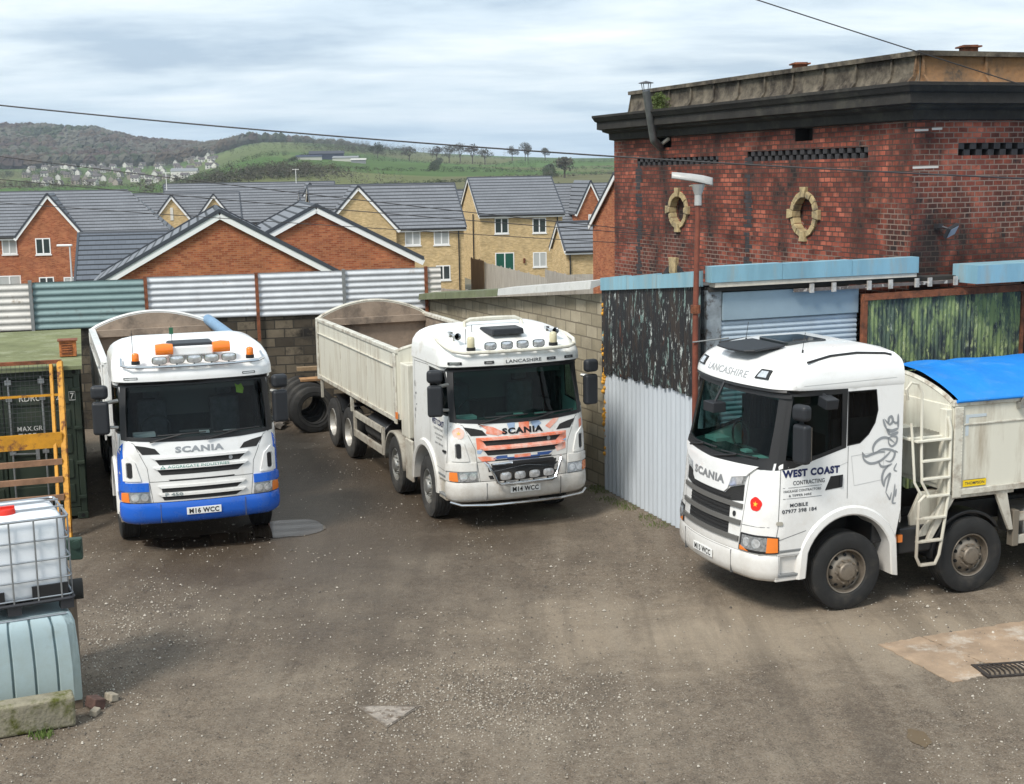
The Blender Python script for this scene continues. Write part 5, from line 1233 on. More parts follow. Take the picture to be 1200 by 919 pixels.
for i, (x, y, s, lab) in enumerate(((-4.62,14.05,.085,'broken brick half on the ground right of the mossy block'),(-4.50,14.25,.06,'small chipped stone lump beside the broken brick'),(-4.56,13.85,.05,'tiny dark rubble piece nearest the end of the mossy block'))):
    mb = MB(); mb.box((-s*1.2,-s*.8,0),(s*1.2,s*.8,s*1.4), 0, Matrix.Rotation(random.random()*3, 4, 'Z')@Matrix.Rotation(.2, 4, 'X')); o = mb.build('rubble', mat('rubble_%s' % ('pale' if i else 'dark'), (.30,.26,.2) if i else (.09,.05,.04), .95, var=.4, vs=12, bump=.5), bevel=.012); o.location = (x, y, 0); tag(o, lab, 'rubble')
# green coupling and dark roller beyond the tank stack
hb = empty('green_bracket', (-5.22,15.45,1.28), R(10), 'green painted steel hinge bracket poking out behind the wire cage', 'bracket')
mb = MB(); mb.box((-.30,-.05,0),(.12,.05,.26)); mb.build('plate', mat('bracket_green', (.03,.06,.045), .55, var=.2, vs=9), hb, bevel=.015); mb = MB(); mb.tube([(.06,-.08,.19),(.06,.10,.19)], .05, 12); mb.build('pin', MATS['bracket_green'], hb, smooth=True)
MB().bar((-.2,0,-1.28),(-.2,0,.1),.09,.09).build('upright', MATS['bracket_green'], hb)
ro_ = MB(); ro_.tube([(-.34,0,.12),(.14,0,.12)], .12, 18); o = ro_.build('dark_roller', mat('roller_rubber', (.035,.033,.03), .85), smooth=True); o.location = (-5.12,15.0,.93); o.rotation_euler.z = R(20); tag(o, 'dark rubber roller end sticking out beside the tank pallet', 'roller')
mb = MB(); mb.box((-.2,-.12,0),(.1,.12,.94)); o = mb.build('timber_block', MATS['old_timber'], bevel=.01); o.location = (-5.2,15.02,0); tag(o, 'upright timber under the dark rubber roller behind the tanks', 'timber')
# weeds
random.seed(17)
def weed(x, y, r, n, h, lab, col='weed_green'):
    mb = MB()
    for k in range(n):
        a = random.random()*6.28; q = r*random.random()**.7; c = Vector((x+q*math.cos(a), y+q*math.sin(a), 0)); hh_ = h*random.uniform(.4,1); d = Vector((random.uniform(-1,1),random.uniform(-1,1),0))*.4*hh_; w_ = Vector((random.uniform(-1,1),random.uniform(-1,1),0)).normalized()*.008
        mb.add([c-w_, c+w_, c+d*.5+w_*.7+Vector((0,0,hh_*.7)), c+d+Vector((0,0,hh_))], [(0,1,2),(0,2,3)])
    o = mb.build('weeds', mat(col, (.10,.15,.03), .8, var=.3, vs=8), recalc=False); return tag(o, lab, 'weeds')
weed(-4.95,13.33,.14,120,.07,'little weeds at the foot of the mossy concrete block')
mb_pts = [(1.66,23.7),(1.80,23.2),(1.92,22.9),(2.05,22.5),(1.6,23.9),(2.3,21.8),(2.45,21.4),(1.62,24.1)]
mb = MB()
for (gx_, gy_) in mb_pts+[(mb_pts[i][0]+random.uniform(-.1,.08), mb_pts[i][1]+random.uniform(-.2,.2)) for i in range(8) for _ in range(2)]:
    gx_ -= .1
    for k in range(34):
        a = random.random()*6.28; q = .20*random.random()**.7; c = Vector((gx_+q*math.cos(a), gy_+q*math.sin(a), 0)); hh_ = .06*random.uniform(.3,1); d = Vector((random.uniform(-1,1),random.uniform(-1,1),0))*.6*hh_; w_ = Vector((random.uniform(-1,1),random.uniform(-1,1),0)).normalized()*.005
        mb.add([c-w_, c+w_, c+d*.5+w_*.7+Vector((0,0,hh_*.7)), c+d+Vector((0,0,hh_))], [(0,1,2),(0,2,3)])
tag(mb.build('grass_strip', mat('weed_green2', (.085,.115,.025), .85, var=.3, vs=8), recalc=False), 'thin grass growing along the foot of the pale sheet wall', 'grass', kind='stuff')

# ================================================================ SPARE TYRES BY THE BACK WALL
rub = mat('tyre_rubber', (.013,.013,.013), .8, var=.3, vs=6, dirt=(.045,.040,.034), dirt_s=4, dirt_t=(.52,.72)); rubd = mat('tyre_dusty', (.026,.025,.024), .88, var=.3, vs=5, dirt=(.075,.069,.060), dirt_s=3, dirt_t=(.48,.7))
RT = .52
def tyre_profile(r=RT, w_=.315, ri=.295):
    h = w_/2
    p = [(ri, -h*.80), (ri+.02, -h*.92), (ri+.07, -h*1.0), (r-.11, -h*1.0), (r-.05, -h*.95), (r-.012, -h*.84)]
    for g0, g1 in ((-.60,-.53),(-.22,-.15),(.15,.22),(.53,.60)): p += [(r-.002, h*g0), (r-.016, h*(g0+.01)), (r-.016, h*(g1-.01)), (r-.002, h*g1)]
    p += [(r-.012, h*.84), (r-.05, h*.95), (r-.11, h), (ri+.07, h), (ri+.02, h*.92), (ri, h*.80)]
    return p
def loose_tyre(x, y, z, yaw, tilt, lab, r=RT, m=None, lie=False):
    o = empty('spare_tyre', (x, y, z), 0, lab, 'tyre', 'spare tyres piled by the back wall'); o.rotation_euler = (tilt, 0, yaw)
    mb = MB(); pr_ = tyre_profile(r, .30); pr_ = pr_+[(pr_[-1][0]+.02, .08), (r-.06, .1), (r-.06, -.1), (pr_[0][0]+.02, -.08), pr_[0]]
    mb.lathe(pr_, (0,0,0), 'Y', 48); mb.build('tread', m or rubd, o, smooth=True, ang=30, recalc=True)
    mb = MB(); mb.lathe([(.30,-.118),(.325,-.155),(.34,-.118)], (0,0,0), 'Y', 40); mb.lathe([(r-.13,-.150),(r-.12,-.158),(r-.11,-.150)], (0,0,0), 'Y', 40); mb.build('sidewall_bead', rub, o, smooth=True)
    return o
loose_tyre(-4.52,30.15,.50, R(26), R(-7), 'dusty standing tyre nearest the white lorry rear wheels')
loose_tyre(-4.66,30.47,.55, R(26), R(-6), 'second standing tyre, just behind the nearest one')
loose_tyre(-4.80,30.79,.60, R(24), R(-5), 'third standing tyre, further behind in the leaning row')
loose_tyre(-4.92,31.10,.62, R(22), R(-4), 'last standing tyre of the row, closest to the back wall')
mb = MB(); mb.box((-.6,-.12,0),(.6,.12,.05)); o = mb.build('wooden_plank', mat('warm_plank', (.34,.19,.09), .85, var=.3, vs=7)); o.location = (-4.3,30.9,1.08); o.rotation_euler = (R(4), 0, R(20)); tag(o, 'reddish brown plank resting on the pile of spare tyres', 'plank')
mb = MB(); mb.box((-.7,-.1,0),(.7,.1,.08)); o = mb.build('wooden_plank', mat('grey_plank', (.24,.17,.10), .9, var=.3, vs=7)); o.location = (-4.3,31.2,1.27); o.rotation_euler = (0, 0, R(14)); tag(o, 'grey brown beam above the tyres against the back wall', 'plank')
mb = MB(); random.seed(44)
for k in range(150):
    x = random.uniform(-6.6,-5.3); y = 30.9+random.uniform(-.5,.7); s = random.uniform(.03,.13); mb.box((-s,-s*.6,0),(s,s*.6,s*.7), 0, Matrix.Translation((x,y,random.uniform(0,.1)))@Matrix.Rotation(random.random()*3,4,'Z')@Matrix.Rotation(random.uniform(-.5,.5),4,'X'))
tag(mb.build('rubble_heap', mat('rubble_mix', (.15,.13,.11), .95, var=.5, vs=5)), 'broken rubble and debris along the foot of the back wall', 'rubble', kind='stuff')
# ================================================================ TIPPER LORRIES
wp = mat('white_paint', (.80,.80,.79), .22, 0, coat=.4, var=.02, vs=1.5, dirt=(.60,.575,.53), dirt_s=2.6, dirt_t=(.55,.8), film=(.40,.35,.28,.55))
wp2 = mat('used_white_paint', (.78,.78,.755), .28, 0, coat=.3, var=.03, vs=1.5, dirt=(.50,.46,.39), dirt_s=3.0, dirt_t=(.53,.75), film=(.33,.28,.22,.75))
cream = mat('cream_body_paint', (.66,.64,.55), .38, 0, var=.04, vs=1.2, dirt=(.40,.35,.27), dirt_s=3.5, dirt_t=(.49,.72), streak=True, film=(.26,.21,.16,.7), bump=.12, bump_s=2.2)
crm2 = mat('cream_chassis_paint', (.62,.60,.52), .4, 0, var=.05, vs=2, dirt=(.25,.20,.15), dirt_s=4, dirt_t=(.47,.68), film=(.22,.18,.14,.7))
bluep = mat('blue_paint', (.002,.115,.60), .25, 0, coat=.4, var=.06, vs=2, dirt=(.02,.10,.42), dirt_s=3.5, dirt_t=(.52,.72), film=(.04,.09,.28,.35))
blkp = mat('black_plastic', (.007,.007,.008), .4, spec=.18); blkp2 = mat('satin_black', (.020,.021,.023), .38, dirt=(.06,.055,.05), dirt_s=5, dirt_t=(.6,.8)); gplas = mat('dark_grey_plastic', (.022,.024,.028), .5, spec=.35)
barg = mat('grille_bar_grey', (.17,.165,.155), .4, .4); chrome = mat('chrome', (.62,.63,.64), .14, 1.); silver = mat('silver_letter', (.34,.35,.36), .35, .5); greyl = mat('grey_letter', (.33,.34,.35), .5)
alu = mat('dull_aluminium', (.40,.40,.38), .42, .75, var=.15, vs=4, dirt=(.25,.22,.18), dirt_s=4, dirt_t=(.5,.7)); rimm = mat('bronze_rim', (.24,.205,.165), .42, .55, var=.2, vs=6, dirt=(.13,.11,.09), dirt_s=6, dirt_t=(.52,.7)); rimw = mat('steel_rim', (.48,.46,.42), .4, .5, var=.2, vs=6, dirt=(.22,.2,.17), dirt_s=6, dirt_t=(.5,.7))
lens = mat('lamp_lens_clear', (.66,.68,.70), .08, .55, var=.3, vs=22); lensd = mat('headlamp_reflector', (.46,.48,.50), .12, .7, var=.5, vs=26); orange = mat('amber_lens', (.80,.19,.01), .2, coat=.5); amb = mat('pale_beacon_lens', (.55,.50,.33), .2, coat=.5)
orl = mat('amber_indicator', (.75,.20,.03), .25, coat=.5); navy_ = mat('navy_letter', (.010,.018,.085), .4); dkl = mat('dark_letter', (.04,.045,.055), .5); platew = mat('plate_white', (.76,.76,.74), .4); redr = mat('rose_red', (.72,.02,.015), .4); yelr = mat('rose_yellow', (.85,.55,.05), .4)
seam = mat('panel_seam', (.10,.10,.10), .8); chas = mat('chassis_grey', (.022,.022,.022), .7, .1, var=.3, vs=5, dirt=(.065,.055,.045), dirt_s=3, dirt_t=(.48,.7)); intm = mat('cab_trim', (.045,.046,.048), .8, var=.3, vs=6); seatm = mat('seat_cloth', (.10,.10,.105), .9, var=.3, vs=9)
tan = mat('dirty_body_inside', (.30,.235,.18), .85, 0, var=.25, vs=1.5, dirt=(.13,.105,.085), dirt_s=1.3, dirt_t=(.48,.64), bump=.3)
sheetb = mat('blue_sheet', (.004,.20,.64), .5, 0, var=.08, vs=2, dirt=(.05,.22,.50), dirt_s=2.5, dirt_t=(.52,.75), bump=.6, bump_s=5)
ws_glass = glass('windscreen_glass', (.62,.72,.72), .0); ws_green = glass('green_windscreen_glass', (.36,.64,.58), .0); sd_glass = glass('side_glass', (.30,.33,.34), .0)

class Cab:
    def __init__(s, kind):
        s.k = kind; s.w0 = 1.22; s.r = .26
        if kind == 'P':
            s.XF = [(.4,-.02),(.9,0),(1.2,-.03),(1.6,-.06),(1.82,-.10),(2.62,-.345),(2.64,-.34),(2.665,-.235),(2.78,-.235),(2.83,-.27),(2.90,-.36),(3.0,-.55),(3.1,-.82),(3.17,-1.1),(3.21,-1.4)]; s.b = .16
            s.W = [(0,1.22),(2.64,1.20),(2.665,1.22),(2.83,1.21),(2.95,1.19),(3.05,1.14),(3.12,1.06),(3.18,.93),(3.21,.75)]; s.XB = [(0,-2.08),(2.95,-2.08),(3.1,-2.0),(3.21,-1.85)]
            s.zr = 2.64; s.ztop = 3.21; s.rings = [2.64,2.665,2.70,2.78,2.83,2.865,2.9,2.95,3.0,3.05,3.1,3.14,3.17,3.195,3.21]
        else:
            s.XF = [(.4,-.02),(.9,0),(1.2,-.03),(1.9,-.10),(2.05,-.14),(2.9,-.335),(2.93,-.33),(2.96,-.25),(3.02,-.26),(3.10,-.30),(3.2,-.38),(3.28,-.52),(3.35,-.75),(3.40,-1.0),(3.43,-1.3)]; s.b = .22
            s.W = [(0,1.22),(2.93,1.215),(2.96,1.225),(3.05,1.225),(3.12,1.215),(3.2,1.195),(3.28,1.15),(3.35,1.05),(3.40,.90),(3.43,.68)]; s.XB = [(0,-2.22),(3.15,-2.22),(3.25,-2.21),(3.33,-2.16),(3.4,-2.04),(3.43,-1.9)]
            s.zr = 2.93; s.ztop = 3.43; s.rings = [2.93,2.96,3.0,3.05,3.1,3.15,3.2,3.25,3.29,3.33,3.365,3.395,3.415,3.43]
    def xf(s, z): return lerp_tab(s.XF, z)
    def w(s, z): return lerp_tab(s.W, z)
    def xb(s, z): return lerp_tab(s.XB, z)
    def F(s, y, z):
        w_ = s.w(z); u = min(1, max(0, (abs(y)-(w_-s.r))/s.r)); return s.xf(z)-s.b*min(1, (y/w_)**2)-s.r*(1-math.sqrt(max(0, 1-u*u)))
    def front(s, y, z): return (s.F(y, z), y, z)
    def y45(s, z): return s.w(z)-s.r*.2929
    def x45(s, z): return s.F(s.y45(z), z)
    def Wd(s, x, z):
        xc = s.x45(z)-s.r*.7071; w_ = s.w(z)
        if x <= xc: return w_
        return w_-s.r+math.sqrt(max(0, s.r**2-min(s.r, x-xc)**2))
    def side(s, sg): return (lambda x, z: (x, sg*s.Wd(x, z), z))
    def outline(s, z):
        pts = []; w_ = s.w(z); xc = s.x45(z)-s.r*.7071; xb = s.xb(z)
        for k in range(7): pts.append((xb+(xc-xb)*k/6, w_))
        for k in range(1, 4): a = R(45*k/3); pts.append((xc+s.r*math.sin(a), w_-s.r+s.r*math.cos(a)))
        y4 = s.y45(z)
        for k in range(1, 13): y = y4*(1-k/12); pts.append((s.F(y, z), y))
        return pts+[(x, -y) for x, y in pts[-2::-1]]

def side_patch(mb, cab, sg, poly, off=0, th=0, step=.12, holes=(), mi=0):
    """side-view polygon (x, z) mapped to the cab side; sg=+1 driver's left, -1 right"""
    fn = (lambda u, v: (-u, cab.Wd(-u, v), v)) if sg > 0 else (lambda u, v: (u, -cab.Wd(u, v), v))
    q = (lambda p: [(-a, b) for a, b in p]) if sg > 0 else (lambda p: list(p))
    return patch(mb, fn, q(poly), off, th, step, [q(h) for h in holes], mi)
def side_text(cab, sg, s, x0, x1, z, h, m, par, off=.004, bold=0., name='lettering', slope=0.):
    fn = (lambda u, v: (-u, cab.Wd(-u, v), v+slope*(-u-x0))) if sg > 0 else (lambda u, v: (u, -cab.Wd(u, v), v))
    cx = -(x0+x1)/2 if sg > 0 else (x0+x1)/2
    return text_on(fn, s, abs(x1-x0), h, m, par, (cx, z), off, bold, name, step=.15)
def front_text(cab, s, y0, y1, z, h, m, par, off=.004, bold=0., name='lettering', shear=0.):
    return text_on(cab.front, s, y1-y0, h, m, par, ((y0+y1)/2, z), off, bold, name, step=.12, shear=shear)
def sym(poly): return [poly, [(-a, b) for a, b in poly]]

def make_cab(root, kind, paint, low, glassm, cfg):
    cab = Cab(kind); zr = cab.zr; P_ = kind == 'P'
    zb = .84 if P_ else .85
    # ---------------- shell
    zs = [zb+(zr-zb)*k/14 for k in range(15)]
    if P_: wsP = [(-1.10,1.82),(-.6,1.785),(0,1.775),(.6,1.785),(1.10,1.82),(1.09,2.2),(1.06,2.60),(0,2.625),(-1.06,2.60),(-1.09,2.2)]
    else: wsP = [(-1.10,2.06),(-.6,2.0),(0,1.98),(.6,2.0),(1.10,2.06),(1.09,2.5),(1.07,2.90),(0,2.915),(-1.07,2.90),(-1.09,2.5)]
    mb = MB()
    fr_poly = [(-cab.y45(z), z) for z in zs]+[(cab.y45(z), z) for z in reversed(zs)]
    patch(mb, cab.front, fr_poly, 0, 0, .08, [wsP])
    if P_: winS = [(-.30,1.90),(-.62,1.93),(-1.10,1.97),(-1.12,2.58),(-.56,2.57),(-.42,2.2)]
    else: winS = [(-.50,2.07),(-.62,2.05),(-1.0,2.12),(-1.30,2.20),(-1.30,2.87),(-.62,2.87),(-.55,2.45)]
    win2 = [(-1.40,2.20),(-1.58,2.22),(-1.70,2.32),(-1.79,2.46),(-1.83,2.62),(-1.80,2.88),(-1.40,2.88)]
    xb = cab.xb(1); zt_ = 1.33 if P_ else 1.38
    arch = [(-1.44+.66*math.cos(R(a)), .55+.70*math.sin(R(a))) for a in range(170, 24, -12)] if P_ else [(-1.44+.68*math.cos(R(a)), .55+.75*math.sin(R(a))) for a in range(168, 24, -12)]
    front_edge = [(cab.x45(z), z) for z in zs]
    side_poly = front_edge[::-1]+[]           # top-front down to bottom-front
    side_poly = [(cab.x45(z), z) for z in reversed(zs)]
    side_poly += [(-.76, zb)] + arch[::-1][0:] + [(xb, zt_-.1), (xb, zt_+.2), (xb, zr)]
    for sg in (1, -1):
        side_patch(mb, cab, sg, side_poly, 0, 0, .1, [winS]+([] if P_ else [win2]))
    # roof rings
    o = len(mb.v); outl = [cab.outline(z) for z in cab.rings]; n = len(outl[0])
    for z, ol in zip(cab.rings, outl): mb.v += [Vector((x, y, z)) for x, y in ol]
    for i in range(len(outl)-1):
        for j in range(n-1): mb.f.append((o+i*n+j, o+i*n+j+1, o+(i+1)*n+j+1, o+(i+1)*n+j)); mb.m.append(0)
    mb.f.append(tuple(o+(len(outl)-1)*n+j for j in range(n))); mb.m.append(0)
    # back wall
    zz_ = [1.1]+cab.rings; o = len(mb.v)
    for z in zz_: mb.v += [Vector((cab.xb(z), cab.w(z), z)), Vector((cab.xb(z), -cab.w(z), z))]
    for i in range(len(zz_)-1): mb.f.append((o+2*i, o+2*i+1, o+2*i+3, o+2*i+2)); mb.m.append(0)
    body = mb.build('cab', paint, root, smooth=True, ang=38)
    bm = bmesh.new(); bm.from_mesh(body.data); bmesh.ops.remove_doubles(bm, verts=bm.verts, dist=.004); bmesh.ops.recalc_face_normals(bm, faces=bm.faces); bm.to_mesh(body.data); bm.free(); body.data.shade_smooth(); body.data.set_sharp_from_angle(angle=R(38))
    # ---------------- glazing
    mb = MB(); patch(mb, cab.front, wsP, -.012, 0, .12); ws = mb.build('windscreen', glassm, root, smooth=True, recalc=False)
    def inset(p, f, c):  return [(c[0]+(a-c[0])*f[0], c[1]+(b-c[1])*f[1]) for a, b in p]
    c_ = (0, 2.2 if P_ else 2.45)
    mb = MB(); patch(mb, cab.front, inset(wsP, (1.04, 1.07), c_), .006, .03, .1, [inset(wsP, (.965, .93), c_)]); mb.build('windscreen_seal', blkp, ws, smooth=True, ang=30)
    mb = MB()
    if P_:   # dark band under the visor and the dark A-pillar trims
        patch(mb, cab.front, [(-1.13,2.58),(1.13,2.58),(1.12,2.66),(-1.12,2.66)], .012, .02, .1)
    else: patch(mb, cab.front, [(-1.149,2.84),(1.149,2.84),(1.148,2.955),(-1.148,2.955)], .035, .03, .1)
    mb.build('sun_visor', blkp, root, smooth=True, ang=30)
    if not P_:
        mb = MB()
        for sg in (1, -1): side_patch(mb, cab, sg, [(cab.x45(z)+.0, z) for z in (2.95,2.5,2.0,1.94)]+[(-.62,1.97),(-1.37,2.17),(-1.38,2.93)], .004, .015, .1, [winS])
        mb2 = MB(); mb.build('window_surround', blkp, root, smooth=True, ang=30)
        mb = MB()
        for sg in (1, -1): patch(mb, cab.front, [(sg*1.085,2.02),(sg*1.15,2.05),(sg*1.149,2.92),(sg*1.06,2.92)], .004, .012, .08)
        mb.build('pillar_trim', blkp, root, smooth=True, ang=30)
    else:
        mb = MB()
        for sg in (1, -1): side_patch(mb, cab, sg, inset(winS, (1.05, 1.08), (-.72, 2.25)), .004, .012, .1, [inset(winS, (.98, .97), (-.72, 2.25))])
        mb.build('window_surround', blkp, root, smooth=True, ang=30)
    for sg in (1, -1):
        mb = MB(); side_patch(mb, cab, sg, winS, -.012, 0, .2); mb.build('window', sd_glass, root, smooth=True, recalc=False)
        if not P_: mb = MB(); side_patch(mb, cab, sg, win2, -.004, 0, .2); mb.build('window', sd_glass, root, smooth=True, recalc=False); mb = MB(); side_patch(mb, cab, sg, inset(win2,(1.06,1.04),(-1.66,2.55)), .003, .01, .2, [win2]); mb.build('window_seal', blkp, root, smooth=True)
    # ---------------- interior
    fz = zb+.45; z0 = wsP[2][1]
    mb = MB(); mb.box((-1.98,-1.12,fz),(-1.9,1.12,zr-.02)); mb.box((-1.9,-1.15,fz),(-.45,1.15,fz+.05)); mb.box((-1.95,-1.12,zr-.06),(-.62,1.12,zr-.02)); mb.box((-1.9,-1.16,z0-.5),(-1.2,-1.13,zr-.4)); mb.box((-1.9,1.13,z0-.5),(-1.2,1.16,zr-.4))
    mb.build('interior_lining', intm, root)
    mb = MB(); mb.prism([(-.42,z0-.35),(-.75,z0-.35),(-.80,z0-.06),(-.62,z0+.0),(-.42,z0-.04)], lambda x, z: (x,-1.1,z), lambda x, z: (x,1.1,z)); mb.box((-.66,-.25,z0),(-.60,.25,z0+.05)); mb.build('dashboard', intm, root, bevel=.02)
    sx = 1 if False else -1     # right hand drive: driver sits on his own right
    MB().tube([(-.86+.10*math.sin(R(a))*0, -.58+.23*math.cos(R(a)), z0+.07+.20*math.sin(R(a))) for a in range(0, 360, 20)], .016, 6, closed=True).build('steering_wheel', blkp, root, smooth=True)
    for sg in (1, -1):
        mb = MB(); mb.box((-1.65,sg*.58-.25,z0-.5),(-1.15,sg*.58+.25,z0-.3)); mb.box((-1.75,sg*.58-.24,z0-.3),(-1.6,sg*.58+.24,z0+.40)); mb.box((-1.74,sg*.58-.13,z0+.42),(-1.63,sg*.58+.13,z0+.62)); mb.build('seat', seatm, root, bevel=.05)
    mb = MB()
    for sg in (1, -1):
        rows = 24
        mb.grid(lambda u, v, sg=sg: (-1.2-.65*u, sg*(1.06+.025*math.sin(u*50)), z0+.05+(zr-z0-.15)*v), 30, 1)
    mb.build('curtain', mat('cab_curtain', (.028,.03,.035), .95), root, smooth=True)
    mb = MB(); mb.box((-.72,-.95,z0+.0),(-.50,-.62,z0+.05)); mb.box((-.60,.42,z0),(-.47,.62,z0+.012)); mb.box((-.62,.05,z0),(-.5,.2,z0+.03)); mb.build('dash_clutter', mat('paper_white', (.45,.46,.46), .7), root)
    mb = MB(); mb.box((-1.86,-.5,z0+.1),(-1.84,.5,zr-.12)); mb.box((-1.0,-.95,zr-.2),(-.75,.95,zr-.1)); mb.build('locker', mat('locker_grey', (.13,.13,.125), .8), root)
    if cfg.get('plate') == 'M15 WCC':
        mb = MB(); patch(mb, cab.front, [(-1.12,1.945),(-.6,1.905),(0,1.90),(.6,1.905),(1.12,1.945),(1.12,2.05),(.6,1.995),(0,1.975),(-.6,1.995),(-1.12,2.05)], .012, .012, .1); mb.build('scuttle', blkp, root, smooth=True, ang=30)
    # wipers
    zw = z0+.02
    for y0 in (-.62, .22):
        mb = MB(); pts = [Vector(cab.front(y0+.72*k/6, zw+.055+.02*k/6))+Vector((.025,0,.0)) for k in range(7)]; mb.tube(pts, .012, 6); mb.tube([Vector(cab.front(y0-.12, zw-.035))+Vector((.035,0,0)), Vector(cab.front(y0+.36, zw+.065))+Vector((.04,0,0))], .014, 6)
        mb.build('wiper', blkp, ws)
    # ---------------- mirrors
    for sg in ((1, -1) if P_ else (1,)):
        mx_ = -.28 if P_ else -.68; zc = 2.28 if P_ else 2.42
        cen = Vector((mx_+.08, sg*((1.27 if sg > 0 else 1.42) if P_ else 1.40), 0))
        mb = MB(); mb.tube([Vector((mx_-.06, sg*1.16, zc+.12)), cen+Vector((-.02, 0, zc+.10))], .03, 8); mb.tube([Vector((mx_, sg*1.18, zc-.28)), cen+Vector((0, -sg*.06, zc-.25))], .025, 8); arm = mb.build('mirror_arm', gplas if not P_ else alu, root, smooth=True)
        mb = MB(); rz_ = Matrix.Translation(cen+Vector((0, 0, zc-.10)))@Matrix.Rotation(sg*R(12), 4, 'Z')
        mb.box((-.07,-.12,-.26),(.06,.12,.24), 0, rz_); m1 = mb.build('mirror', gplas, root, bevel=.045, seg=4)
        mb = MB(); rz_ = Matrix.Translation(cen+Vector((.0, 0, zc+.28)))@Matrix.Rotation(sg*R(12), 4, 'Z'); mb.box((-.07,-.125,-.10),(.08,.125,.11), 0, rz_); mb.build('mirror', gplas, root, bevel=.06, seg=4)
        mb = MB(); mb.box((-.078,-.10,-.23),(-.07,.10,.21), 0, Matrix.Translation(cen+Vector((0, 0, zc-.10)))@Matrix.Rotation(sg*R(12), 4, 'Z')); mb.build('mirror_glass', mat('mirror_silver', (.6,.62,.64), .04, 1.), m1)
    # front down-view and kerb mirror
    if not P_:
        mb = MB(); mb.box((-.11,-.14,-.07),(.08,.14,.06), 0, Matrix.Translation((-.10,.04,2.62))); mb.tube([(-.12,.04,2.67),(-.27,.04,2.95)], .02, 6); mb.build('kerb_mirror', gplas, root, bevel=.03)
        mb = MB(); mb.box((-.09,-.10,-.07),(.09,.10,.06), 0, Matrix.Translation((-1.02,1.33,2.80))@Matrix.Rotation(R(-10), 4, 'X')); mb.tube([(-1.02,1.2,2.88),(-1.02,1.33,2.84)], .025, 6); mb.build('kerb_mirror', gplas, root, bevel=.035, seg=3)
    # ---------------- seams, steps, doors
    mb = MB(); sw_ = .007
    def line_s(sg, a, b): 
        d = Vector((b[0]-a[0], b[1]-a[1])); n_ = Vector((-d.y, d.x)).normalized()*sw_/2
        side_patch(mb, cab, sg, [(a[0]-n_.x,a[1]-n_.y),(b[0]-n_.x,b[1]-n_.y),(b[0]+n_.x,b[1]+n_.y),(a[0]+n_.x,a[1]+n_.y)], .0025, 0, .15)
    def line_f(a, b, ww=.007):
        d = Vector((b[0]-a[0], b[1]-a[1])); n_ = Vector((-d.y, d.x)).normalized()*ww/2
        patch(mb, cab.front, [(a[0]-n_.x,a[1]-n_.y),(b[0]-n_.x,b[1]-n_.y),(b[0]+n_.x,b[1]+n_.y),(a[0]+n_.x,a[1]+n_.y)], .0025, 0, .12)
    for sg in (1, -1):
        if P_: segs = [((-.36,1.92),(-.34,1.3)),((-.34,1.3),(-.36,.98)),((-.36,.985),(-.84,1.0)),((-1.16,1.34),(-1.16,2.62)),((-.3,1.72),(-1.16,1.80)),((-1.2,2.62),(-2.0,2.60)),((-1.96,2.6),(-2.0,1.5))]
        else: segs = [((-.44,1.96),(-.40,1.20)),((-.40,1.2),(-.37,1.03)),((-.37,1.04),(-.80,1.14)),((-1.40,1.50),(-1.40,2.18))]
        for a, b in segs: line_s(sg, a, b)
    # ---------------- front face
    if P_:
        for p in ([(-.74,.83),(-.78,1.15)], [(-.78,1.15),(-.80,1.36)], [(-.80,1.36),(-.97,1.74)], [(-.97,1.74),(-1.1,1.80)], [(-.78,1.153),(.78,1.153)], [(-.66,.785),(.66,.785)], [(-.74,.83),(-.66,.785)]):
            line_f(*p); line_f(*[(-a, b) for a, b in p[::-1]])
    else:
        for p in ([(-.78,1.18),(-.84,1.88)], [(-.84,1.88),(-.98,1.97)], [(-.76,.86),(-.78,1.18)], [(-.78,1.19),(-1.149,1.21)], [(-.74,.84),(-1.149,.84)], [(-.66,.83),(-.62,.52)]):
            line_f(*p); line_f(*[(-a, b) for a, b in p[::-1]])
    mb.build('panel_seam', seam, body, recalc=False)
    mb = MB()
    if not P_:
        for a, b in (((-1.08,1.88),(-1.4,1.98)),((-1.45,2.05),(-1.50,1.66)),((-1.50,1.66),(-1.92,1.70)),((-1.92,1.70),(-1.95,2.08)),((-1.95,2.08),(-1.45,2.05)),((-.62,3.0),(-2.1,3.03))): line_s(1, a, b)
        mb.build('panel_crease', mat('crease_grey', (.52,.52,.51), .6), body, recalc=False)
    mesh_ = mat('grille_mesh', (.018,.018,.018), .6, bump=.9, bump_s=120)
    if P_:
        rec = []
        for poly in ([(-.68,1.49),(.68,1.49),(.58,1.405),(-.62,1.405)], [(-.66,1.335),(.66,1.335),(.55,1.25),(-.60,1.25)], [(-.50,1.175),(.50,1.175),(.48,1.155),(-.48,1.155)], [(-.61,1.05),(.61,1.05),(.52,.985),(-.60,.985)], [(-.61,.925),(.61,.925),(.50,.865),(-.58,.865)]):
            mb = MB(); patch(mb, cab.front, poly, .004, .02, .1); mb.build('grille_slot', mesh_, root, smooth=True, ang=30)
            mb = MB(); top = [poly[0], poly[1], (poly[1][0]+.05, poly[1][1]+.035), (poly[0][0]-.05, poly[0][1]+.035)]
            if poly[0][1]-poly[2][1] > .04 and (poly[0][1] > 1.2 or 'fin' not in cfg): patch(mb, cab.front, top, .028, .028, .1); mb.build('grille_fin', cfg.get('fin', paint), root, smooth=True, ang=30)
        for q_ in sym([(-.97,1.72),(-.80,1.69),(-.67,1.655),(-.60,1.57),(-.86,1.575)]):
            mb = MB(); patch(mb, cab.front, q_, .004, .01, .08); mb.build('corner_vent', mesh_, root, smooth=True, ang=30)
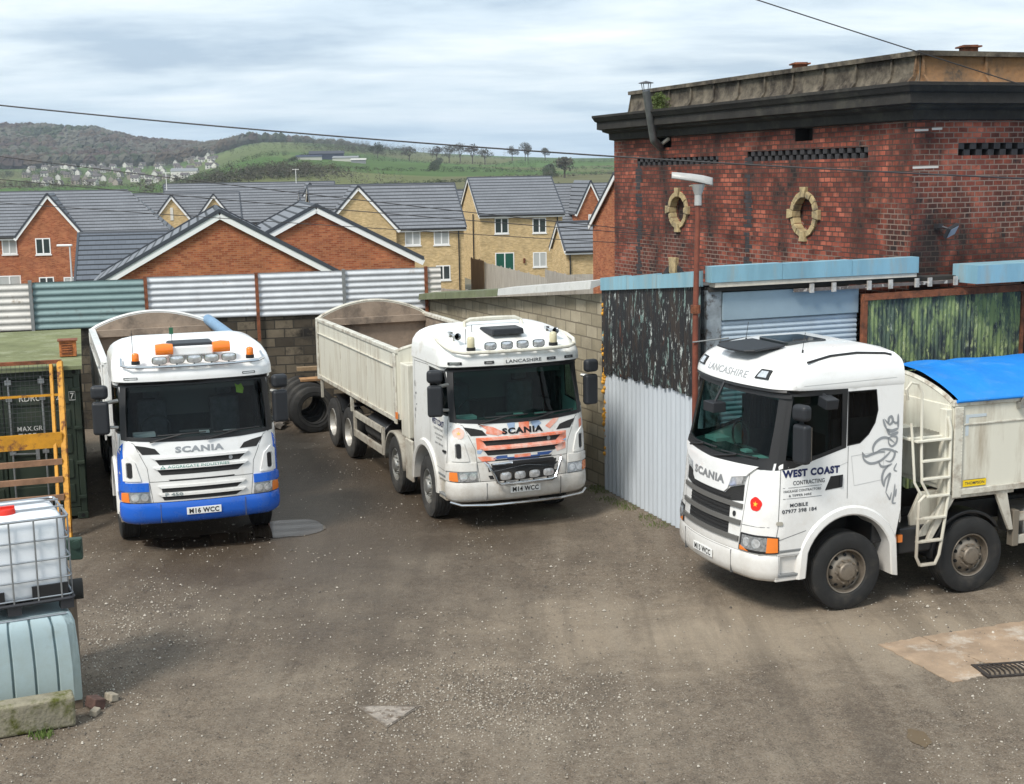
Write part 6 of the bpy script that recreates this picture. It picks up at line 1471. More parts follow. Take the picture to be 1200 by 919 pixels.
        for q_ in sym(rrect(-1.085,1.22,-1.02,1.45,.03)):
            mb = MB(); patch(mb, cab.front, q_, .012, .02, .06); mb.build('air_slit', blkp, root, smooth=True, ang=30)
        for q_ in sym([(-1.145,1.17),(-1.145,1.5),(-1.08,1.56),(-.97,1.46),(-.90,1.2),(-.9,1.17)]):
            mb = MB(); patch(mb, cab.front, q_, .02, .02, .06, [[(a*1.0+ (0), b) for a, b in (rrect(-1.095,1.21,-1.01,1.46,.03) if q_[0][0] < 0 else [(-a_, b_) for a_, b_ in rrect(-1.095,1.21,-1.01,1.46,.03)])]]); mb.build('air_deflector', paint, root, smooth=True, ang=30, bevel=.006)
        # bumper, headlamps
        for sg in (-1, 1):
            q_ = [(sg*a, b) for a, b in ((.775,.845),(1.149,.845),(1.149,1.0),(.79,1.0))]
            mb = MB(); patch(mb, cab.front, q_, .012, .02, .06); hl = mb.build('headlight', lensd, root, smooth=True, ang=30)
            for cx in (.86, 1.0):
                mb = MB(); patch(mb, cab.front, ell(sg*cx, .925, .055, .055, 16), .016, .003, .05); mb.build('reflector', lens, hl, smooth=True, ang=30)
            mb = MB(); patch(mb, cab.front, [(sg*a, b) for a, b in ((1.075,.85),(1.149,.85),(1.149,.995),(1.085,.995))], .018, .004, .05); side_patch(mb, cab, sg, [(cab.x45(.9),.85),(cab.x45(.9)-.06,.86),(cab.x45(.9)-.06,.99),(cab.x45(.9),.995)], .018, .004, .04); mb.build('indicator', orl, hl, smooth=True, ang=30)
            mb = MB(); patch(mb, cab.front, [(sg*a, b) for a, b in ((.79,1.01),(1.149,1.01),(1.149,1.145),(.79,1.145))], .022, .025, .06); side_patch(mb, cab, sg, [(cab.x45(1.0),1.01),(-.36,1.01),(-.36,1.12),(cab.x45(1.1),1.145)], .022, .025, .08); mb.build('lamp_surround', low, root, smooth=True, ang=30, bevel=.006)
        zb0, zb1 = .50, .83
    else:
        hood = [(-.84,1.86),(-.98,1.965),(0,1.93),(.98,1.965),(.84,1.86),(.80,1.82),(.53,1.76),(.47,1.60),(.40,1.545),(-.40,1.545),(-.47,1.60),(-.53,1.76),(-.80,1.82)]
        mb = MB(); patch(mb, cab.front, hood, .03, .03, .1); mb.build('badge_panel', paint, root, smooth=True, ang=30, bevel=.006)
        mb = MB(); patch(mb, cab.front, [(-.77,1.70),(-.77,1.49),(-.53,1.45),(-.54,.99),(.54,.99),(.53,1.45),(.77,1.49),(.77,1.70),(.5,1.62),(.40,1.53),(-.40,1.53),(-.5,1.62)], .003, .01, .1); mb.build('grille', mesh_, root, smooth=True, ang=30)
        for z, hw in ((1.42,.775),(1.205,.765),(.995,.755)):
            mb = MB(); patch(mb, cab.front, [(-hw,z-.03),(hw,z-.03),(hw,z+.032),(-hw,z+.032)], .028, .03, .12); mb.build('grille_bar', barg, root, smooth=True, ang=30, bevel=.006)
        for k in range(10):
            z = 1.03+.05*k
            if min(abs(z-q) for q in (1.42,1.205,.995)) < .05: continue
            mb = MB(); patch(mb, cab.front, [(-.52,z-.006),(.52,z-.006),(.52,z+.006),(-.52,z+.006)], .012, .01, .12); mb.build('grille_slat', blkp, root, smooth=True, ang=30)
        mb = MB(); patch(mb, cab.front, [(-.60,.83),(.60,.83),(.52,.735),(-.52,.735)], .012, .02, .1); mb.build('lower_intake', mesh_, root, smooth=True, ang=30)
        for q_ in sym([(-.80,1.815),(-.54,1.75),(-.50,1.635),(-.77,1.70)]):
            mb = MB(); patch(mb, cab.front, q_, .02, .02, .08); mb.build('marker_light', lensd, root, smooth=True, ang=30)
            mb = MB(); patch(mb, cab.front, [(a*.94-.0, .94*b+.06*1.73) for a, b in q_], .024, .004, .08); mb.build('marker_light', lens, root, smooth=True, ang=30)
        mb = MB(); patch(mb, cab.front, ell(.63, 1.30, .028, .036, 16), .012, .01, .1); mb.build('badge', blkp2, root, smooth=True)
        for sg in (-1, 1):
            q_ = [(sg*a, b) for a, b in ((.775,.865),(1.149,.865),(1.149,1.10),(.79,1.09))]
            mb = MB(); patch(mb, cab.front, q_, .010, .02, .06); side_patch(mb, cab, sg, [(cab.x45(.9),.865),(-.41,.88),(-.41,1.09),(cab.x45(1.1),1.10)], .010, .02, .06); hl = mb.build('headlight', blkp, root, smooth=True, ang=30)
            mb = MB(); patch(mb, cab.front, [(sg*a, b) for a, b in ((.81,.90),(1.145,.90),(1.145,1.075),(.82,1.07))], .016, .01, .06); mb.build('reflector', lensd, hl, smooth=True, ang=30)
            for cx in (.90, 1.04): mb = MB(); patch(mb, cab.front, ell(sg*cx, .99, .05, .06, 16), .021, .003, .05); mb.build('lens', lens, hl, smooth=True, ang=30)
            mb = MB(); side_patch(mb, cab, sg, [(cab.x45(.9),.885),(-.395,.895),(-.395,1.075),(cab.x45(1.1),1.08)], .017, .01, .05); patch(mb, cab.front, [(sg*.80,.875),(sg*.95,.875),(sg*.87,.905),(sg*.80,.93)], .0225, .006, .05); mb.build('indicator', orl, hl, smooth=True, ang=30)
        zb0, zb1 = .50, .845
    def bump_fn(y, z):
        return cab.F(y, .9)-.035*((z-zb0)/(zb1-zb0)-.6)**2*2-(.06 if z < zb0+.05 else 0), y, z
    class CB(Cab): pass
    mb = MB(); ys = [1.149*math.sin(R(90*k/16)) for k in range(-16, 17)]
    holes_ = []
    prof = [(zb0-.02,-.16),(zb0,-.05),(zb0+.05,.0),(zb0+.13,.02),(zb1-.10,.02),(zb1-.03,.014),(zb1,-.0),(zb1+.0,-.10)]
    lines = [cab.outline(.9)]
    ol = cab.outline(.9); xlim = -.40
    pts = [(x, y) for x, y in ol if x > xlim]; pts = [(xlim, pts[0][1])]+pts+[(xlim, pts[-1][1])]
    nrm = []
    for i in range(len(pts)):
        a = Vector(pts[max(0, i-1)]); b = Vector(pts[min(len(pts)-1, i+1)]); d = (b-a).normalized(); nrm.append(Vector((-d.y, d.x))*-1)
    if nrm[len(pts)//2].x < 0: nrm = [-q for q in nrm]
    for z, off in prof:
        for p, q in zip(pts, nrm): mb.v.append(Vector((p[0]+q.x*off, p[1]+q.y*off, z)))
    n = len(pts)
    for i in range(len(prof)-1):
        for j in range(n-1): mb.f.append((i*n+j, i*n+j+1, (i+1)*n+j+1, (i+1)*n+j)); mb.m.append(0)
    bp = mb.build('bumper', low, root, smooth=True, ang=40)
    mb = MB()
    for y in (-.64, .64): x_ = cab.F(y, .9); mb.box((x_-.02,y-.004,zb0+.02),(x_+.0235,y+.004,zb1-.02))
    mb.build('bumper_joint', seam, bp)
    # number plate
    x_ = cab.F(0, .9)+.022; mb = MB(); mb.box((x_,-.26,.625),(x_+.012,.26,.735)); pl = mb.build('number_plate', platew, root, bevel=.004)
    text_on(lambda u, v: (x_+.013, u, v), cfg['plate'], .45, .080, mat('plate_black', (.012,.012,.012), .5), pl, (0, .68), .001, .035)
    # lower side: step box and treads
    for sg in (1, -1):
        mb = MB(); w_ = 1.21
        for (x0, x1, z0_, z1_) in ((-.37,-.44,.52,zb+.14),(-.72,-.78,.52,zb+.14)): mb.box((x1,sg*w_-.26 if sg > 0 else -w_,z0_),(x0,sg*w_ if sg > 0 else -w_+.26,z1_))
        mb.box((-.78,min(sg*1.14,sg*1.17),.50),(-.40,max(sg*1.14,sg*1.17),zb+.16)); mb.box((-.78,min(sg*.93,sg*w_),.50),(-.37,max(sg*.93,sg*w_),.56)); mb.box((-.78,min(sg*.93,sg*w_),.82),(-.37,max(sg*.93,sg*w_),.88))
        sb = mb.build('step_box', low if not P_ else crm2, root, bevel=.012)
        for z in (.562, .882): mb = MB(); mb.box((-.74,min(sg*.98,sg*1.225),z),(-.40,max(sg*.98,sg*1.225),z+.035)); mb.build('step_tread', mat('step_grey', (.20,.205,.205), .7, bump=.7, bump_s=90), sb, bevel=.008)
    # wheel arch flare
    def flare(xc, r0, zc, squash, a0, a1, m, ext_f, ext_r):
        for sg in (1, -1):
            mb = MB(); pts = [(xc+r0*math.cos(R(a))*1.0, zc+r0*squash*math.sin(R(a))) for a in range(a0, a1+1, 8)]
            if ext_f is not None: pts = [(pts[0][0]+.03, ext_f)]+pts
            if ext_r is not None: pts = pts+[(pts[-1][0]-.03, ext_r)]
            rows = []
            for (x, z) in pts:
                d = Vector((x-xc, z-zc)).normalized(); row = []
                for (o_, y) in ((0,.80),(0,1.235),(.02,1.25),(.10,1.245),(.14,1.20),(.14,.95)): row.append(Vector((x+d.x*o_, sg*y, z+d.y*o_)))
                rows.append(row)
            n = 6
            for r_ in rows: mb.v += r_
            for i in range(len(rows)-1):
                for j in range(n-1): mb.f.append((i*n+j, i*n+j+1, (i+1)*n+j+1, (i+1)*n+j)); mb.m.append(0)
            mb.build('wheel_arch', m, root, smooth=True, ang=40)
    cab.flare = flare
    if P_: flare(-1.44, .62, .56, 1.06, 20, 165, paint, .56, .55)
    else: flare(-1.44, .66, .58, 1.06, 22, 162, paint, .52, .42)
    return cab, body

def make_wheel(root, x, sg, rim, rear=False, steer=0, tyre=None, yc=1.045):
    o = bpy.data.objects.new('wheel', None); C.objects.link(o); o.parent = root; o.location = (x, sg*yc, .515); o.rotation_euler.z = steer+(0 if sg > 0 else math.pi); o.empty_display_size = .2
    mb = MB(); mb.lathe(tyre_profile(.52, .32 if not rear else .30), (0,0,0), 'Y', 56); mb.build('tyre', tyre or rub, o, smooth=True, ang=28)
    mb = MB()
    if rear: prof = [(.30,.13),(.285,.14),(.275,.12),(.265,.02),(.24,-.03),(.17,-.04),(.165,.0),(.12,.02),(.115,.07),(.06,.085),(.001,.09)]
    else: prof = [(.30,.125),(.29,.14),(.278,.135),(.27,.05),(.255,.035),(.235,.065),(.175,.115),(.165,.12),(.14,.12),(.13,.122),(.12,.16),(.105,.175),(.05,.18),(.001,.18)]
    mb.lathe(prof, (0,0,0), 'Y', 40); r_ = mb.build('rim', rim, o, smooth=True, ang=28)
    mb = MB()
    for k in range(10):
        a = 2*math.pi*(k+.5)/10; rr, yy = (.222, .0) if rear else (.213, .087)
        c = Vector((rr*math.cos(a), yy, rr*math.sin(a))); tn = Vector((-math.sin(a), 0, math.cos(a))); rd = Vector((math.cos(a), -.75 if not rear else 0, math.sin(a))).normalized(); nn = tn.cross(rd); nn = nn if nn.y > 0 else -nn
        if rear: c.y = -.025
        mb.add([c+nn*.004+tn*.026*math.cos(t_)+rd*.026*math.sin(t_) for t_ in [2*math.pi*i/12 for i in range(12)]], [tuple(range(12))])
    mb.build('rim_hole', hole, r_, recalc=False)
    mb = MB()
    for k in range(10):
        a = 2*math.pi*k/10; yy = .12 if not rear else -.03; c = Vector((.152*math.cos(a) if not rear else .19*math.cos(a), yy, .152*math.sin(a) if not rear else .19*math.sin(a))); mb.tube([c, c+Vector((0,.035,0))], .014, 6)
    mb.build('wheel_nut', rim, r_)
    MB().tube([(0,-.12,0),(0,-.02,0)], .26, 20).build('brake_drum', chas, o)
    return o

def make_chassis(root, xr, axles, m, guard=None):
    mb = MB()
    for s_ in (1, -1): mb.box((xr,s_*.43-.04,.78),(-.5,s_*.43+.04,1.06))
    for x in (-2.4,-3.9,-5.2,-7.4,xr+.1): mb.box((x-.05,-.39,.8),(x+.05,.39,1.04))
    for x in axles: mb.tube([(x,-.95,.52),(x,.95,.52)], .075, 10)
    mb.build('chassis', chas, root)

def tipper_body(root, x0, x1, z0, z1, m, ms, arch_f, arch_r, inside, rib=True, cover=None):
    """x0 = headboard end, x1 = tail end (more negative)"""
    Wb = 1.25; th = .05
    bd = bpy.data.objects.new('tipper_body', None); C.objects.link(bd); bd.parent = root
    for sg in (1, -1):
        mb = MB(); ya, yb = sorted((sg*Wb, sg*(Wb-th))); mb.box((x1,ya,z0),(x0,yb,z1)); mb.build('side_panel', m, bd, bevel=.006)
        mb = MB(); ya, yb = sorted((sg*(Wb-.10), sg*(Wb+.028))); mb.box((x1-.02,ya,z1+.002),(x0+.02,yb,z1+.075)); mb.build('top_rail', ms, bd, bevel=.012)
        mb = MB(); ya, yb = sorted((sg*(Wb+.003), sg*(Wb+.03))); mb.box((x1,ya,z0-.05),(x0,yb,z0+.03)); mb.box((x1,ya,z1-.26),(x0,yb-(.015 if sg > 0 else -0),z1-.235)); mb.build('bottom_rail', ms, bd, bevel=.006)
        mb = MB(); ya, yb = sorted((sg*(Wb+.003), sg*(Wb+.034)))
        for x in (x0-.07, x1+.07): mb.box((x-.07,ya,z0-.08),(x+.07,yb,z1))
        mb.build('corner_post', ms, bd, bevel=.01)
        if rib:
            mb = MB(); ya, yb = sorted((sg*(Wb+.001), sg*(Wb+.008)))
            k = 3
            for i in range(1, k): x = x0+(x1-x0)*i/k; mb.box((x-.01,ya,z0+.04),(x+.01,yb,z1-.27))
            mb.build('panel_joint', ms, bd)
        mb = MB(); ya, yb = sorted((sg*(Wb-th-.004), sg*(Wb-th-.012))); mb.box((x1+.05,ya,z0+.1),(x0-.05,yb,z1-.01)); mb.build('liner', inside, bd)
    mb = MB(); mb.box((x1,-1.2,z0),(x0,1.2,z0+.08)); mb.build('floor', inside, bd)
    for x, ar, nm in ((x0, arch_f, 'headboard'), (x1, arch_r, 'tailgate')):
        poly = [(-Wb+.02,z0)]+[(-Wb+.02+(2*Wb-.04)*k/20, z1+.05+(ar-z1-.05)*math.sin(math.pi*k/20)**.8) for k in range(21)]+[(Wb-.02,z0)]
        mb = MB(); s_ = 1 if nm == 'headboard' else -1
        mb.prism(poly, lambda y, z: (x-.02, y, z), lambda y, z: (x+.03, y, z)); hb_ = mb.build(nm, m, bd)
        mb = MB(); mb.tube([(x+.005, y, z) for y, z in poly[1:-1]], .035, 6); mb.build('arch_rail', ms, hb_, smooth=True)
        mb = MB(); xi = x-.026 if nm == 'headboard' else x+.036
        mb.prism([(y*.985, z-.03 if z > z1 else z+.05) for y, z in poly], lambda y, z: (xi-.003, y, z), lambda y, z: (xi+.003, y, z)); mb.build('inner_face', inside, hb_)
        # horizontal shelf seen from above inside the tail
        if nm == 'tailgate': mb = MB(); mb.box((x+.045,-1.18,z1-.10),(x+.16,1.18,z1+.04)); mb.build('cross_beam', inside, hb_)
    return bd
def mudguard(root, x, m, r=.60, name='mudguard', y0=.82, y1=1.22, zc=.52, a0=15, a1=165, sides=(1,-1)):
    for sg in sides:
        mb = MB(); rows = []
        for a in range(a0, a1+1, 10):
            c, s_ = math.cos(R(a)), math.sin(R(a)); rows.append([Vector((x+r*c, sg*y0, zc+r*s_)), Vector((x+r*c, sg*y1, zc+r*s_)), Vector((x+(r-.04)*c, sg*(y1+.01), zc+(r-.04)*s_))])
        for q in rows: mb.v += q
        for i in range(len(rows)-1):
            for j in range(2): mb.f.append((i*3+j, i*3+j+1, (i+1)*3+j+1, (i+1)*3+j)); mb.m.append(0)
        o = mb.build(name, m, root, smooth=True); so_ = o.modifiers.new('s', 'SOLIDIFY'); so_.thickness = .012
def lamp_round(root, c, rx, rz, depth, name='spot_lamp', body=chrome):
    """forward facing oval driving lamp"""
    mb = MB(); c = Vector(c); o = len(mb.v); n = 20; rows = [(-depth,.35),(-depth*.6,.8),(-.01,1.0),(.012,1.0),(.012,.9)]
    for dx_, f in rows:
        for j in range(n): a = 2*math.pi*j/n; ca, sa = math.cos(a), math.sin(a); mb.v.append(c+Vector((dx_, rx*f*math.copysign(abs(ca)**.6, ca), rz*f*math.copysign(abs(sa)**.6, sa))))
    for i in range(len(rows)-1):
        for j in range(n): mb.f.append((i*n+j, i*n+(j+1) % n, (i+1)*n+(j+1) % n, (i+1)*n+j)); mb.m.append(0)
    l = mb.build(name, body, root, smooth=True, ang=50)
    mb = MB(); mb.add([c+Vector((.006+.012*(1-abs(q)), rx*.9*math.copysign(abs(math.cos(a))**.6, math.cos(a))*q, rz*.9*math.copysign(abs(math.sin(a))**.6, math.sin(a))*q)) for q in (1, .5) for a in [2*math.pi*j/n for j in range(n)]]+[c+Vector((.02,0,0))], [(j, (j+1) % n, n+(j+1) % n, n+j) for j in range(n)]+[(n+j, n+(j+1) % n, 2*n) for j in range(n)])
    mb.build('lens', lens, l, smooth=True, recalc=True)
    MB().tube([c+Vector((-.03,0,-rz)), c+Vector((-.03,0,-rz-.05))], .014, 6).build('lamp_foot', blkp, l)
    return l
def beacon(root, c, m, h=.14, r=.055):
    c = Vector(c); b = MB().lathe([(.0,0),(r*1.05,0),(r*1.05,.05),(r*.9,.055)], c, 'Z', 16).build('beacon', blkp, root, smooth=True)
    MB().lathe([(r*.88,.05),(r*.92,.06),(r*.85,h*.9),(r*.6,h),(.001,h*1.05)], c, 'Z', 16).build('beacon_lens', m, b, smooth=True, ang=50); return b
def rose(cab, root, fn_patch, cx, cz, r, m1, m2):
    pts = []
    for k in range(40): a = 2*math.pi*k/40+math.pi/2; pts.append((cx+r*(1+.10*abs(math.cos(2.5*(a-math.pi/2))))*math.cos(a)*.92, cz+r*(1+.10*abs(math.cos(2.5*(a-math.pi/2))))*math.sin(a)))
    mb = MB(); fn_patch(mb, pts, .004); e_ = mb.build('rose_emblem', m1, root, recalc=False)
    st = [(cx+(r*.46 if k % 2 == 0 else r*.18)*math.cos(math.pi/2+k*math.pi/5), cz+(r*.46 if k % 2 == 0 else r*.18)*math.sin(math.pi/2+k*math.pi/5)) for k in range(10)]
    mb = MB(); fn_patch(mb, st, .006); mb.build('rose_centre', m2, e_, recalc=False)

# ---------------------------------------------------------------- lorry one: white over blue
T1 = empty('tipper_lorry', (-4.761, 20.228, 0), -1.238, 'white tipper lorry with blue bumper and orange beacons beside the green container', 'lorry', 'tipper lorries')
cab, body = make_cab(T1, 'P', wp, bluep, ws_glass, dict(plate='M16 WCC'))
front_text(cab, 'SCANIA', -.375, .355, 1.625, .095, silver, T1, .004, .05)
front_text(cab, 'AGGREGATE INDUSTRIES', -.50, .42, 1.372, .042, mat('teal_letter', (.02,.22,.17), .5), T1, .03, .008)
front_text(cab, 'P 450', -.56, -.30, .955, .05, chrome, T1, .036, .04)
mb = MB(); patch(mb, cab.front, [(-.61,1.345),(-.53,1.345),(-.57,1.40)], .03, 0, .1, [[(-.59,1.355),(-.55,1.355),(-.57,1.385)]]); mb.build('triangle_mark', mat('teal_letter', (.02,.22,.17), .5), T1, recalc=False)
mb = MB(); patch(mb, cab.front, ell(.45,1.45,.03,.035,14), .012, .01, .1); mb.build('badge', silver, T1)
# blue lower door sides
mb = MB()
for sg in (1, -1): side_patch(mb, cab, sg, [(cab.x45(1.6)-.02,1.75),(cab.x45(1.1),1.15),(cab.x45(.9)-.01,.86),(-.74,.86),(-.80,1.05),(-.62,1.32)], .004, .006, .1)
mb.build('blue_side_panel', bluep, T1, smooth=True, ang=30)
mb = MB(); bar_pts = [(-.62,-1.06,2.99),(-.40,-1.07,2.92),(-.30,-.98,2.90),(-.24,-.6,2.89),(-.21,0,2.89),(-.24,.6,2.89),(-.30,.98,2.90),(-.40,1.07,2.92),(-.62,1.06,2.99)]
mb.tube(bar_pts, .022, 8); mb.build('light_bar', chrome, T1, smooth=True)
mb = MB(); mb.tube([(-.62,-.98,2.97),(-.62,-1.08,3.0),(-.40,-1.12,2.95)], .018, 8)
for y in (-.52,-.26,0,.26,.52): lamp_round(T1, (-.24, y, 2.985), .115, .062, .1)
for y in (-.43, .43):
    mb = MB(); mb.lathe([(.001,-.14),(.09,-.13),(.105,0),(.09,.13),(.001,.14)], (-.42,y,3.12), 'Y', 18)
    for i in range(len(mb.v)): v = mb.v[i]; mb.v[i] = Vector((v.x, v.y, max(3.05, v.z)))
    b_ = mb.build('orange_beacon', orange, T1, smooth=True, ang=50)
mb = MB(); mb.box((-.50,-.31,3.02),(-.40,.31,3.16)); mb.build('beacon_bar', wp, T1, bevel=.02)
for y in (-.86, .86): beacon(T1, (-.36, y, 2.93), orange, .17, .062)
mb = MB(); mb.box((-1.08,-.34,3.10),(-.56,.34,3.19)); mb.build('roof_hatch', gplas, T1, bevel=.03)
mb = MB(); mb.box((-1.12,-.40,3.06),(-.52,.40,3.12)); mb.build('hatch_frame', wp, T1, bevel=.02)
for y, x in ((-.88,-.6),(-.25,-1.0)): MB().tube([(x,y,3.0),(x-.06,y,3.42)], .005, 5).build('aerial', blkp, T1)
mb = MB(); mb.box((-.98,-.29,3.30),(-.95,-.23,3.40)); mb.build('aerial_tag', mat('green_tag', (.02,.12,.06), .6), T1)
for y in (-.95, .82): 
    mb = MB(); patch(mb, cab.front, rrect(y-.10,2.70,y+.10,2.735,.008), .004, .004, .1, [rrect(y-.09,2.708,y+.09,2.727,.006)]); mb.build('marker_lamp', blkp, T1)
mb = MB(); mb.add([(-.66,.66,2.36),(-.64,.76,2.34),(-.66,.78,2.42),(-.65,.74,2.50),(-.68,.70,2.47),(-.66,.64,2.50),(-.67,.66,2.43)], [(0,1,2,3,4,5,6)]); mb.build('hi_vis_vest', mat('hi_vis_yellow', (.40,.62,.03), .6), T1, recalc=False)
for x in (-1.44,-3.38): 
    for sg in (1,-1): make_wheel(T1, x, sg, alu if x > -2 else rimw, tyre=rub)
for x in (-6.75,-8.05):
    for sg in (1,-1): make_wheel(T1, x, sg, rimw, True, yc=1.05)
make_chassis(T1, -8.9, (-1.44,-3.38,-6.75,-8.05), chas)
blu = mat('faded_blue_rail', (.16,.28,.42), .5, 0, var=.15, vs=2)
bd = tipper_body(T1, -2.85, -8.25, 1.42, 2.62, wp2, wp2, 2.72, 3.0, tan)
mb = MB(); mb.tube([(-2.9+.0,1.20,2.74),(-8.3,1.14,2.76)], .11, 14); mb.build('rolled_sheet', blu, bd, smooth=True)
mudguard(T1, -3.38, blkp2); mudguard(T1, -6.75, blkp2, a0=60); mudguard(T1, -8.05, blkp2, a1=120)
mb = MB(); mb.tube([(-4.3,-.95,.72),(-5.7,-.95,.72)], .26, 18); mb.build('fuel_tank', alu, T1, smooth=True)
mb = MB(); mb.box((-6.1,-1.2,.62),(-4.0,-1.16,.74)); mb.box((-6.1,-1.2,.88),(-4.0,-1.16,1.0)); mb.box((-6.1,1.16,.62),(-4.0,1.2,.74)); mb.box((-6.1,1.16,.88),(-4.0,1.2,1.0)); mb.build('side_guard', alu, T1)
mb = MB(); mb.box((-2.5,-1.1,.75),(-2.15,1.1,1.35)); mb.build('rear_bulkhead', blkp2, T1, bevel=.03)

# ---------------------------------------------------------------- lorry two: white with flag style front
T2 = empty('tipper_lorry', (.183, 21.31, 0), -1.203, 'white tipper lorry with orange and blue flag style grille and empty cream body', 'lorry', 'tipper lorries')
org = mat('flag_orange', (.80,.20,.10), .3, coat=.3, var=.1, vs=3, dirt=(.80,.56,.48), dirt_s=2.5, dirt_t=(.44,.62)); fblu = mat('flag_blue', (.04,.09,.26), .3, coat=.3); flb = mat('flag_pale_blue', (.32,.42,.58), .3)
cab, body = make_cab(T2, 'P', wp2, wp2, ws_green, dict(plate='M14 WCC', fin=org))
def fpatch(poly, m, off=.005, nm='flag_stripe'):
    mb = MB(); patch(mb, cab.front, poly, off, 0, .08); return mb.build(nm, m, T2, recalc=False)
fpatch([(-.78,1.54),(.78,1.54),(.775,1.37),(.4,1.345),(-.3,1.35),(-.77,1.355)], org, .0035)
fpatch([(-.72,1.75),(-.50,1.70),(-.30,1.60),(-.42,1.56),(-.62,1.60),(-.6,1.66)], org); fpatch([(-.06,1.76),(.12,1.76),(.12,1.545),(-.06,1.545)], org, .0045)
fpatch([(.40,1.65),(.56,1.76),(.68,1.78),(.62,1.70),(.48,1.60)], org); fpatch([(.14,1.76),(.26,1.78),(.34,1.70),(.20,1.62)], flb); fpatch([(-.26,1.74),(-.12,1.76),(-.14,1.66),(-.22,1.60)], flb)
fpatch([(-.77,1.235),(-.70,1.16),(-.50,1.16),(-.46,1.20),(-.62,1.24)], org); fpatch([(-.44,1.235),(-.28,1.235),(-.28,1.185),(-.52,1.185)], fblu); fpatch([(-.16,1.235),(.12,1.235),(.12,1.185),(-.16,1.185)], org); fpatch([(.24,1.235),(.52,1.235),(.44,1.185),(.24,1.185)], fblu); fpatch([(.56,1.30),(.76,1.36),(.76,1.25),(.60,1.22)], org); fpatch([(-.77,1.34),(-.68,1.335),(-.72,1.28),(-.77,1.29)], flb); fpatch([(.70,1.39),(.775,1.42),(.775,1.37)], flb)
fpatch([(-.30,1.20),(.30,1.20),(.26,1.145),(-.26,1.145)], fblu, .003)
front_text(cab, 'SCANIA', -.35, .355, 1.62, .10, mat('black_letter', (.012,.012,.014), .4), T2, .008, .055)
mb = MB(); patch(mb, cab.front, ell(.45,1.45,.03,.035,14), .012, .01, .1); mb.build('badge', silver, T2)
front_text(cab, 'LANCASHIRE', -.20, .42, 2.722, .055, dkl, T2, .006, .01)
for y, w__ in ((-1.02,.20),(-.48,.16),(.60,.16),(.93,.16)):
    mb = MB(); patch(mb, cab.front, rrect(y-w__/2,2.70,y+w__/2,2.745,.008), .01, .012, .1); mm_ = mb.build('marker_lamp', blkp, T2); mb = MB(); patch(mb, cab.front, rrect(y-w__/2+.03,2.71,y+w__/2-.03,2.735,.005), .012, .002, .1); mb.build('lens', lensd, mm_)
rose(cab, T2, lambda mb, p, off: patch(mb, cab.front, p, off, 0, .06), -1.04, 1.62, .085, org, mat('rose_centre_orange', (.9,.5,.15), .4)); 
mb = MB(); patch(mb, cab.front, [(1.05,1.55),(1.12,1.58),(1.12,1.70),(1.05,1.68)], .004, 0, .06); mb.build('rose_emblem', org, T2, recalc=False)
side_text(cab, -1, 'WEST COAST', -1.05, -.45, 1.73, .10, navy_, T2, .004, .03); side_text(cab, -1, 'CONTRACTING', -.95, -.5, 1.62, .035, dkl, T2)
side_text(cab, -1, 'HAULAGE CONTRACTORS', -.9, -.48, 1.53, .03, dkl, T2); side_text(cab, -1, '& TIPPER HIRE', -.84, -.55, 1.47, .03, dkl, T2); side_text(cab, -1, '07977 398 184', -.9, -.5, 1.38, .035, dkl, T2)
mb = MB(); side_patch(mb, cab, -1, rrect(-.47,1.29,-.36,1.33,.015), .025, .02, .1); mb.build('door_handle', blkp, T2, bevel=.005)
mb = MB()
for (x, z, w__, h_) in ((-1.97,2.15,.03,.12),(-1.93,2.02,.05,.05),(-1.98,1.92,.02,.1),(-1.9,1.84,.05,.03),(-1.95,1.72,.03,.08),(-1.99,1.6,.02,.09)): side_patch(mb, cab, -1, [(x,z),(x+w__,z+.02),(x+w__*.6,z+h_),(x-.01,z+h_*.6)], .004, 0, .1)
mb.build('griffin_mark', dkl, T2, recalc=False)
# low grille light bar
mb = MB(); fo_ = lambda y, z, d_: Vector(cab.front(y, z))+Vector((d_,0,0))
mb.tube([fo_(-.66,1.15,.03), fo_(-.63,1.12,.09), fo_(-.55,.95,.12), fo_(-.50,.83,.12), fo_(-.44,.80,.12), fo_(0,.80,.12), fo_(.44,.80,.12), fo_(.50,.83,.12), fo_(.55,.95,.12), fo_(.63,1.12,.09), fo_(.66,1.15,.03)], .024, 8); mb.tube([fo_(-.56,1.0,.07), fo_(0,1.08,.1), fo_(.56,1.0,.07)], .001, 4)
mb.build('light_bar', chrome, T2, smooth=True)
mb = MB(); patch(mb, cab.front, [(-.56,1.11),(.58,1.11),(.48,.82),(-.46,.82)], .006, 0, .1); mb.build('grille_backing', mesh_ if False else MATS['grille_mesh'], T2, recalc=False)
mb = MB(); mb.bar(fo_(-.22,1.12,.07), fo_(.50,1.12,.07), .04, .06); mb.build('warning_bar', blkp2, T2, bevel=.01); mb = MB(); mb.tube([fo_(-.55,1.11,.05), fo_(-.22,1.125,.06)], .02, 6); mb.build('bar_tube', chrome, T2)
for y in (-.36,-.12,.13,.38): lamp_round(T2, tuple(fo_(y, .925, .10)), .105, .07, .07)
mb = MB(); mb.tube([(-.26,-1.18,.50),(-.10,-1.05,.47),(.03,-.6,.46),(.05,0,.46),(.03,.6,.46),(-.10,1.05,.47),(-.26,1.18,.50)], .022, 8); mb.build('bumper_bar', chrome, T2, smooth=True)
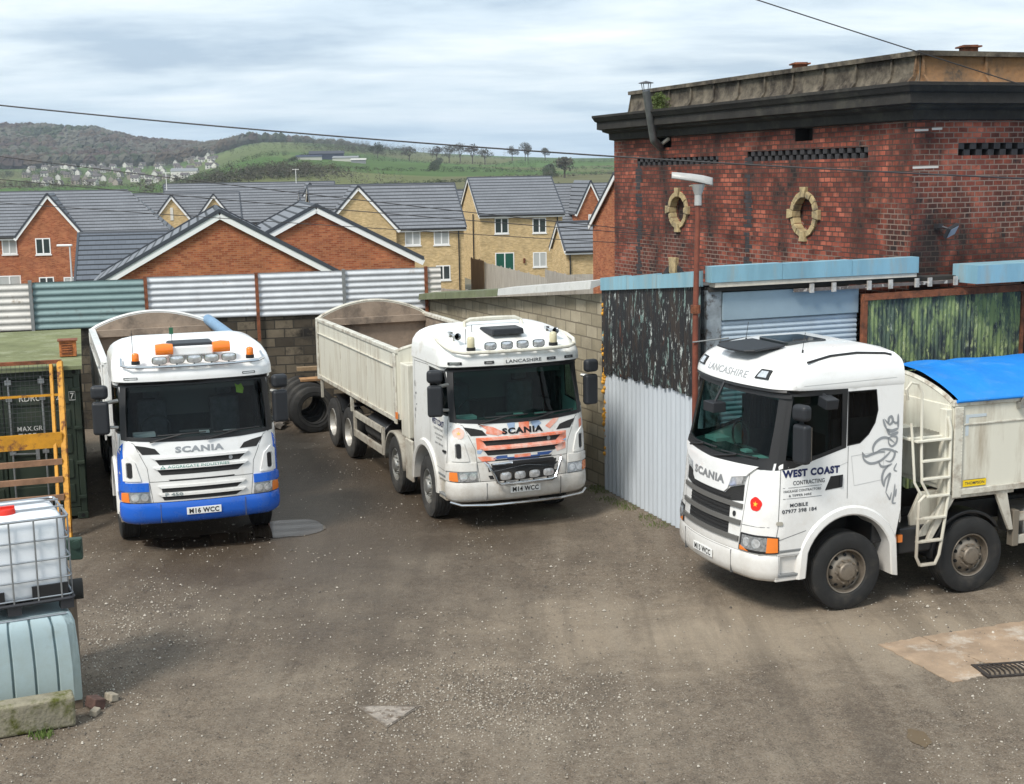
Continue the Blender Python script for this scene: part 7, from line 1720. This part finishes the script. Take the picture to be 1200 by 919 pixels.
# roof gear
mb = MB(); mb.tube([(-1.15,-1.10,3.06),(-.85,-1.13,3.03),(-.55,-1.12,2.98),(-.36,-1.05,2.92),(-.27,-.9,2.895),(-.22,-.4,2.89),(-.21,0,2.89),(-.22,.4,2.89),(-.27,.9,2.895),(-.36,1.05,2.92),(-.55,1.12,2.98),(-.85,1.13,3.03),(-1.15,1.10,3.06)], .030, 8); mb.build('light_bar', cream, T2, smooth=True)
mb = MB(); mb.tube([(-1.30,-.52,3.12),(-1.36,-.50,3.26),(-1.36,-.40,3.30),(-1.36,0,3.31),(-1.36,.40,3.30),(-1.36,.50,3.26),(-1.30,.52,3.12)], .035, 8); mb.build('roof_hoop', cream, T2, smooth=True)
for y in (-.46,-.18,.09,.37): lamp_round(T2, (-.24, y, 2.985), .105, .065, .1)
for y in (-.76, .66): beacon(T2, (-.32, y, 2.92), amb, .22, .07)
mb = MB(); mb.prism([(-.34,-.30),(.34,-.30),(.28,.26),(-.28,.26)], lambda y, x: (-.86+x*.9, y, 3.10), lambda y, x: (-.86+x*.85, y*.95, 3.20)); mb.build('roof_hatch', gplas, T2, bevel=.02)
for y in (-.90, .80):
    mb = MB(); mb.lathe([(.016,-.34),(.018,-.12),(.03,-.05),(.055,.0),(.058,.01),(.04,-.02)], (-.55,y,3.13), 'X', 16); hh_ = mb.build('air_horn', chrome, T2, smooth=True, ang=60)
    mb = MB(); mb.tube([(-.75,y,3.0),(-.75,y,3.13)], .012, 6); mb.box((-.98,y-.03,3.1),(-.88,y+.03,3.17)); mb.build('horn_bracket', chrome, hh_)
for x, y in ((-1.0,-.5),(-.5,-.78)): MB().tube([(x,y,3.0),(x,y,3.25)], .006, 5).build('aerial', blkp, T2)
for sg in (1,-1):
    make_wheel(T2, -1.44, sg, alu, steer=R(-3), tyre=rubd); make_wheel(T2, -3.36, sg, alu, steer=R(-2), tyre=rubd)
    make_wheel(T2, -6.78, sg, rimw, True, tyre=rubd, yc=1.05); make_wheel(T2, -8.08, sg, rimw, True, tyre=rubd, yc=1.05)
make_chassis(T2, -8.9, (-1.44,-3.36,-6.78,-8.08), chas)
bd2 = tipper_body(T2, -2.90, -9.0, 1.42, 2.60, cream, crm2, 2.82, 3.0, tan)
mb = MB(); mb.prism([(-1.9,1.0),(-2.22,1.0),(-2.22,2.72),(-1.9,2.62)], lambda x, z: (x-.75,-1.19,z), lambda x, z: (x-.75,1.19,z)); 
mb = MB(); mb.box((-2.88,-1.2,1.15),(-2.42,-.75,2.45)); mb.box((-2.88,.75,1.15),(-2.42,1.2,2.45)); mb.box((-2.87,-.75,1.3),(-2.6,.75,2.5)); mb.build('headboard_cabinet', cream, bd2, bevel=.02)
mb = MB(); mb.box((-2.95,-1.262,1.44),(-2.86,-1.285,1.56)); mb.build('marker_light', orl, bd2); text_on(lambda u, v: (-2.9+v*0, -1.29, u), 'o', .01, .01, dkl, bd2) if False else None
mb = MB(); mb.box((-2.62,-1.22,.42),(-2.2,-1.17,1.15)); mb.box((-2.62,1.17,.42),(-2.2,1.22,1.15)); mb.build('side_skirt', crm2, T2, bevel=.02)
mb = MB(); mb.box((-2.62,-1.17,.95),(-2.15,-.7,1.10)); mb.build('battery_box', chas, T2, bevel=.02)
mudguard(T2, -3.36, crm2, .62, a0=0, a1=180); mudguard(T2, -6.78, blkp2, .60, a0=70, a1=150, y1=1.1); mudguard(T2, -8.08, blkp2, .60, a0=30, a1=110, y1=1.1)
for sg in (1,-1):
    mb = MB(); ya, yb = sorted((sg*1.18, sg*1.23)); mb.box((-6.15,ya,.56),(-4.05,yb,.70)); mb.box((-6.15,ya,.96),(-4.05,yb,1.08)); mb.box((-4.12,ya,.56),(-4.02,yb,1.08)); mb.box((-6.18,ya,.56),(-6.08,yb,1.08)); mb.build('side_guard', crm2, T2, bevel=.006)
mb = MB(); mb.tube([(-4.3,-.88,.85),(-5.6,-.88,.85)], .27, 18); mb.build('fuel_tank', blkp2, T2, smooth=True, bevel=.02); mb = MB(); mb.box((-4.4,.65,.55),(-5.7,1.1,1.05)); mb.build('air_tank_box', chas, T2, bevel=.03)
mb = MB(); mb.box((-6.3,-1.25,1.05),(-6.2,-1.2,1.38)); mb.box((-8.85,-1.25,.95),(-8.8,-1.2,1.4)); mb.build('body_stay', crm2, T2)

# ---------------------------------------------------------------- lorry three: high cab with griffin and blue sheet
T3 = empty('tipper_lorry', (2.52+.03, 17.627-.05, 0), -2.799, 'white high cab tipper lorry with griffin graphic and bright blue load cover', 'lorry', 'tipper lorries')
cab, body = make_cab(T3, 'G', wp, wp, ws_green, dict(plate='M15 WCC'))
front_text(cab, 'SCANIA', -.42, .40, 1.70, .11, silver, T3, .034, .05)
front_text(cab, 'LANCASHIRE', -.52, .52, 3.085, .085, greyl, T3, .006, .012)
for y in (-.80, .80):
    q_ = [(y-.12,3.06),(y+.12,3.06),(y+.10,3.17),(y-.08,3.17)]
    mb = MB(); patch(mb, cab.front, q_, .02, .03, .08); rl_ = mb.build('roof_light', blkp, T3, smooth=True, ang=30); mb = MB(); patch(mb, cab.front, [(y+(a-y)*.65, 3.11+(b-3.11)*.65) for a, b in q_], .024, .004, .08); mb.build('lens', lens, rl_)
side_text(cab, 1, 'WEST COAST', -.455, -1.28, 1.90, .10, navy_, T3, .004, .055, slope=0)
side_text(cab, 1, 'CONTRACTING', -.60, -1.06, 1.775, .055, dkl, T3, .004, .012)
mb = MB()
for z in (1.715, 1.575): side_patch(mb, cab, 1, [(-.46,z),(-1.02,z),(-1.02,z+.005),(-.46,z+.005)], .004, 0, .2)
mb.build('lettering', dkl, T3, recalc=False)
side_text(cab, 1, 'HAULAGE CONTRACTORS', -.47, -1.01, 1.675, .032, dkl, T3, .004, .012); side_text(cab, 1, '& TIPPER HIRE', -.54, -.87, 1.615, .030, dkl, T3, .004, .012)
side_text(cab, 1, 'MOBILE', -.56, -.82, 1.49, .048, dkl, T3, .004, .03); side_text(cab, 1, '07977 398 184', -.45, -.95, 1.415, .050, dkl, T3, .004, .025)
rose(cab, T3, lambda mb, p, off: patch(mb, cab.front, p, off, 0, .06), .98, 1.49, .085, redr, yelr)
mb = MB(); side_patch(mb, cab, 1, [(-1.07,1.64),(-1.32,1.66),(-1.33,1.82),(-1.15,1.815)], .006, .006, .2); dh = mb.build('door_handle', blkp, T3); mb = MB(); side_patch(mb, cab, 1, [(-1.28,1.67),(-1.315,1.67),(-1.32,1.80),(-1.28,1.80)], .02, .012, .2); mb.build('grip', gplas, dh)
mb = MB(); side_patch(mb, cab, 1, rrect(-.46,1.24,-.38,1.29,.02), .012, .012, .06); mb.build('repeater', mat('repeater_grey', (.35,.33,.28), .4), T3)
# griffin graphic: outlined beak, crown, feathers (open strokes along the rear of the cab side)
gr = mat('griffin_grey', (.27,.285,.30), .45)
mb = MB()
def stroke(pts, ws):
    n = len(pts); l = []; r_ = []
    for i, p in enumerate(pts):
        a = Vector(pts[max(0, i-1)]); b = Vector(pts[min(n-1, i+1)]); d = (b-a).normalized(); nn = Vector((-d.y, d.x)); wv = ws[i] if isinstance(ws, (list, tuple)) else ws*(1-.85*abs(2*i/(n-1)-1)**3)
        l.append(tuple(Vector(p)+nn*wv/2)); r_.append(tuple(Vector(p)-nn*wv/2))
    for i in range(n-1): 
        q_ = [l[i], l[i+1], r_[i+1], r_[i]]
        side_patch(mb, cab, 1, q_, .0045, 0, .5)
def curve(ctrl, n=8):
    out = []
    for i in range(len(ctrl)-1):
        p0 = Vector(ctrl[max(0, i-1)]); p1 = Vector(ctrl[i]); p2 = Vector(ctrl[i+1]); p3 = Vector(ctrl[min(len(ctrl)-1, i+2)])
        for k in range(n):
            t_ = k/n; out.append(tuple(.5*((2*p1)+(-p0+p2)*t_+(2*p0-5*p1+4*p2-p3)*t_*t_+(-p0+3*p1-3*p2+p3)*t_**3)))
    out.append(tuple(ctrl[-1])); return out
G_ = lambda x, y: (x, y)   # sketch grid -> side of cab
for c_, w__ in (([(-1.61,2.09),(-1.66,2.03),(-1.76,2.05),(-1.86,2.07),(-1.96,2.06)],.034),([(-1.61,2.09),(-1.64,1.99),(-1.74,1.93),(-1.88,1.95),(-1.99,2.02),(-2.04,2.07)],.032),
    ([(-1.78,2.06),(-1.77,2.13),(-1.81,2.20),(-1.90,2.25),(-2.00,2.24),(-2.10,2.17)],.036),([(-1.80,2.06),(-1.90,2.10),(-2.02,2.09),(-2.10,2.05),(-2.09,1.98),(-2.04,1.93),(-1.96,1.95)],.032),
    ([(-1.86,1.95),(-1.90,1.88),(-1.98,1.87),(-2.07,1.90)],.032),([(-2.03,1.89),(-1.95,1.82),(-1.92,1.74),(-1.93,1.66),(-1.955,1.60)],.034),([(-1.955,1.60),(-1.97,1.70),(-2.04,1.77),(-2.02,1.68),(-1.98,1.52)],.030),
    ([(-2.00,2.25),(-2.01,2.17),(-2.06,2.13),(-2.12,2.17),(-2.13,2.24),(-2.06,2.26),(-2.0,2.24)],.028),([(-1.98,1.53),(-2.03,1.45),(-2.05,1.43),(-2.07,1.52)],.022),([(-2.12,1.63),(-2.11,1.50),(-2.09,1.38),(-2.145,1.37)],.028),([(-2.145,1.56),(-2.13,1.45)],.02),
    ([(-2.10,2.07),(-2.15,2.04)],.018),([(-2.14,1.90),(-2.10,1.82),(-2.15,1.79)],.02),([(-1.97,2.37),(-2.02,2.28)],.04),([(-1.91,2.50),(-1.94,2.42),(-1.97,2.36)],.03),([(-1.93,2.50),(-1.99,2.44),(-2.0,2.50),(-2.04,2.52),(-2.06,2.46),(-2.02,2.42),(-1.98,2.44)],.036),([(-2.06,2.46),(-2.11,2.43),(-2.15,2.45)],.03),([(-2.14,2.55),(-2.145,2.36)],.03),([(-1.97,2.36),(-2.05,2.33),(-2.15,2.36)],.045),([(-2.02,2.28),(-2.10,2.29),(-2.15,2.31)],.04)):
    stroke(curve([G_(*p) for p in c_]), w__)
mb.build('griffin_graphic', gr, T3, recalc=False)
# roof: hatch glass, deflector plate, rails, aerials
mb = MB(); mb.prism([(-1.02,-.42),(-1.02,.42),(-.55,.46),(-.44,.36),(-.40,0),(-.44,-.36),(-.55,-.46)], lambda x, y: (x+.08, y, 3.395-.10*max(0, x+.9)), lambda x, y: (x+.08, y, 3.425-.10*max(0, x+.9))); mb.build('roof_deflector', gplas, T3, bevel=.012)
mb = MB(); mb.prism(rrect(-1.62,-.36,-.98,.36,.06), lambda x, y: (x,y,3.40), lambda x, y: (x,y,3.452)); mb.build('roof_hatch', mat('dark_glass', (.02,.025,.028), .06, spec=.9), T3, bevel=.01)
mb = MB()
for sg in (1,-1): mb.tube([(x, sg*(cab.w(z)-.0), z+.012) for x, z in ((-.82,3.275),(-1.2,3.33),(-1.6,3.345),(-2.0,3.32),(-2.08,3.30))], .016, 6)
mb.build('roof_rail', blkp, T3, smooth=True)
for x, y in ((-.95,.80),(-.95,-.65)): mb = MB(); mb.tube([(x,y,3.3),(x-.05,y,3.62)], .004, 5); mb.tube([(x,y,3.3),(x-.02,y,3.40)], .012, 6); mb.build('aerial', blkp, T3)
for sg in (1,-1):
    make_wheel(T3, -1.44, sg, rimm, steer=R(0)); make_wheel(T3, -3.38, sg, rimm); make_wheel(T3, -6.4, sg, rimw, True, yc=1.05); make_wheel(T3, -7.75, sg, rimw, True, yc=1.05)
make_chassis(T3, -8.6, (-1.44,-3.38,-6.4,-7.75), chas)
bd3 = tipper_body(T3, -2.98, -8.9, 1.44, 2.58, cream, crm2, 2.90, 2.90, tan, rib=False)
# blue roll over sheet
mb = MB(); 
def cov(u, v):
    y = 1.29-2.58*v; x = -3.03-5.86*u; h = 2.66+.31*math.sin(math.pi*v)**.85
    h += .012*math.sin(u*46+3*v)*math.sin(math.pi*v)**.5+.010*noise.noise(Vector((x*3, y*3, 0)))-.02*(math.sin(u*math.pi*9)**2)*math.sin(math.pi*v)
    return (x, y, h)
mb.grid(cov, 90, 24); cv = mb.build('load_cover', sheetb, T3, smooth=True, recalc=False)
mb = MB(); mb.tube([(-3.0,1.29,2.655),(-8.9,1.29,2.655)], .024, 8); mb.build('sheet_hem', sheetb, cv, smooth=True)
for x in (-4.02,-5.4,-6.8): mb = MB(); mb.bar((x,1.31,2.55),(x-.12,1.30,2.80),.02,.05); mb.box((x-.04,1.255,2.5),(x+.04,1.33,2.58)); mb.build('sheet_arm', alu, cv)
# header cabinet behind the cab with steps
mb = MB(); mb.box((-2.96,-1.2,1.5),(-2.93,1.2,2.6)); mb.box((-2.95,.55,2.16),(-2.36,1.18,2.2)); mb.box((-2.95,-1.15,2.16),(-2.5,.55,2.2)); mb.build('walkway', cream, bd3, bevel=.01)
mb = MB()
for i in range(8): mb.box((-2.94,.60+i*.07,2.201),(-2.38,.63+i*.07,2.212))
mb.build('walkway_tread', mat('tread_plate', (.30,.29,.25), .6, .4, bump=.8, bump_s=60), bd3)
mb = MB(); mb.box((-2.97,1.10,1.20),(-2.87,1.24,2.55)); mb.prism([(-2.50,.85),(-2.95,1.38),(-2.98,1.38),(-2.98,1.38),(-2.80,.88)], lambda x, z: (x,1.15,z), lambda x, z: (x,1.19,z)); mb.build('side_post', cream, bd3, bevel=.01)
ld = bpy.data.objects.new('ladder', None); C.objects.link(ld); ld.parent = T3
LR1 = [(-2.28,1.22,2.72),(-2.24,1.24,2.86),(-2.30,1.26,2.95),(-2.40,1.27,2.93),(-2.46,1.27,2.80),(-2.48,1.27,2.0),(-2.50,1.27,1.62),(-2.62,1.27,1.42)]
LR2 = [(-2.95,1.27,2.62),(-2.93,1.27,2.52),(-2.92,1.27,2.4)]
MB().tube(LR1, .020, 8).build('rail', cream, ld, smooth=True)
MB().tube([(-2.36,1.2,2.40),(-2.37,1.22,2.2),(-2.40,1.25,1.62),(-2.50,1.26,1.45)], .018, 8).build('rail', cream, ld, smooth=True)
MB().tube([(-2.90,1.25,2.45),(-2.92,1.28,2.30),(-2.92,1.28,1.44),(-2.86,1.28,1.0),(-2.80,1.28,.62),(-2.74,1.28,.50)], .022, 8).build('rail', cream, ld, smooth=True)
MB().tube([(-2.55,1.28,1.44),(-2.46,1.28,1.36),(-2.44,1.28,.62),(-2.50,1.28,.50)], .022, 8).build('rail', cream, ld, smooth=True)
for z, x0, x1 in ((2.17,-2.38,-2.92),(1.90,-2.48,-2.92),(1.66,-2.50,-2.92),(1.42,-2.56,-2.92),(1.13,-2.44,-2.88),(.82,-2.44,-2.82),(.50,-2.50,-2.74)):
    mb = MB(); mb.box((x1,1.24,z-.015),(x0,1.31,z+.015)); mb.build('rung', cream, ld, bevel=.006)
# sloping wheel arch legs, label, under gear
for (xa, xb_) in ((-2.98,-2.66),(-3.78,-3.98)):
    mb = MB(); mb.prism([(xa-.10,1.40),(xa+.10,1.40),(xb_+.035,.82),(xb_-.035,.82)] if True else [], lambda x, z: (x,1.20,z), lambda x, z: (x,1.255,z)); mb.build('arch_leg', crm2, T3, bevel=.008)
mb = MB(); mb.box((-4.0,.85,1.34),(-2.9,1.25,1.40)); mb.build('arch_top', crm2, T3, bevel=.008)
mb = MB(); mb.prism([(-2.55,.78),(-2.95,.95),(-2.98,1.42),(-2.66,1.42),(-2.50,1.1)], lambda x, z: (x,.98,z), lambda x, z: (x,1.03,z)); mb.build('mud_flap_panel', cream, T3, bevel=.01)
yl = mat('yellow_label', (.80,.55,.01), .5)
mb = MB(); mb.box((-3.53,1.252,1.49),(-3.16,1.258,1.58)); lb = mb.build('maker_label', yl, bd3); text_on(lambda u, v: (-u, 1.2585, v), 'THOMPSON', .31, .04, dkl, lb, (3.345, 1.535), .001, .02)
mb = MB()
for a_, b_ in (((-3.17,1.582),(-3.52,1.582)),((-3.17,1.488),(-3.52,1.488))): mb.bar((a_[0],1.256,a_[1]),(b_[0],1.256,b_[1]),.004,.006)
mb.build('label_border', dkl, lb)
pale_t = mat('reflective_tape', (.50,.56,.60), .35); mb = MB(); mb.box((-3.22,1.252,2.18),(-3.17,1.255,2.46)); mb.box((-3.50,1.252,2.42),(-3.22,1.255,2.46)); mb.build('contour_tape', pale_t, bd3)
mb = MB()
for k in range(24): mb.tube([(-3.10,1.284,1.5+k*.045),(-3.10,1.290,1.5+k*.045)], .008, 6)
mb.build('rivet_row', crm2, bd3)
mb = MB(); mb.box((-2.35,.30,.80),(-1.9,1.05,1.10)); mb.box((-2.9,.55,.62),(-2.30,1.10,.98)); mb.build('battery_box', blkp2, T3, bevel=.03)
mb = MB()
for i in range(6): mb.box((-2.32+.07*i,.6,1.10),(-2.28+.07*i,1.12,1.125))
mb.build('catwalk', chas, T3); mb = MB(); mb.box((-2.32,1.10,.80),(-2.25,1.14,.90)); mb.build('marker_light', orl, T3)
mb = MB(); mb.box((-5.9,1.08,.58),(-4.05,1.22,1.02)); mb.build('side_guard_end', chas, T3) if False else None
mb = MB(); mb.box((-4.12,1.12,.58),(-4.02,1.24,1.08)); mb.build('guard_post', mat('bronze_post', (.22,.19,.15), .5, .4), T3, bevel=.01)
mb = MB(); mb.box((-5.9,1.17,.92),(-4.1,1.22,1.04)); mb.box((-5.9,1.17,.60),(-4.1,1.22,.72)); mb.build('side_guard', crm2, T3, bevel=.006)
mb = MB(); mb.box((-5.8,.55,.62),(-4.3,1.1,1.05)); mb.build('fuel_tank', alu, T3, bevel=.06)
mudguard(T3, -3.38, blkp2, .60, a0=0, a1=150, y1=1.12); mudguard(T3, -6.4, blkp2); mudguard(T3, -7.75, blkp2)

# ================================================================ AIR
hm = bpy.data.materials.new('haze_air'); hm.use_nodes = True; t = hm.node_tree; t.nodes.clear()
o_ = t.nodes.new('ShaderNodeOutputMaterial'); pv = t.nodes.new('ShaderNodeVolumePrincipled'); pv.inputs['Color'].default_value = (.80, .88, 1, 1); pv.inputs['Density'].default_value = .00014; pv.inputs['Anisotropy'].default_value = .3
t.links.new(pv.outputs[0], o_.inputs['Volume'])
zs_ = [terrain(math.sin(a)*d, math.cos(a)*d) for a in (-1.2,-.6,-.3,0,.3,.6,1.2) for d in (500,2000,2700,3400,200*1.045**65)]
mb = MB(); mb.box((-4200,-300,min(zs_)-40),(4200,4200,max(zs_)+60)); hz_ = mb.build('haze', hm); hz_.display_type = 'WIRE'; tag(hz_, kind='stuff')
